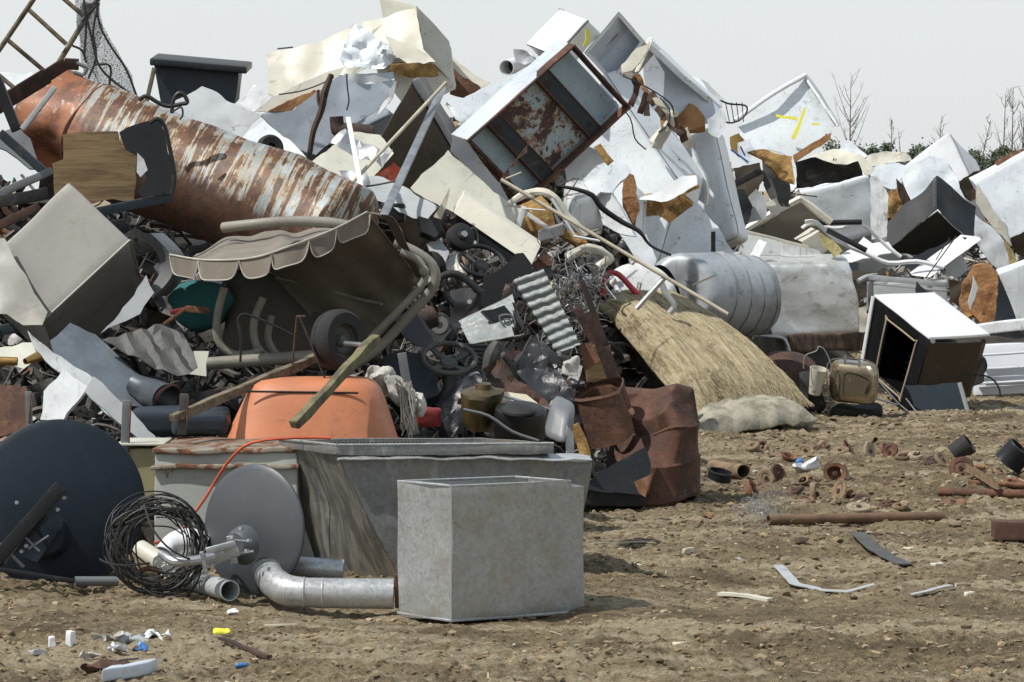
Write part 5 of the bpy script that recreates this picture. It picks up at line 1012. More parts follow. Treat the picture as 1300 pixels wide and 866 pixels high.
e_ = T('insulation_batts', 'thick sloping stack of weathered yellow glass-wool batts beside the crushed drum', 'insulation', [('upper_batt', up_m, M['wool'], None, None, (True, 180)), ('lower_batt', lo_m, gw, None, None, (True, 180)),
  ('loose_fibres', fibres(topf, 5000, 4, dr_, .08), M['fib'], None, None, (False,)), ('edge_fibres', join(fibres(topf, 500, 7, (dr_+Vector((0, -.3, -.4))), .04, 0, 1, .93, 1), fibres(topl, 400, 9, (dr_+Vector((0, -.3, -.4))), .03, 0, 1, .5, 1)), M['fib'], None, None, (False,))])
for c in e_.children:
    if 'fibres' in c.name: c['kind'] = 'stuff'
# tank disc and crushed cylinder
T('tank_end', 'round pale grey tank end standing behind the insulation', 'tank end', [('disc', dent(lathe(P(808, 388, 24.0), (-.25, -1, .25), [(.001, .03), (.2, .028), (.30, .01), (.325, 0), (.33, -.03)], 48), .012, 2.5), M['white3'])])
cyl = lathe(P(962, 376, 24.5), P(800, 372, 23.9)-P(962, 376, 24.5), [(.001, -.04), (.18, -.03), (.29, -.01), (.31, .02)]+[(.315, .04*i) for i in range(1, 19)]+[(.30, .78), (.27, .86), (.22, .92)], 60)
cyl = dent(cyl, .016, 2.4, 5); cyl = crush(cyl, P(850, 365, 23.8), .40, (.06, .22, -.10)); cyl = crush(cyl, P(860, 420, 23.8), .3, (0, .12, 0))
hb = [lathe(P(962, 376, 24.5)+(P(800, 372, 23.9)-P(962, 376, 24.5)).normalized()*t, P(800, 372, 23.9)-P(962, 376, 24.5), [(.316, -.004), (.322, 0), (.316, .004)], 60) for t in (.05, .17, .29, .42)]
T('water_heater', 'crushed pale silver water heater cylinder lying on its side behind the insulation', 'water heater', [('cylinder', cyl, paint('chalky_silver_shell', (.40, .43, .46), .55, .12, .5, metal=.25, streak=.5, var=.15, dirtc=(.10, .095, .09))), *[('hoop', dent(q, .016, 2.4, 5), M['grey']) for q in hb]])
T('red_tube', 'faded red bent tube handle in front of the round tank end', 'tube', [('tube', tp([(765, 376), (768, 356), (774, 347), (786, 349), (804, 368), (824, 388)], 23.2, .022, seg=10), M['pinkred'])])
T('grey_tube', 'straight pale tube joined to the long thin pole in front of the cylinder', 'tube', [('tube', rod((808, 392), (846, 350), 21.0, .018), M['alu'])])
T('grey_hose', 'grey bent pipe between the round tank end and the crushed cylinder', 'pipe', [('pipe', tp([(838, 356), (846, 374), (856, 388), (850, 398)], 22.9, .024, seg=10), M['ltgrey'])])
T('nail_rod', 'short pale rod on the crushed cylinder', 'rod', [('rod', rod((879, 362), (909, 349), 23.4, .007), M['pale'])])
# ---------------------------------------------------------------- right flank: white goods
O, U, V, W = solve((1086, 334), (948, 338), (1090, 426), (1070, 322), 29.3, fix=(-.1, 0, .6))
wb = crush(dent(box(O, U, V, W, .03, (24, 18, 6)), .022, 2.2, 3), P(1088, 336, 29.3), .3, (-.03, 0, -.08))
T('chest_freezer', 'mossy white chest freezer lying flat right of the crushed cylinder', 'freezer', [('cabinet_skin', wb, M['white3'] if 0 else paint('mould_stained_white', (.78, .80, .79), .62, .10, .5, .75, dirtc=(.20, .17, .09), fr=.8, bump=.4))])
wrinkle([(824, 322), (846, 290), (882, 256), (892, 264), (912, 288), (936, 326), (900, 330), (860, 326)], 25.2, 'white2', 'broad white pointed panel with a black slot behind the crushed cylinder', (.1, .5), .03, 40, 1.6)
T('handle_strip', 'short black handle strip standing on the broad white pointed panel', 'handle', [('strip', plank((905.5, 294), (905.5, 322), 25.0, .035, .02, up=(1, 0, 0)), M['black'])])
# panel with yellow marks
T('washing_machine_panel', 'creased white panel with yellow cross marks standing against the sky right of centre', 'panel', [('panel', sheet([(934, 152), (980, 120), (1022, 96), (1044, 128), (1064, 158), (1040, 178), (1010, 200), (984, 192), (956, 190), (940, 170)], 28.3, (.15, .5), .008, .03, 1.5, .06, 4), M['white']),
   ('paint_marks', join(*[sheet(o, 28.13, (.15, .5), .003, .0) for o in ([(985, 144), (1012, 150), (1011, 154), (986, 148)], [(1021, 136), (1024, 137), (1009, 178), (1005, 176)], [(1030, 155), (1040, 157), (1039, 160), (1030, 158)])]), M['yellow']),
   ('rolled_edge', dent(tube([P(933, 153, 28.2), P(980, 120, 28.32), P(1023, 95, 28.5)], .022, 8, smooth=4), .004, 4), M['pwhite']), ('side_return', dent(box(P(1023, 95, 28.5), P(1065, 159, 28.25)-P(1023, 95, 28.5), Vector((.05, .35, .02)), Vector((-.02, 0, -.015)), .006, (8, 4, 1)), .006, 4), M['white2'])])
wrinkle([(952, 192), (970, 190), (1006, 198), (1009, 236), (998, 232), (976, 210)], 27.7, 'foam', 'folded yellow-brown foam sheet hanging below the yellow-marked panel', (.2, .2), .06, 41, 4, 'foam_slab', 'foam', .04)
wrinkle([(1008, 196), (1034, 178), (1056, 168), (1054, 176), (1028, 194), (1010, 206)], 27.6, 'foamo', 'thin brown foam spike pointing right under the yellow-marked panel', (.2, .2), .03, 42, 4, 'foam_strip', 'foam', .04)
wrinkle([(1010, 206), (1036, 200), (1060, 208), (1090, 206), (1096, 222), (1060, 232), (1012, 240)], 29.5, 'dkgrey', 'dark hollow shell lying right of the hanging foam sheet', (.1, -.2), .05, 43)
wrinkle([(1008, 210), (1030, 196), (1060, 186), (1096, 200), (1112, 214), (1100, 224), (1080, 208), (1040, 208)], 30.0, 'cream', 'bright torn cream rim over the dark hollow shell', (.1, .9), .06, 44, 4)
ap('fridge', 'broad white fridge face with a dented right edge below the dark hollow shell', 'fridge', (1104, 222), (1010, 242), (1126, 296), (1090, 214), 33.8, M['white'], fix=(-.05, .05, .6), amp=.015, seed=14, r=.04)
wrinkle([(1104, 224), (1112, 222), (1128, 250), (1126, 300), (1106, 306)], 33.6, 'white3', 'streaked dirty edge of the broad white fridge', (-.6, 0), .03, 45)
ap('fridge', 'broad white fridge standing between the open cream cabinet and the black stove shell', 'fridge', (1104, 224), (1012, 246), (1108, 330), (1126, 240), 33.9, M['white2'], fix=(.25, .05, .5), amp=.012, seed=15)
# open cream cabinet
ap('cabinet', 'open cream cabinet box on its side above the mossy freezer', 'cabinet', (946, 292), (1016, 252), (1054, 322), (952, 330), 31.2, M['cream2'], fix=(.35, .3, 0), amp=.01, seed=16) if 0 else None
T('open_cabinet', 'open cream cabinet frame with brown inside, above the mossy chest freezer', 'cabinet', [
  ('top_rail', dent(tp([(944, 292), (980, 270), (1016, 252), (1030, 262), (1056, 282)], 29.9, .035, seg=6, smooth=1), .01, 4), M['cream']), ('inner_wall', sheet([(948, 296), (1014, 256), (1058, 286), (1056, 320), (1018, 312), (980, 300)], 30.45, (.1, -.2), .02, .02), paint('brown_lined_wall', (.25, .21, .16), .4, .05, .6)),
  ('front_wall', sheet([(946, 294), (990, 306), (1040, 318), (1048, 332), (1000, 336), (950, 336), (936, 326)], 29.8, (.05, .2), .02, .02), M['white3']), ('front_lip', dent(plank((946, 294), (1026, 314), 29.7, .03, .03), .006, 4), M['cream'])])
T('white_flap', 'small ribbed white flap leaning on the open cream cabinet', 'flap', [('flap', dent(box(P(946, 334, 29.5), P(964, 304, 29.5)-P(946, 334, 29.5), P(956, 338, 29.4)-P(946, 334, 29.5), Vector((0, .06, 0)), .006), .004, 4), M['white'])])
ap('carton', 'yellowed white box corner inside the open cream cabinet', 'box', (1040, 292), (1018, 306), (1056, 314), (1030, 288), 29.9, M['cream'], fix=(-.1, .1, .3), seed=17)
wrinkle([(1040, 294), (1056, 304), (1070, 318), (1060, 326), (1046, 312)], 29.5, 'foamy', 'pale yellow foam wedge right of the open cream cabinet', (.1, .2), .03, 46, 4, 'foam_wedge', 'foam', .06)
# debris patch between fridges (930-1000,200-300)
for i, (o, dd, mt, lb) in enumerate((([(936, 180), (952, 176), (962, 196), (950, 208), (938, 200)], 28.0, 'white', 'small white scrap with blue strokes under the yellow-marked panel'), ([(932, 214), (964, 206), (970, 226), (950, 262), (938, 262)], 28.2, 'brownsteel', 'brown folded plate right of the tall white fridge'),
     ([(938, 262), (960, 240), (974, 250), (972, 276), (944, 286)], 28.1, 'ltgrey', 'grey crumpled plate below the brown folded plate'), ([(968, 200), (978, 204), (1004, 236), (1000, 262), (984, 262), (972, 240)], 28.4, 'dust', 'mottled dark foam-backed sheet below the hanging foam sheet'),
     ([(930, 244), (944, 240), (956, 262), (946, 290), (934, 296)], 28.0, 'dkgrey', 'black gap-side plate beside the tall white fridge'), ([(972, 256), (986, 250), (994, 268), (980, 274)], 27.8, 'cream', 'cream chip of casing above the open cream cabinet'))):
    wrinkle(o, dd, mt, lb, (.1, .3), .05, 50+i, 5)
T('rubber_seal', 'black rubber seal strip right of the tall white fridge', 'seal', [('seal', plank((932, 234), (966, 217), 27.7, .06, .04), M['blackm'])])
T('blue_strap', 'blue plastic strap on the small white scrap', 'strap', [('strap', join(rod((928, 190), (950, 206), 27.8, .008), rod((940, 186), (946, 198), 27.8, .007)), M['blue'])])
wrinkle([(926, 172), (940, 168), (948, 186), (938, 200), (928, 190)], 28.3, 'copper', 'brown cardboard scrap left of the small white scrap', (0, .3), .03, 60)
# black bracketed chair frame and pipes
T('bent_tubing', 'bent white tube frame with black rubber sleeves in front of the broad white fridge', 'tube frame', [('white_tube', join(tp([(1018, 290), (1030, 284), (1060, 290), (1094, 286), (1108, 296), (1130, 316), (1144, 326)], 30.2, .018), tp([(1022, 282), (1036, 283), (1064, 306), (1100, 322), (1128, 334), (1164, 332), (1198, 340)], 30.0, .022)), M['pwhite']),
   ('black_sleeve', join(rod((1040, 283), (1094, 282), 30.05, .026), rod((1050, 292), (1100, 318), 29.9, .026)), M['black'])])
T('white_tray', 'shallow white tray tilted in front of the bent white tube frame', 'tray', [('tray_top', sheet([(1062, 328), (1090, 308), (1096, 300), (1106, 308), (1128, 306), (1138, 318), (1110, 326), (1080, 334)], 30.6, (0, .9), .008, .03), M['pwhite']), ('tray_side', sheet([(1064, 332), (1090, 332), (1110, 326), (1140, 320), (1144, 334), (1110, 346), (1084, 344)], 30.5, (0, .0), .02, .02), M['grey'])])
# right crest fridges
ap('fridge', 'white fridge corner pointing up as the highest white peak at far right', 'fridge', (1204, 168), (1142, 214), (1232, 228), (1240, 204), 37.5, M['pwhite'], fix=(-.3, -.25, .45), amp=.01, seed=18)
ap('fridge', 'white fridge with rounded dented shoulder in front of the highest far-right peak', 'fridge', (1190, 206), (1144, 226), (1222, 262), (1204, 200), 36.6, M['white'], fix=(.1, -.2, .5), amp=.03, fr=2.6, r=.07, n=(12, 12, 6), seed=19, crushes=[((1200, 210, 36.6), .4, (0, .1, -.08))])
wrinkle([(1145, 226), (1156, 210), (1180, 198), (1200, 202), (1212, 222), (1226, 256), (1222, 264), (1196, 240), (1170, 262), (1156, 256)], 36.2, 'white', 'bulging white sheet in front of the highest far-right peak', (.1, .4), .06, 61, 2)
wrinkle([(1216, 232), (1236, 218), (1250, 214), (1244, 234), (1232, 256), (1224, 250)], 36.4, 'brownsteel', 'dark brown open edge right of the bulging white sheet', (.1, 0), .04, 62, 4)
wrinkle([(1234, 232), (1244, 216), (1260, 212), (1252, 222), (1240, 250), (1234, 256)], 36.1, 'rusto', 'rust-orange torn edge right of the dark brown open edge', (.1, 0), .04, 63, 4)
ap('fridge', 'large white fridge face at the right frame edge', 'fridge', (1237, 232), (1320, 186), (1280, 306), (1230, 226), 35.0, M['white'], fix=(.1, -.15, .6), amp=.012, seed=20)
wrinkle([(1240, 234), (1238, 258), (1264, 292), (1284, 312), (1276, 288), (1256, 258)], 34.6, 'cream2', 'grey left edge of the large white fridge at the frame edge', (-.4, 0), .02, 64, 2)
wrinkle([(1262, 204), (1290, 192), (1310, 184), (1310, 192), (1290, 200), (1268, 212)], 35.4, 'rusto', 'rusty torn strip along the top of the frame-edge fridge', (.1, .3), .05, 65, 5)
wrinkle([(1282, 302), (1310, 290), (1310, 330), (1290, 322)], 34.4, 'brownsteel', 'brown underside below the frame-edge fridge', (0, -.3), .03, 66)
wrinkle([(1056, 204), (1066, 188), (1077, 177), (1094, 190), (1102, 198), (1080, 206)], 37.0, 'white', 'small white pyramid corner left of the far treeline', (.1, .5), .04, 67, 3)
wrinkle([(1078, 204), (1110, 194), (1130, 190), (1150, 194), (1158, 202), (1130, 206), (1104, 210), (1082, 208)], 37.4, 'cream', 'crumpled cream-white bag-like sheet on the far crest below the treeline', (.1, .7), .08, 68, 4)
wrinkle([(1098, 214), (1140, 206), (1150, 210), (1144, 232), (1136, 242), (1118, 236), (1106, 224)], 36.8, 'white', 'smooth white sheet under the far crest cream sheet', (.1, .4), .03, 69, 2)
wrinkle([(1124, 246), (1134, 238), (1146, 246), (1154, 264), (1146, 276), (1128, 276)], 36.0, 'foam', 'yellow-orange foam lump between the broad white fridge and the black stove shell', (.1, .2), .08, 70, 5, 'foam_lump', 'foam', .1)
wrinkle([(1138, 226), (1148, 236), (1158, 258), (1150, 268), (1142, 250)], 35.9, 'bark', 'dark torn strip above the yellow-orange foam lump', (.1, 0), .04, 71)
# black stove shell
O, U, V, W = solve((1190, 267), (1126, 318), (1236, 310), (1189, 224), 33.0, fix=(.25, .35, .05))
T('stove_shell', 'black steel stove shell tilted with its perforated corner up, right of the broad white fridge', 'stove shell', [('left_side', dent(thick(quadpatch(O, O+U, P(1128, 282, 33.5), O+W), .01), .02, 3), M['dust'] if 0 else paint('charcoal_shell', (.07, .07, .072), .3, .03, .4, dirtc=(.14, .13, .12))), ('right_side', dent(thick(quadpatch(O+V, O, O+W, P(1238, 264, 33.5)), .01), .02, 3), M['bluegrey']),
   ('dark_bottom', dent(thick(quadpatch(O+Vector((0, .02, -.01)), O+V+Vector((0, .02, -.01)), P(1206, 330, 33.7), O+U+Vector((0, .02, -.01))), .01), .01, 3), M['black']), ('corner_strip', join(plank((1187, 226), (1186, 266), 32.95, .03, .02, up=(1, 0, 0)), *[plank((1186, 230+i*5), (1189, 232+i*5), 32.9, .012, .012) for i in range(7)]), M['grey'])])
wrinkle([(1236, 270), (1262, 290), (1280, 312), (1288, 336), (1266, 342), (1240, 312)], 34.0, 'white2', 'crumpled white strip right of the black stove shell', (.2, .2), .05, 72, 3)
wrinkle([(1276, 306), (1286, 318), (1294, 338), (1284, 338)], 33.8, 'foamy', 'thin yellow foam edge right of the crumpled white strip', (.2, .1), .03, 73, t=.04)
wrinkle([(1144, 332), (1212, 304), (1236, 300), (1222, 320), (1190, 332), (1160, 346)], 31.4, 'dkgrey', 'wide dark flat panel below the black stove shell', (.1, 1.3), .02, 74, 2)
O = P(1157, 349, 30.0)
T('white_profile', 'white and black box profile slanting up in front of the wide dark panel', 'profile', [('white_face', dent(box(O, P(1222, 301, 30.6)-O, P(1181, 352, 29.9)-O, Vector((0, .12, .02)), .006, (8, 2, 2)), .004, 3), M['pwhite']), ('black_cap', dent(box(P(1222, 301, 30.55), P(1236, 303, 30.6)-P(1222, 301, 30.55), P(1231, 314, 30.5)-P(1222, 301, 30.55), Vector((0, .2, 0)), .008), .004), M['bluegrey'])])
T('thin_cable', 'thin black wire crossing the white and black profile', 'cable', [('cable', join(rod((1214, 300), (1176, 352), 29.85, .006), rod((1206, 302), (1188, 330), 29.85, .005)), M['cable'])])
wrinkle([(1200, 330), (1220, 322), (1230, 344), (1216, 352), (1200, 352)], 30.4, 'ltgrey', 'grey bent tab below the white and black profile', (.1, .2), .03, 75)
# cabinet behind oven
T('appliance_back', 'pale grey appliance top edge with metal trim behind the white stove', 'appliance', [('casing', dent(box(P(1106, 400, 30.0), P(1204, 396, 29.8)-P(1106, 400, 30.0), Vector((0, 0, .30)), Vector((0, .4, 0)), .012, (10, 6, 4)), .01, 3), M['ltgrey']), ('top_trim', dent(join(plank((1104, 352), (1206, 362), 29.6, .05, .05), plank((1110, 360), (1206, 370), 29.5, .02, .06)), .006, 4), M['alu']), ('side_channel', plank((1106, 352), (1106, 420), 29.6, .04, .04, up=(1, 0, 0)), M['grey'])])
T('curved_pipe', 'white curved pipe joining the mossy freezer to the trimmed appliance', 'pipe', [('pipe', tp([(1088, 358), (1100, 352), (1114, 350)], 29.8, .025), M['ltgrey'])])
T('steel_flap', 'dark open flap rising behind the white stove top', 'flap', [('flap', sheet([(1163, 374), (1163, 357), (1170, 362), (1192, 380), (1176, 378)], 27.6, (.2, .1), .02, .004), M['bluegrey'])])
wrinkle([(1222, 360), (1236, 336), (1256, 334), (1266, 346), (1268, 398), (1262, 410), (1246, 412), (1236, 400), (1226, 404), (1218, 380)], 29.0, 'foamo', 'big torn orange foam block standing behind the white stove', (-.1, .1), .09, 76, 4, 'foam_block', 'foam', .10)
T('torn_strip', 'white torn steel sliver in front of the orange foam block', 'sliver', [('sliver', sheet([(1236, 350), (1242, 366), (1232, 394), (1228, 384), (1234, 366)], 28.8, (.2, 0), .008, .01), M['pwhite'])])
wrinkle([(1204, 354), (1220, 358), (1234, 372), (1222, 392), (1206, 384)], 29.4, 'brownsteel', 'brown slatted scrap left of the orange foam block', (0, .1), .05, 77, 6)
T('bluish_plate', 'slate plate leaning right of the orange foam block', 'plate', [('plate', sheet([(1268, 350), (1276, 352), (1296, 408), (1264, 412)], 28.9, (.1, .1), .01, .01), M['bluegrey'])])
ap('fridge', 'white fridge at the frame edge level with the orange foam block', 'fridge', (1268, 346), (1330, 322), (1298, 420), (1264, 342), 28.6, M['white'], fix=(.1, 0, .5), seed=21)
wrinkle([(1090, 390), (1108, 388), (1110, 404), (1100, 420), (1092, 424)], 31.5, 'cream', 'cream paint tin bottoms beside the mossy freezer', (0, .1), .04, 78, 6)
# white stove on its side
O = P(1181, 428, 24.5); A = P(1110, 375, 25.2); B = P(1249, 428, 24.2)
Uo, Vo = A-O, B-O; Wo = P(1151, 516, 24.6)-O; Wo = Vector((-.05, .02, -.62))
Do = Uo.cross(Vo).normalized(); Do = -Do if Do.z > 0 else Do
Wo = P(1099, 462, 25.3)-A
top_ = box(A, Uo*-1, P(1196, 377, 25.4)-A, Vector((0, 0, -.02)), .004, (6, 8, 1))
fr_ = [A, O, O+Vector((-.16, .0, -.52)), A+P(1098, 458, 25.2)-A]
C0, C1, C2, C3 = P(1110, 376, 25.1), P(1180, 430, 24.4), P(1152, 522, 24.4), P(1094, 470, 25.1)
dv = (P(1249, 430, 24.9)-C1)
def fq(a, b, off=0): return C0.lerp(C1, a).lerp(C3.lerp(C2, a), b)+dv*off
def fpanel(a0, a1, b0, b1, o0, o1, n=(6, 6, 3)):
    return box(fq(a0, b0, o0), fq(a1, b0, o0)-fq(a0, b0, o0), fq(a0, b1, o0)-fq(a0, b0, o0), dv*(o1-o0), .006, n)
cav = thick(box(fq(.27, .14, .02), fq(.83, .14, .02)-fq(.27, .14, .02), fq(.27, .92, .02)-fq(.27, .14, .02), dv*.75, .03, (8, 8, 6), skip=('w0',)), -.004)
frm = join(fpanel(0, .26, 0, 1, 0, .06), fpanel(.84, 1, 0, 1, 0, .06), fpanel(.26, .84, 0, .13, 0, .06), fpanel(.26, .84, .93, 1, 0, .06))
gsk = tube([fq(a, b, -.012) for a, b in ((.28, .18), (.30, .15), (.80, .15), (.83, .18), (.83, .90), (.80, .92), (.30, .92), (.28, .90))], .008, 8, closed=True, smooth=2)
T('kitchen_stove', 'white-topped stove tipped over with its black oven open toward the camera', 'stove', [
  ('side_top', dent(box(C0+Vector((0, 0, .012)), C1-C0, P(1186, 373, 25.5)-C0, Vector((0, 0, -.02)), .004, (8, 10, 1)), .003, 3), M['pwhite']), ('front_frame', frm, M['oven']), ('oven_cavity', cav, M['oven'], None, [('gasket', gsk, plain('tan_gasket', (.32, .26, .18), .6)), ('rack_wires', join(*[tube([fq(.3, .2+.09*i, .35), fq(.8, .2+.09*i, .35)], .002, 5, smooth=1) for i in range(8)]), M['black'])]),
  ('edge_trim', join(tube([C0+Vector((-.01, -.02, 0)), C3+Vector((-.01, -.02, 0))], .016, 6, smooth=1)), M['pwhite']), ('side_wall', dent(box(C1+Vector((.004, .0, -.03)), dv*.97, (C2-C1)*.78, Vector((.05, .1, 0)), .006, (8, 8, 1)), .008, 3), paint('burnt_brown_sheet', (.035, .022, .013), .4, .1, .5, dirtc=(.10, .06, .03))), ('lower_skirt', dent(sheet([(1150, 490), (1222, 486), (1230, 524), (1186, 526), (1160, 516)], 24.3, (.1, .3), .01, .01), .004, 3), M['bluegrey']),
  ('skirt_edge', rod((1218, 486), (1229, 524), 24.15, .016), M['ltgrey']), ('hinge', lathe(P(1184, 433, 24.3), (0, -1, 0), [(.001, .02), (.018, .02), (.02, 0)], 12), M['steel']), ('foot', lathe(P(1248, 433, 24.7), (0, -1, 0), [(.001, .02), (.02, .02), (.02, 0)], 12), M['dkgrey'])])
T('wire_stand', 'thin crossed wire legs on the dirt in front of the white-topped stove', 'wire stand', [('wires', join(rod((1110, 478), (1140, 512), 24.0, .007), rod((1106, 504), (1140, 514), 24.0, .007), rod((1140, 512), (1152, 522), 24.0, .006), rod((1150, 506), (1164, 524), 24.0, .006)), M['alu'])])
# truck tailgate
tg = [('panel', dent(box(P(1236, 503, 26.0), P(1340, 498, 25.8)-P(1236, 503, 26.0), P(1240, 438, 26.1)-P(1236, 503, 26.0), Vector((0, .06, 0)), .012, (16, 10, 2)), .004, 3), M['ltgrey'] if 0 else paint('grey_white_truck_paint', (.58, .61, .66), .25, .03, .35)), ('top_rail', dent(box(P(1242, 426, 26.1), P(1340, 414, 25.8)-P(1242, 426, 26.1), Vector((0, 0, .09)), Vector((0, .12, 0)), .01), .004, 4), M['white2'])]
for y in (448, 466, 484): tg.append(('pressed_rib', dent(box(P(1240, y+5, 25.95), P(1340, y-1, 25.75)-P(1240, y+5, 25.95), Vector((0, 0, .02)), Vector((0, .05, 0)), .009), .003, 4), tg[0][2]))
T('truck_side_panel', 'ribbed grey-white truck bed panel at the right frame edge behind the stove', 'truck panel', tg)
T('rock_lump', 'rough dark concrete lump against the truck bed panel', 'lump', [('lump', dent(box(P(1222, 492, 25.0), Vector((.18, 0, 0)), Vector((0, 0, .22)), Vector((0, .2, 0)), .07, (8, 8, 6)), .05, 6, 3), M['dust'])])
T('black_hose', 'black hose arching in front of the truck bed panel', 'hose', [('hose', tp([(1222, 474), (1240, 475), (1258, 480), (1268, 492), (1270, 504)], 24.7, .008), M['cable'])])
# suitcase/gas tank, grill
sc = dent(box(P(1051, 511, 24.0), P(1112, 516, 23.7)-P(1051, 511, 24.0), P(1053, 457, 24.0)-P(1051, 511, 24.0), Vector((.05, .28, 0)), .085, (12, 12, 8)), .006, 3)
chrome = paint('stained_chrome', (.36, .31, .22), .6, .35, .25, metal=.8)
T('fuel_tank', 'rounded stained fuel tank with pipe stubs left of the white-topped stove', 'tank', [('tank_shell', sc, chrome), ('seam_flange', dent(tube([P(1052, 506, 23.85), P(1050, 464, 23.85), P(1066, 455, 23.85), P(1100, 458, 23.6), P(1114, 470, 23.5), P(1112, 506, 23.5)], .004, 6), .003), chrome), *[('pipe_stub', q, M['steel']) for q in (rod((1073, 460), (1092, 462), 23.7, .01), rod((1073, 451), (1073, 463), 23.6, .01), rod((1091, 454), (1091, 466), 23.6, .01))]])
T('rubber_lump', 'dark burnt rubber lump under the rounded stained tank', 'lump', [('lump', dent(box(P(1056, 532, 24.0), Vector((.40, -.02, 0)), Vector((0, 0, .10)), Vector((0, .3, 0)), .04), .02, 5), M['blackm'])])
gl = xf(grid(lambda u, v: P(960+(78*u), 430+70*v+14*(2*u-1)**2, 24.6)+Vector((0, .25*math.sin(v*3.1)*1-.1, 0)), 16, 12), lambda v: v)
T('barbecue_hood', 'rust-brown curved grill lid lying behind the insulation', 'grill lid', [('lid', thick(dent(lathe(P(1000, 478, 25.0), (.1, -.5, .85), [(.001, .16), (.12, .15), (.22, .10), (.27, .02), (.285, -.02)], 40), .01, 3), .004), M['rustd']), ('handle', tp([(955, 430), (958, 426), (990, 428), (998, 434), (1002, 446)], 24.4, .014), M['steel'])])
T('paint_bucket', 'small white printed bucket with wire bail tipped by the grill lid', 'bucket', [('bucket_body', pipe([P(1034, 500, 24.0), P(1040, 468, 23.95)], [.045, .07], .004, 24), M['cream']), ('bail', tp([(1020, 468), (1022, 452), (1036, 446), (1040, 440), (1048, 446), (1056, 468), (1050, 480)], 23.9, .005), M['wire']), ('printed_band', lathe(P(1036, 490, 24.0), P(1040, 468, 23.95)-P(1034, 500, 24.0), [(.056, -.01), (.060, .03)], 24, 3.6, 5.4), M['dkgrey'])])
T('motor_lump', 'dark burnt motor lump between grill lid and rounded stained tank', 'motor', [('lump', dent(box(P(1018, 528, 24.1), Vector((.16, 0, 0)), Vector((0, 0, .3)), Vector((0, .25, 0)), .05), .04, 6, 5), M['blackm'])])
T('wood_bench', 'long burnt timber lying behind the rounded stained tank', 'timber', [('beam', dent(box(P(1000, 448, 28.6), Vector((.75, .1, .02)), Vector((0, 0, .16)), Vector((0, .2, 0)), .02), .02, 4), M['bark'])])
for i, (x0, x1, y, dd) in enumerate(((985, 1100, 436, 33), (1060, 1098, 452, 28.0))): pass
# ---------------------------------------------------------------- debris on the yard
GD = lambda y: H*F/(y-HY)            # depth where a ground row meets the ground
def G(x, y, lift=0): d = GD(y); p = P(x, y, d); return Vector((p.x, p.y, dirt_h(p.x, p.y)+lift))
r3 = random.Random(21)
_o = 'first second third fourth fifth sixth seventh eighth ninth tenth eleventh twelfth thirteenth fourteenth fifteenth sixteenth seventeenth eighteenth nineteenth twentieth'.split()
ORD = _o+['twenty-'+w for w in _o[:9]]+['thirtieth']+['thirty-'+w for w in _o[:9]]+['fortieth']+['forty-'+w for w in _o[:9]]
M['chalk'] = plain('chalky_tan', (.34, .28, .19), .85, 0, .45, 14, .6)
disc_mats = ('rusto', 'rust', 'rusto', 'chalk', 'rustd')
clay = plain('tan_dusty_rust', (.25, .175, .105), .85, 0, .5, 14, .6); M['clay'] = clay
spots = [(955,575,9,.5),(968,572,8,.9),(1000,588,9,.4),(1022,578,10,.7),(1040,572,10,.3),(1052,572,9,.8),(1066,580,11,.2),(1076,578,10,.9),(1104,580,12,1.2),(1108,575,11,1.0),(1124,578,11,1.2),(1130,584,11,1.2),(1150,586,12,.3),(1163,588,9,.4),(1185,590,11,.4),(1196,592,11,.9),
 (988,610,12,1.3),(956,622,12,1.0),(972,616,11,1.1),(1012,622,9,.4),(1024,630,10,.3),(1036,626,15,1.35),(1060,606,13,1.3),(1072,606,11,1.2),(1066,622,15,1.25),(1084,624,10,.8),(1094,628,10,.4),(1020,616,8,.8),(1090,642,15,.15),(1126,638,10,.2),(1142,640,9,.2),(1220,602,14,1.2),(1240,598,10,.3),(1258,596,11,.2),(1244,612,10,.6),(1210,633,15,.1),(1270,600,9,.4),(1286,616,12,.3),(1290,610,11,.4),(1226,590,9,.6)]
where = ('nearest the oil drum', 'beside the drum side of the scatter', 'in the middle of the scatter', 'past the long pipe', 'toward the right frame edge')
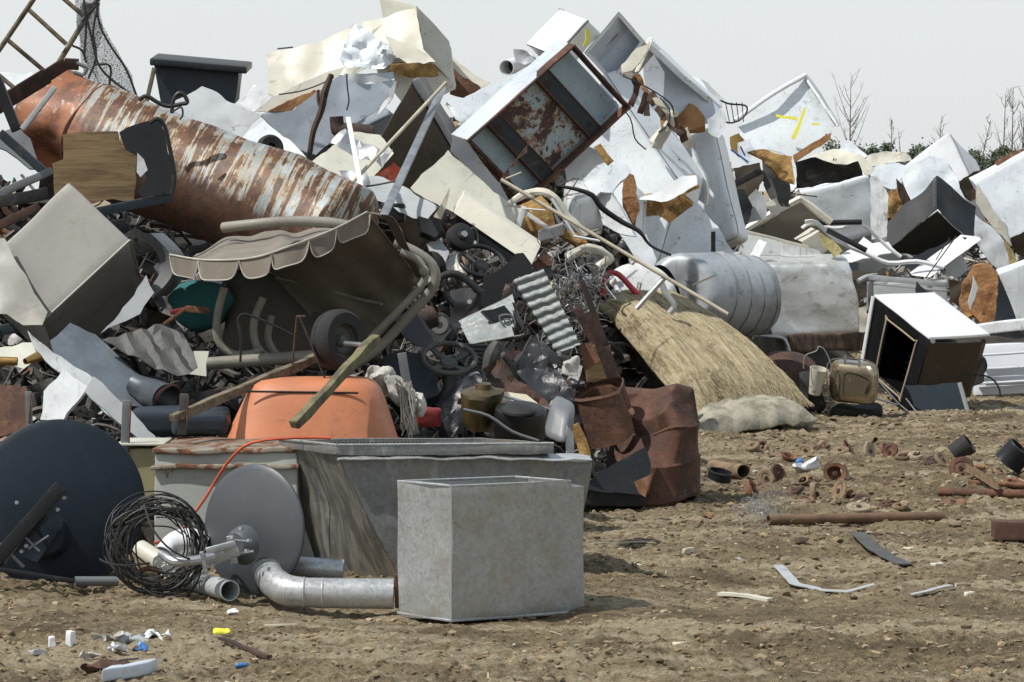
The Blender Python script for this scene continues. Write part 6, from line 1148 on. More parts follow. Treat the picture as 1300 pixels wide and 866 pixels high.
for i, (x, y, rp, tl) in enumerate(spots):
    c = G(x, y+rp*.4, .02); s_ = c.y/F; r_m = rp*s_*1.12; c.z += r_m*math.sin(tl)*.45-.012
    a = r3.uniform(-.9, .9); ax = Vector((math.sin(tl)*math.sin(a*1.4), -math.sin(tl)*math.cos(a*1.4), math.cos(tl)))
    k = r3.random(); mt = disc_mats[i % 5] if i % 3 else 'clay'
    body = lathe(c, ax, [(r_m*.06, .008), (r_m*.50, .004), (r_m*.58, .010), (r_m*.90, .012), (r_m, .006), (r_m*.99, -.006), (r_m*.3, -.008), (r_m*.06, -.006), (r_m*.06, .008)], 24)
    if i % 4 == 1: body = lathe(c, ax, [(r_m*.5, .012), (r_m*.62, .018), (r_m*.9, .016), (r_m, .004), (r_m*.96, -.012), (r_m*.5, -.006), (r_m*.5, .012)], 24, r3.uniform(0, 3), r3.uniform(5.2, 6.6))
    if i % 5 == 2: body = lathe(c, ax, [(.001, -.03), (r_m*.5, -.032), (r_m*.62, -.02), (r_m*.66, .012), (r_m, .016), (r_m, .004), (r_m*.72, .002), (r_m*.68, -.03), (.001, -.042)], 24)
    body = dent(body, .006, 12, i)
    row = 'upper row' if y < 598 else ('middle row' if y < 614 else 'lower row')
    T('brake_disc', f'{("large" if rp > 12 else "small" if rp < 10 else "medium")} {dict(rusto="orange-rust", rust="red-rust", chalk="pale dusty", rustd="dark rust", clay="tan")[mt]} round disc {("standing on edge" if tl > .9 else "lying flat" if tl < .45 else "propped at a slant")}, {ORD[sorted(spots).index((x, y, rp, tl))]} from the left', 'disc',
      [('disc', body, M[mt]), ('hub', lathe(c, ax, [(r_m*.22, .0), (r_m*.2, .014), (r_m*.08, .016), (r_m*.07, .0)], 16), M['rustd' if mt != 'rustd' else 'rusto'])], 'rusty discs scattered on the dirt')
def gpipe(lb, a, b, r, mt, name='pipe', th=.005, hollow=True):
    A_, B_ = G(*a, r), G(*b, r); T(name, lb, 'pipe', [('pipe', dent(pipe([A_, A_.lerp(B_, .33), A_.lerp(B_, .66), B_], r, th, 20), .003, 3) if hollow else tube([A_, B_], r, 14, smooth=1), M[mt])])
brpipe = plain('brown_scaled_pipe', (.17, .10, .06), .7, 0, .4, 8, .4); M['brp'] = brpipe
gpipe('long brown steel pipe lying on the dirt with its open end at left', (975, 664), (1198, 656), .027, 'brp')
gpipe('short tan rusty tube lying open-ended right of the crushed drum', (944, 614), (906, 604), .042, 'clay')
gpipe('rusty red pipe running out of the right frame edge', (1192, 627), (1330, 634), .024, 'rust')
gpipe('second thin rusty pipe just behind the rusty red pipe at right', (1230, 622), (1330, 622), .016, 'rusto')
T('iron_channel', 'dark rusted iron channel section at the right frame edge', 'iron bar', [('channel', dent(box(G(1262, 682), Vector((.28, -.05, 0)), Vector((0, 0, .095)), Vector((0, .1, 0)), .006), .003, 6), M['rustd'])])
T('angle_scrap', 'tan folded angle scrap lying over the rusty red pipe', 'angle iron', [('angle', dent(join(box(G(1226, 614, .05), G(1268, 632, .05)-G(1226, 614, .05), Vector((0, 0, .05)), Vector((0, .008, 0)), .002), box(G(1226, 614, .05), G(1268, 632, .05)-G(1226, 614, .05), Vector((0, .008, .004)), Vector((-.02, -.06, .01)), .002)), .004, 6), M['clay'])])
def can(lb, x, y, r, h, tl, mt):
    c = G(x, y, .02); T('drum_ring', lb, 'ring', [('ring', dent(lathe(c+Vector((0, 0, r*.6)), (math.sin(tl), -.2, math.cos(tl)), [(r*.9, h), (r, h), (r*1.03, h*.9), (r, h*.8), (r, .02), (r*1.03, 0), (r*.9, 0), (r*.9, h)], 30), .006, 5), M[mt])])
can('black ribbed rubber ring standing among the discs', 1212, 590, .065, .12, .9, 'blackm'); can('black round canister at the right frame edge above the rusty pipes', 1278, 604, .09, .13, .7, 'dkgrey')
can('curled dark hose ring beside the tan rusty tube', 912, 622, .07, .05, .2, 'dkgrey')
T('blue_wrapper', 'blue and silver crumpled wrapper on the discs', 'wrapper', [('foil', dent(box(G(1010, 616, .06), Vector((.13, 0, .01)), Vector((0, 0, .05)), Vector((0, .07, 0)), .02), .025, 14, 2), M['alu']), ('blue_patch', dent(box(G(1010, 614, .07), Vector((.05, 0, .01)), Vector((0, 0, .045)), Vector((0, .07, 0)), .02), .015, 14, 2), M['bluep'])])
wm = []
for i in range(420):
    x, y = 968+r3.gauss(0, 18), 652+r3.gauss(0, 8); c = G(x, y, r3.uniform(.003, .07)*math.exp(-((x-975)/30)**2)); a = r3.uniform(0, 3.1); l = r3.uniform(.02, .06)
    dv_ = Vector((math.cos(a)*l, math.sin(a)*l, r3.uniform(-.01, .02))); wm.append(tube([c, c+dv_*.5+Vector((0, 0, r3.uniform(0, .015))), c+dv_], .0011, 4, smooth=1))
T('wire_mesh', 'flattened mat of fine grey wire mesh in front of the discs', 'wire mesh', [('wires', join(*wm), M['wire'])])
def strip(lb, pts, w, mt, t=.004, name='metal_strip', cat='strip', lift=.022):
    W_ = [G(x, y, lift+(q[2] if len(q) > 2 else 0)) for q in pts for x, y in (q[:2],)]; n = len(W_)
    def fn(u, v):
        k = u*(n-1); i = min(int(k), n-2); f = k-i; p = W_[i].lerp(W_[i+1], f); dr = (W_[min(i+1, n-1)]-W_[i]).normalized(); sd = dr.cross(Vector((0, 0, 1))).normalized()
        return p+sd*(v-.5)*w+Vector((0, 0, .006*noise.noise(p*8)))
    T(name, lb, cat, [('strip', thick(grid(fn, 6*(n-1), 2), -t), M[mt])])
strip('long bent tin strip lying flat on the open dirt at right', [(988, 716), (1008, 732), (1040, 741), (1075, 744), (1110, 744)], .05, 'ltgrey')
strip('grey flat plastic strip on the dirt below the long brown pipe', [(1088, 686), (1110, 700), (1130, 710), (1150, 719)], .075, 'dust')
strip('white painted stick on the dirt, nearest the right foreground', [(914, 755), (948, 758), (978, 761)], .045, 'cream', .012, 'white_stick', 'stick')
strip('rusty brown stick in the left foreground beside the yellow scrap', [(280, 823), (306, 832), (342, 846)], .022, 'rustd', .01, 'rusty_stick', 'stick')
strip('thin pale lath behind the rusty brown stick', [(336, 804), (378, 807)], .012, 'pale', .005, 'thin_lath', 'stick')
strip('thin grey strip lying at the far right foreground', [(1158, 758), (1180, 756), (1208, 753)], .03, 'ltgrey')
strip('thin wood strip near the middle of the open dirt', [(752, 692), (790, 688), (830, 686)], .014, 'pale', .004, 'thin_lath', 'stick')
def chip(lb, x, y, w, h, dz, mt, a=0, name='chip', cat='chip', amp=.004, r=.004):
    c = G(x, y, -.004); ca, sa = math.cos(a), math.sin(a); u = Vector((ca*w, sa*w, 0)); v = Vector((-sa*dz, ca*dz, 0))
    T(name, lb, cat, [('piece', dent(box(c-u/2-v/2, u, v, Vector((0, 0, h)), r, (4, 4, 3)), amp, 20, r3.random()*9), M[mt])])
chip('white block chip, left of the two near the bottom left corner', 66, 826, .025, .04, .02, 'pwhite', .3); chip('white block chip, right of the two near the bottom left corner', 90, 828, .025, .055, .03, 'pwhite', -.4)
chip('yellow scrap of plastic in the left foreground', 282, 811, .07, .03, .05, 'yellow', .1, 'yellow_scrap', 'scrap', .012, .012); chip('small blue plastic fragment below the yellow scrap', 305, 855, .045, .016, .03, 'bluep', .2, 'blue_fragment', 'fragment', .006, .008)
chip('smooth pale stone at the left frame edge', 6, 812, .07, .04, .06, 'clay', 0, 'stone', 'stone', .01, .02); chip('pale stone behind the scatter of discs', 1282, 568, .09, .05, .08, 'clay', .3, 'stone', 'stone', .01, .02)
chip('pale wood chip on the dirt right of the square tank', 874, 700, .075, .03, .02, 'pale', .8); chip('white paper scrap below the small dish', 296, 778, .04, .015, .04, 'pwhite', .4, 'paper_scrap', 'scrap', .01)
chip('clear plastic shard at the bottom left, beside the crumpled trash', 48, 836, .05, .02, .04, 'ltgrey', .9, 'plastic_shard', 'shard', .01); chip('pale rag on the dirt under the long brown pipe', 1128, 672, .10, .012, .05, 'rag', .3, 'pale_rag', 'rag', .01)
chip('pale flat scrap left of the grey plastic strip', 1022, 658, .10, .012, .07, 'clay', .2, 'flat_scrap', 'scrap', .01); chip('yellowish chip at far right foreground', 1230, 757, .04, .02, .03, 'cream', .4)
chip('brown wood chip in the centre foreground', 862, 826, .05, .02, .03, 'pale', .5); chip('dark pebble left of the long bent tin strip', 988, 734, .025, .02, .025, 'blackm', .5, 'pebble', 'stone', .004, .01)
chip('pale flat chip on the dirt above the grey plastic strip', 1156, 695, .08, .01, .04, 'pale', -.4); chip('pale chip in the right foreground below the strip', 1190, 718, .06, .015, .03, 'cream', .7)
tr = []
for i, (x, y, w, mt) in enumerate(((120, 824, .09, 'rag'), (150, 822, .10, 'ltgrey'), (186, 820, .08, 'pwhite'), (134, 838, .07, 'alu'), (104, 842, .07, 'rag'), (170, 828, .06, 'bluep'))): tr.append(('film', dent(box(G(x, y, 0), Vector((w, .01, 0)), Vector((0, .05, 0)), Vector((0, 0, .016)), .007, (12, 8, 3)), .022, 30, i), M[mt]))
T('crumpled_trash', 'crumpled pile of pale plastic film and scraps in the left foreground', 'trash', tr)
T('torn_boot', 'torn brown leather scrap behind the white plastic casing at the bottom edge', 'leather scrap', [('leather', dent(box(G(112, 858, 0), Vector((.13, .02, 0)), Vector((0, .08, 0)), Vector((0, 0, .05)), .02, (8, 6, 4)), .03, 16, 3), M['rustd'])])
T('plastic_casing', 'white plastic casing with a dark slot cut by the bottom frame edge', 'casing', [('casing', dent(box(G(128, 872, 0), G(190, 862)-G(128, 872), Vector((.02, .10, 0)), Vector((0, 0, .05)), .014, (6, 4, 3)), .003, 9), M['wlin']), ('slot', box(G(150, 866, .052), (G(182, 859)-G(150, 866))*.8, Vector((.0, .03, 0)), Vector((0, 0, .003)), .001), M['black'])])
# gravel and clods
def islands(name, lab, n, pos, size, flatn=.7, cols=None, seed=1, rough=.95, sub=1):
    r = random.Random(seed); V, Fc = [], []
    bm = bmesh.new(); bmesh.ops.create_icosphere(bm, subdivisions=sub, radius=1); bv = [v.co.copy() for v in bm.verts]; bf = [tuple(v.index for v in f.verts) for f in bm.faces]; bm.free()
    for i in range(n):
        c = pos(r)
        if c is None: continue
        s = size(r, c); o = len(V); a = r.uniform(0, 6.3); q = Vector((r.uniform(0, 99), 0, 0))
        sx, sy, sz = s*r.uniform(.7, 1.4), s*r.uniform(.6, 1.1), s*r.uniform(.4, .8)*flatn
        ca, sa = math.cos(a), math.sin(a)
        for v in bv:
            k = 1+.8*noise.noise(v*1.7+q); x, y = v.x*sx*k, v.y*sy*k; V.append((c.x+x*ca-y*sa, c.y+x*sa+y*ca, c.z+v.z*sz*k+sz*.15))
        Fc += [tuple(j+o for j in f) for f in bf]
    s = NT(name+'_mat'); ge = s.t.nodes.new('ShaderNodeNewGeometry'); rp = s.t.nodes.new('ShaderNodeValToRGB'); s.link(ge.outputs['Random Per Island'], rp.inputs[0])
    cr = rp.color_ramp; cr.interpolation = 'CONSTANT'
    for i, (p, c) in enumerate(cols):
        e = cr.elements[i] if i < 2 else cr.elements.new(p); e.position = p; e.color = (*c, 1)
    nn = s.noise(30, 4); col = s.mix(s.ramp(nn, .4, .65), rp.outputs[0], s.mix(.5, rp.outputs[0], (.12, .085, .05)))
    m = s.fin(col, rough, 0, s.bump(nn, .5, .01), .2)
    tag(mesh_obj(name, (V, Fc), m, False), lab, None, None, 'stuff')
def gpos(r):
    d = 10.6+(1-r.random()**.65)*26; x = r.uniform(-.19, .19)*d
    if mound(x, d) > .12: return None
    return Vector((x, d, dirt_h(x, d)))
def gsz(r, c): return (.004+.016*r.random()**4.5)*(1+.035*(c.y-11))*(1 if c.y > 13.6 or r.random() > .5 else .6)
dcol = [(0, (.32, .25, .155)), (.28, (.20, .15, .095)), (.45, (.27, .21, .13)), (.62, (.12, .088, .055)), (.90, (.38, .30, .20)), (.985, (.40, .34, .25)), (.996, (.5, .47, .4))]
islands('gravel', 'small clods, pebbles and crumbs strewn over the dirt yard', 36000, gpos, gsz, .8, dcol, 4)
def cpos(r):
    d = 11+(1-r.random()**.7)*20; x = r.uniform(-.19, .19)*d
    if mound(x, d) > .12 or noise.noise(Vector((x*.9, d*.6, 21)))+.5*noise.noise(Vector((x*3, d*2.2, 5))) < r.uniform(-.35, .35): return None
    if abs(d-12.7-.05*x) < .5 and r.random() < .8: return None
    return Vector((x, d, dirt_h(x, d)))
islands('clods', 'crumbly soil clods lying in loose drifts over the yard', 14000, cpos, lambda r, c: (.006+.020*r.random()**3)*(1+.03*(c.y-11)), .75, [(0, (.25, .19, .115)), (.35, (.17, .128, .08)), (.6, (.31, .245, .155)), (.8, (.115, .085, .055))], 14)
def gpos2(r):
    d = 14.5+12*r.random(); x = .6+r.random()*.19*d
    if x > .19*d or mound(x, d) > .1: return None
    return Vector((x, d, dirt_h(x, d)))
islands('rubble', 'broken clods and rusty crumbs around the scattered discs', 2600, gpos2, lambda r, c: .006+.026*r.random()**4, .8, [(0, (.20, .15, .10)), (.3, (.12, .09, .06)), (.5, (.28, .22, .15)), (.72, (.22, .11, .06)), (.77, (.07, .05, .04)), (.93, (.32, .27, .19)), (.99, (.5, .5, .48))], 9)
# flat litter: straw, splinters, flakes
def litter(name, lab, n, pos, lw, cols, seed, lift=.006):
    r = random.Random(seed); V, Fc = [], []
    for i in range(n):
        c = pos(r)
        if c is None: continue
        l, w = lw(r); a = r.uniform(0, 3.14); u = Vector((math.cos(a), math.sin(a), r.uniform(-.2, .3)))*l/2; v = Vector((-math.sin(a), math.cos(a), r.uniform(-.3, .3)))*w/2; c = c+Vector((0, 0, lift)); o = len(V)
        V += [c-u-v, c+u-v*.6, c+u+v*.7, c-u+v, c-u-v-Vector((0, 0, .002)), c+u-v*.6-Vector((0, 0, .002)), c+u+v*.7-Vector((0, 0, .002)), c-u+v-Vector((0, 0, .002))]
        Fc += [tuple(o+k for k in q) for q in ((0, 1, 2, 3), (7, 6, 5, 4), (0, 4, 5, 1), (1, 5, 6, 2), (2, 6, 7, 3), (3, 7, 4, 0))]
    s = NT(name+'_mat'); ge = s.t.nodes.new('ShaderNodeNewGeometry'); rp = s.t.nodes.new('ShaderNodeValToRGB'); s.link(ge.outputs['Random Per Island'], rp.inputs[0]); cr = rp.color_ramp; cr.interpolation = 'CONSTANT'
    for i, (p, c) in enumerate(cols):
        e = cr.elements[i] if i < 2 else cr.elements.new(p); e.position = p; e.color = (*c, 1)
    tag(mesh_obj(name, (V, Fc), s.fin(rp.outputs[0], .8), False), lab, None, None, 'stuff')
litter('litter', 'straw bits, splinters and paint flakes lying on the dirt', 1700, gpos, lambda r: (r.uniform(.01, .07)*(1 if r.random() > .1 else 2), r.uniform(.003, .012)), [(0, (.38, .31, .2)), (.4, (.10, .075, .05)), (.75, (.42, .38, .3)), (.86, (.20, .10, .05)), (.95, (.6, .6, .57))], 8)
tag(mesh_obj('weeds', join(*[tube([G(765+r3.gauss(0, 9), 641+r3.uniform(-3, 4)), G(765+r3.gauss(0, 12), 640, .03+.05*r3.random()), G(765+r3.gauss(0, 18), 641, .02+.06*r3.random())], .0025, 4) for _ in range(50)]), plain('weed_green', (.13, .19, .05), .7)), 'few thin green weeds beside the black tray', None, None, 'stuff')
# ---------------------------------------------------------------- tangle filling the heap's gaps
gx = [-9+19*i/190 for i in range(191)]; gy = [13.2+38*j/260 for j in range(261)]
MH = [[mound(x, y) for x in gx] for y in gy]
def mh(x, y):
    i = min(max(int((x+9)/19*190), 0), 190); j = min(max(int((y-13.2)/38*260), 0), 260); return MH[j][i]
def hit(x, y):
    d = 13.3
    while d < 50:
        p = P(x, y, d)
        if p.z < mh(p.x, p.y): return d
        d += .12
    return None
def tangle(name, lab, n, reg, pal, seed, big=1., off=(.0, .45)):
    r = random.Random(seed); V, Fc = [], []
    for i in range(n):
        x, y = reg(r); d = hit(x, y)
        if d is None or (938 < x < 1095 and 262 < y < 436): continue
        d -= r.uniform(*off); c = P(x, y, d)
        if c.z < .03: continue
        k = r.random(); s = r.uniform(.06, .28)*big
        if k < .40:
            u = Vector((r.gauss(0, 1), r.gauss(0, .6), r.gauss(0, .8))).normalized(); v = u.cross(Vector((r.gauss(0, 1), r.gauss(0, 1), r.gauss(0, 1)))).normalized(); a, b = s, s*r.uniform(.3, .9); sd = r.uniform(0, 99); n_ = u.cross(v)
            m = thick(grid(lambda p, q: c+u*a*(p-.5)*(1-.4*abs(q-.5))+v*b*(q-.5)+n_*s*.35*(crump(Vector((p*s*9, q*s*9, sd)), 1)), 5, 4), .004)
        elif k < .72:
            u = Vector((r.gauss(0, 1), r.gauss(0, .5), r.gauss(0, .8))).normalized()*s*1.6; m = tube([c-u/2, c+Vector((r.gauss(0, .03), r.gauss(0, .03), r.gauss(0, .03))), c+u/2], r.uniform(.006, .022), 6, smooth=2)
        elif k < .84:
            pts = [c]
            for j in range(5): pts.append(pts[-1]+Vector((r.gauss(0, .08), r.gauss(0, .04), r.gauss(0, .08))))
            m = tube(pts, r.uniform(.004, .010), 5)
        else: m = dent(box(c, Vector((r.gauss(0, 1), r.gauss(0, 1), r.gauss(0, 1))).normalized()*s*.5, Vector((0, 0, 1))*s*.3+Vector((r.gauss(0, .03), 0, 0)), Vector((.02, s*.4, .02)), .01, (2, 2, 2)), .02, 8, i)
        o = len(V); V += m[0]; Fc += [tuple(j+o for j in f) for f in m[1]]
    s = NT(name+'_mat'); ge = s.t.nodes.new('ShaderNodeNewGeometry'); rp = s.t.nodes.new('ShaderNodeValToRGB'); s.link(ge.outputs['Random Per Island'], rp.inputs[0]); cr = rp.color_ramp; cr.interpolation = 'CONSTANT'
    for i, (p, c) in enumerate(pal):
        e = cr.elements[i] if i < 2 else cr.elements.new(p); e.position = p; e.color = (*c, 1)
    n1 = s.noise(12, 6, .7); col = s.mix(s.math('MULTIPLY', s.ramp(n1, .45, .62), .7), rp.outputs[0], (.07, .055, .04))
    tag(mesh_obj(name, (V, Fc), s.fin(col, .55, 0, s.bump(n1, .4, .01)), True, 40), lab, None, None, 'stuff')
dark = [(0, (.02, .02, .022)), (.34, (.045, .04, .036)), (.52, (.07, .036, .024)), (.64, (.07, .08, .09)), (.76, (.11, .10, .085)), (.86, (.24, .24, .23)), (.94, (.5, .5, .48)), (.97, (.22, .12, .06))]
lite = [(0, (.55, .57, .6)), (.25, (.40, .40, .38)), (.42, (.62, .60, .5)), (.52, (.13, .12, .11)), (.68, (.36, .20, .08)), (.78, (.22, .21, .19)), (.9, (.05, .05, .05))]
tangle('dark_scrap', 'tangle of small dark car parts, bars and cables packed between the larger things', 2600, lambda r: (r.uniform(-60, 800), r.uniform(150, 640)), dark, 2, 1.1, (-.15, .3))
tangle('engine_scrap', 'dense knot of black car parts and cables in the middle of the heap', 700, lambda r: (r.gauss(610, 60), r.gauss(430, 75)), dark[:3]+[(.8, (.03, .035, .04)), (.93, (.3, .3, .3))], 6, 1.3, (-.1, .3))
tangle('pale_scrap', 'mass of torn white casing bits, foam and trim wedged between the fridges', 1500, lambda r: (lambda x: (x, r.uniform(100+max(0, x-800)*.25, 400)))(r.uniform(540, 1320)), lite, 5, 1.3, (.0, .5))
# ---------------------------------------------------------------- far trees
leafm = plain('haze_tinted_leaves', (.12, .155, .105), .8, 0, .4, 2); branchm = plain('grey_twigs', (.16, .14, .125), .9)  # leaf colour is lightened to stand in for distance haze
def twigs(c, h, lean=0, n=26, seed=0, sp=.5):
    r = random.Random(seed+3); n = int(n*.7); ms = [tube([c, c+Vector((lean*.3, 0, h*.45)), c+Vector((lean, 0, h))], [.07, .045, .012], 6)]
    for i in range(n):
        t = r.uniform(.3, .97); b = c+Vector((lean*t, 0, h*t)); l = h*(1-t*.75)*r.uniform(.15, .34)*sp*1.6; s = r.choice((-1, 1)); l *= r.uniform(.5, 1.5); e = b+Vector((s*l*r.uniform(.25, .7), r.gauss(0, l*.4), l*r.uniform(.8, 1.4)))
        mid = b.lerp(e, .5)+Vector((s*.05, 0, -.04)); ms.append(tube([b, mid, e], [.022, .016, .007], 4, smooth=2))
        for j in range(2): q = b.lerp(e, r.uniform(.4, .9)); ms.append(tube([q, q+Vector((r.gauss(0, .2), r.gauss(0, .1), r.uniform(.1, .4)))], [.010, .005], 3, smooth=1))
    return join(*ms)
TD = 165.0
for i, (x, yt, lean, n, sp, lb) in enumerate(((1078, 98, .1, 34, .7, 'tall bare twiggy tree left of the far treeline'), (1130, 152, .1, 30, .25, 'thin wispy bare tree in the middle of the far treeline'), (1188, 150, .3, 18, .5, 'faint bare sapling behind the highest far-right fridge peak'), (1236, 152, .9, 24, .5, 'leaning bare sapling left of the cluster of bare trunks'),
      (1272, 118, .2, 34, .5, 'bare trunk, left of the three at the right frame edge'), (1284, 112, .1, 34, .45, 'bare trunk, middle of the three at the right frame edge'), (1295, 120, .3, 34, .6, 'bare trunk, right of the three at the right frame edge'), (1148, 168, -.3, 16, .5, 'short bare sapling beside the mid treeline shrubs'))):
    b = P(x, 283, TD); b.z = 0; T('bare_tree', lb, 'tree', [('trunk', twigs(b, P(x, yt, TD).z, lean, n, i, sp), branchm)], 'bare trees beyond the heap')
def crown(c, rx, rz, n, seed):
    r = random.Random(seed); V, Fc = [], []; cl = [(Vector((r.gauss(0, .42)*rx, r.gauss(0, .4)*rx, r.uniform(-.95, .75)*rz)), r.uniform(.22, .42)*rx) for _ in range(16)]
    for i in range(n):
        q, s = r.choice(cl); k = max(.35, 1-.55*(q.z/rz+.4)); p = c+Vector((q.x*k, q.y*k, q.z))+Vector((r.gauss(0, s*.55), r.gauss(0, s*.55), r.gauss(0, s*.5)))
        a = Vector((r.gauss(0, 1), r.gauss(0, 1), r.gauss(0, 1))).normalized()*.075; b = a.cross(Vector((r.gauss(0, 1), r.gauss(0, 1), r.gauss(0, 1)))).normalized()*.06; o = len(V)
        V += [p-a, p+b, p+a, p-b]; Fc.append((o, o+1, o+2, o+3))
    return V, Fc
pos_ = [(1058, 176, 14, 'shrubby tree at the left foot of the tall bare tree'), (1072, 170, 15, 'fullest shrub around the tall bare tree trunk'), (1090, 176, 14, 'shrub right of the tall bare tree'), (1108, 182, 12, 'low shrub under the wispy bare tree, left side'), (1124, 178, 13, 'upright shrub at the wispy bare tree'), (1142, 186, 9, 'small shrub between the wispy tree and the mid trees'), (1158, 182, 11, 'round shrub, first of the mid treeline'), (1166, 186, 9, 'narrow shrub, second of the mid treeline'),
  (1182, 168, 15, 'tallest leafy tree just left of the highest fridge peak'), (1170, 180, 12, 'shrub leaning on the tallest leafy tree'), (1228, 180, 12, 'leafy shrub right of the highest fridge peak'), (1240, 188, 10, 'low shrub right of the peak, second'), (1260, 184, 14, 'broad shrub left of the three bare trunks'), (1276, 178, 12, 'shrub at the foot of the three bare trunks'), (1292, 182, 13, 'shrub behind the rusty torn strip at right'), (1308, 172, 14, 'shrub at the right frame edge'), (1214, 190, 10, 'small shrub hidden behind the highest fridge peak')]
for i, (x, yt, w, lb) in enumerate(pos_):
    d = TD+rnd.uniform(-8, 14); s = d/F; top = P(x, yt, d); b = Vector((top.x, d, 0)); rz = (top.z-.6)/2
    T('shrub_tree', lb, 'tree', [('trunk', tube([b, b+Vector((.05, 0, top.z*.7))], [.06, .02], 5, smooth=1), branchm), ('crown', crown(b+Vector((0, 0, .6+rz)), w*s*1.7, rz*1.08, 2400, 40+i), leafm, None, None, (False,))], 'leafy trees beyond the heap')
# ---------------------------------------------------------------- larger dark parts in the middle of the heap
def lump(name, lb, cat, x, y, d, w, h, dp, mt, amp=.03, seed=0, r=.03, rz=0., n=(8, 8, 5), extra=()):
    s = d/F; u = Vector((math.cos(rz), 0, math.sin(rz)))*w*s; v = Vector((-math.sin(rz), .1, math.cos(rz)))*h*s
    return T(name, lb, cat, [('body', dent(box(P(x, y, d)-u/2-v/2, u, v, Vector((0, dp, .02)), r, n), amp, 5, seed), M[mt])]+list(extra))
def cylz(c, ax, prof, seg=28): return lathe(c, ax, prof, seg)
c = P(586, 300, 19.6); T('brake_drum', 'black ribbed drum just above the half-buried steering wheel', 'brake drum', [('drum', cylz(c, (.5, -1, .4), [(.001, .03), (.03, .035), (.035, .02), (.07, .02), (.085, .01), (.085, -.05)]), M['blackm']), ('hub', cylz(c, (.5, -1, .4), [(.001, .05), (.02, .05), (.022, .03)], 14), M['steel'])])
lump('engine_block', 'black oily engine block under the flat black moulded panel', 'engine', 590, 392, 18.4, 44, 34, .2, 'blackm', .04, 3, .02, .2, extra=[('inlet_stub', tp([(578, 388), (570, 380), (566, 370)], 18.2, .018), M['dkgrey']), ('cover_bolt', cylz(P(596, 384, 18.3), (0, -1, .2), [(.001, .03), (.014, .03), (.014, 0)], 8), M['steel'])])
lump('gearbox', 'dark gearbox casing left of the lower corrugated sheet', 'gearbox', 566, 420, 18.0, 30, 26, .18, 'dkgrey', .03, 5, .03, -.5, extra=[('flange', cylz(P(560, 414, 17.8), (-.4, -1, .3), [(.02, .02), (.05, .02), (.052, 0)], 20), M['dust'])])
T('body_panel', 'dark bent car body sheet leaning right of the flat black moulded panel', 'body sheet', [('sheet', sheet([(676, 340), (700, 336), (704, 348), (684, 352), (664, 376), (650, 380), (656, 360)], 19.0, (.2, .6), .005, .09, 4, .03, 4), M['dkgrey'])])
T('body_panel', 'black curved wing sheet between the grey steering wheel and the canopy frame', 'body sheet', [('sheet', sheet([(500, 400), (528, 396), (548, 420), (552, 444), (530, 440), (512, 426)], 17.5, (.3, .6), .006, .05, 3, .04, 6), M['vinyl'])])
T('radiator_hose', 'thick black hose curling over the engine block', 'hose', [('hose', tp([(548, 372), (560, 352), (580, 348), (598, 360), (612, 372)], 18.3, .022, seg=10), M['blackm'])])
T('radiator_hose', 'black hose bending down beside the brown dusty wheel arch', 'hose', [('hose', tp([(640, 452), (652, 470), (648, 492), (630, 504), (612, 506)], 17.1, .016, seg=10), M['blackm'])])
lump('battery', 'dusty black car battery below the upright corrugated sheet', 'battery', 716, 462, 18.0, 26, 18, .15, 'blackm', .012, 8, .012, -.3, extra=[('terminal', cylz(P(710, 452, 17.95), (.2, 0, 1), [(.001, .03), (.01, .03), (.012, 0)], 10), M['steel'])])
T('brown_sheet', 'brown leathery bent sheet above the round black air cleaner', 'sheet', [('sheet', sheet([(600, 470), (630, 458), (664, 484), (690, 500), (700, 520), (676, 516), (640, 500), (610, 496)], 16.9, (.1, .8), .006, .12, 5, .03, 9), M['rustd'])])
T('chrome_trim', 'long bright trim strip lying across the brown leathery sheet', 'trim', [('strip', tp([(592, 498), (628, 500), (664, 510), (700, 520)], 16.6, .008), M['steel'])])
T('headlight', 'round dusty headlight left of the brown dusty wheel arch', 'headlight', [('bezel', cylz(P(602, 482, 16.9), (-.3, -1, .5), [(.045, .0), (.06, .02), (.066, .0), (.05, -.05)]), M['dust']), ('lens', cylz(P(602, 482, 16.9), (-.3, -1, .5), [(.001, .02), (.03, .014), (.048, .0)]), M['ltgrey'])])
lump('seat_foam', 'crumbled cream foam chunk between rusty drum neck and vinyl skin', 'foam', 728, 470, 18.0, 20, 22, .1, 'rag', .04, 9, .02)
T('yellow_hose', 'mustard hose end hidden low behind the grey plastic cowl', 'hose', [('hose', tp([(728, 540), (738, 560), (744, 582)], 16.6, .03, seg=10), M['foam'])])
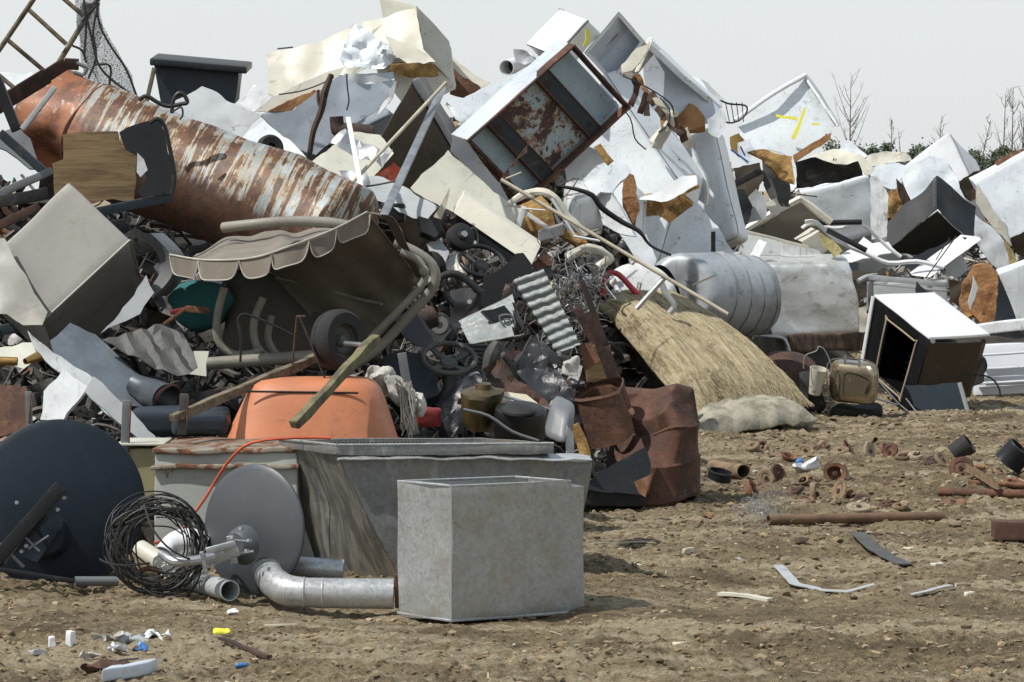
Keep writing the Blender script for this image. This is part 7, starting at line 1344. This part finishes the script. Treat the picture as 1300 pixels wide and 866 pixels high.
T('exhaust_box', 'rusty muffler lying under the canopy frame tubes', 'muffler', [('muffler', dent(lathe(P(496, 420, 17.6), (1, .2, .3), [(.001, 0), (.05, 0), (.06, .01), (.06, .26), (.05, .27), (.001, .27)], 24), .006, 6), M['rustd']), ('tail_pipe', tp([(470, 428), (484, 424), (496, 420)], 17.6, .018), M['rust'])])
lump('dark_tyre_chunk', 'torn tyre chunk right of the canopy ridge below the black box', 'tyre', 548, 340, 19.5, 30, 24, .15, 'tyre', .04, 12, .04, .6)
for i, (x, y, l, a, mt, lb) in enumerate(((640, 420, 60, 1.2, 'dkgrey', 'dark rod standing between the two corrugated sheets'), (560, 386, 70, .5, 'steel', 'bright thin rod lying over the radiator hose'), (700, 480, 40, -.9, 'grey', 'grey rod lying on the vinyl skin'), (548, 500, 50, 1.3, 'rust', 'rusty rod beside the red canister'), (606, 440, 44, .1, 'dkgrey', 'short black rod over the slatted grille'), (236, 300, 70, -.9, 'dkgrey', 'black rod between the plywood and the canopy tip'), (150, 330, 90, -1.2, 'grey', 'grey rod right of the beige cabinet'), (92, 420, 70, .4, 'rust', 'rusty rod under the beige cabinet'))):
    d = (hit(x, y) or 17)-.5; T('loose_rod', lb, 'rod', [('rod', tp([(x-l*.5*math.cos(a), y+l*.5*math.sin(a)), (x+rnd.uniform(-4, 4), y+rnd.uniform(-3, 3)), (x+l*.5*math.cos(a), y-l*.5*math.sin(a))], d, .010), M[mt])])
# hanging wires over the crest
for i, (pts, dd, lb) in enumerate((([(354, 120), (380, 116), (404, 108), (424, 98)], 23.6, 'thin black wire lying on the overhanging cream lip'), ([(440, 94), (441, 112), (443, 128), (440, 140)], 23.3, 'black wire hanging in front of the grey-white liner'), ([(352, 62), (362, 61), (372, 60)], 24.0, 'short wire stub at the left corner of the cream skin'), ([(790, 96), (820, 110), (850, 130), (856, 146)], 24.9, 'thin cable looping over the long open fridge'),
      ([(838, 124), (850, 140), (848, 158), (836, 168)], 24.9, 'dark cable curling by the orange foam block'), ([(430, 240), (470, 236), (502, 230)], 19.6, 'thin wire across the pale flat lid'), ([(780, 128), (800, 150), (806, 176), (820, 190)], 24.7, 'dark cable in the debris stream'))):
    T('loose_wire', lb, 'wire', [('wire', tp(pts, dd, .006, seg=5), M['cable'])])
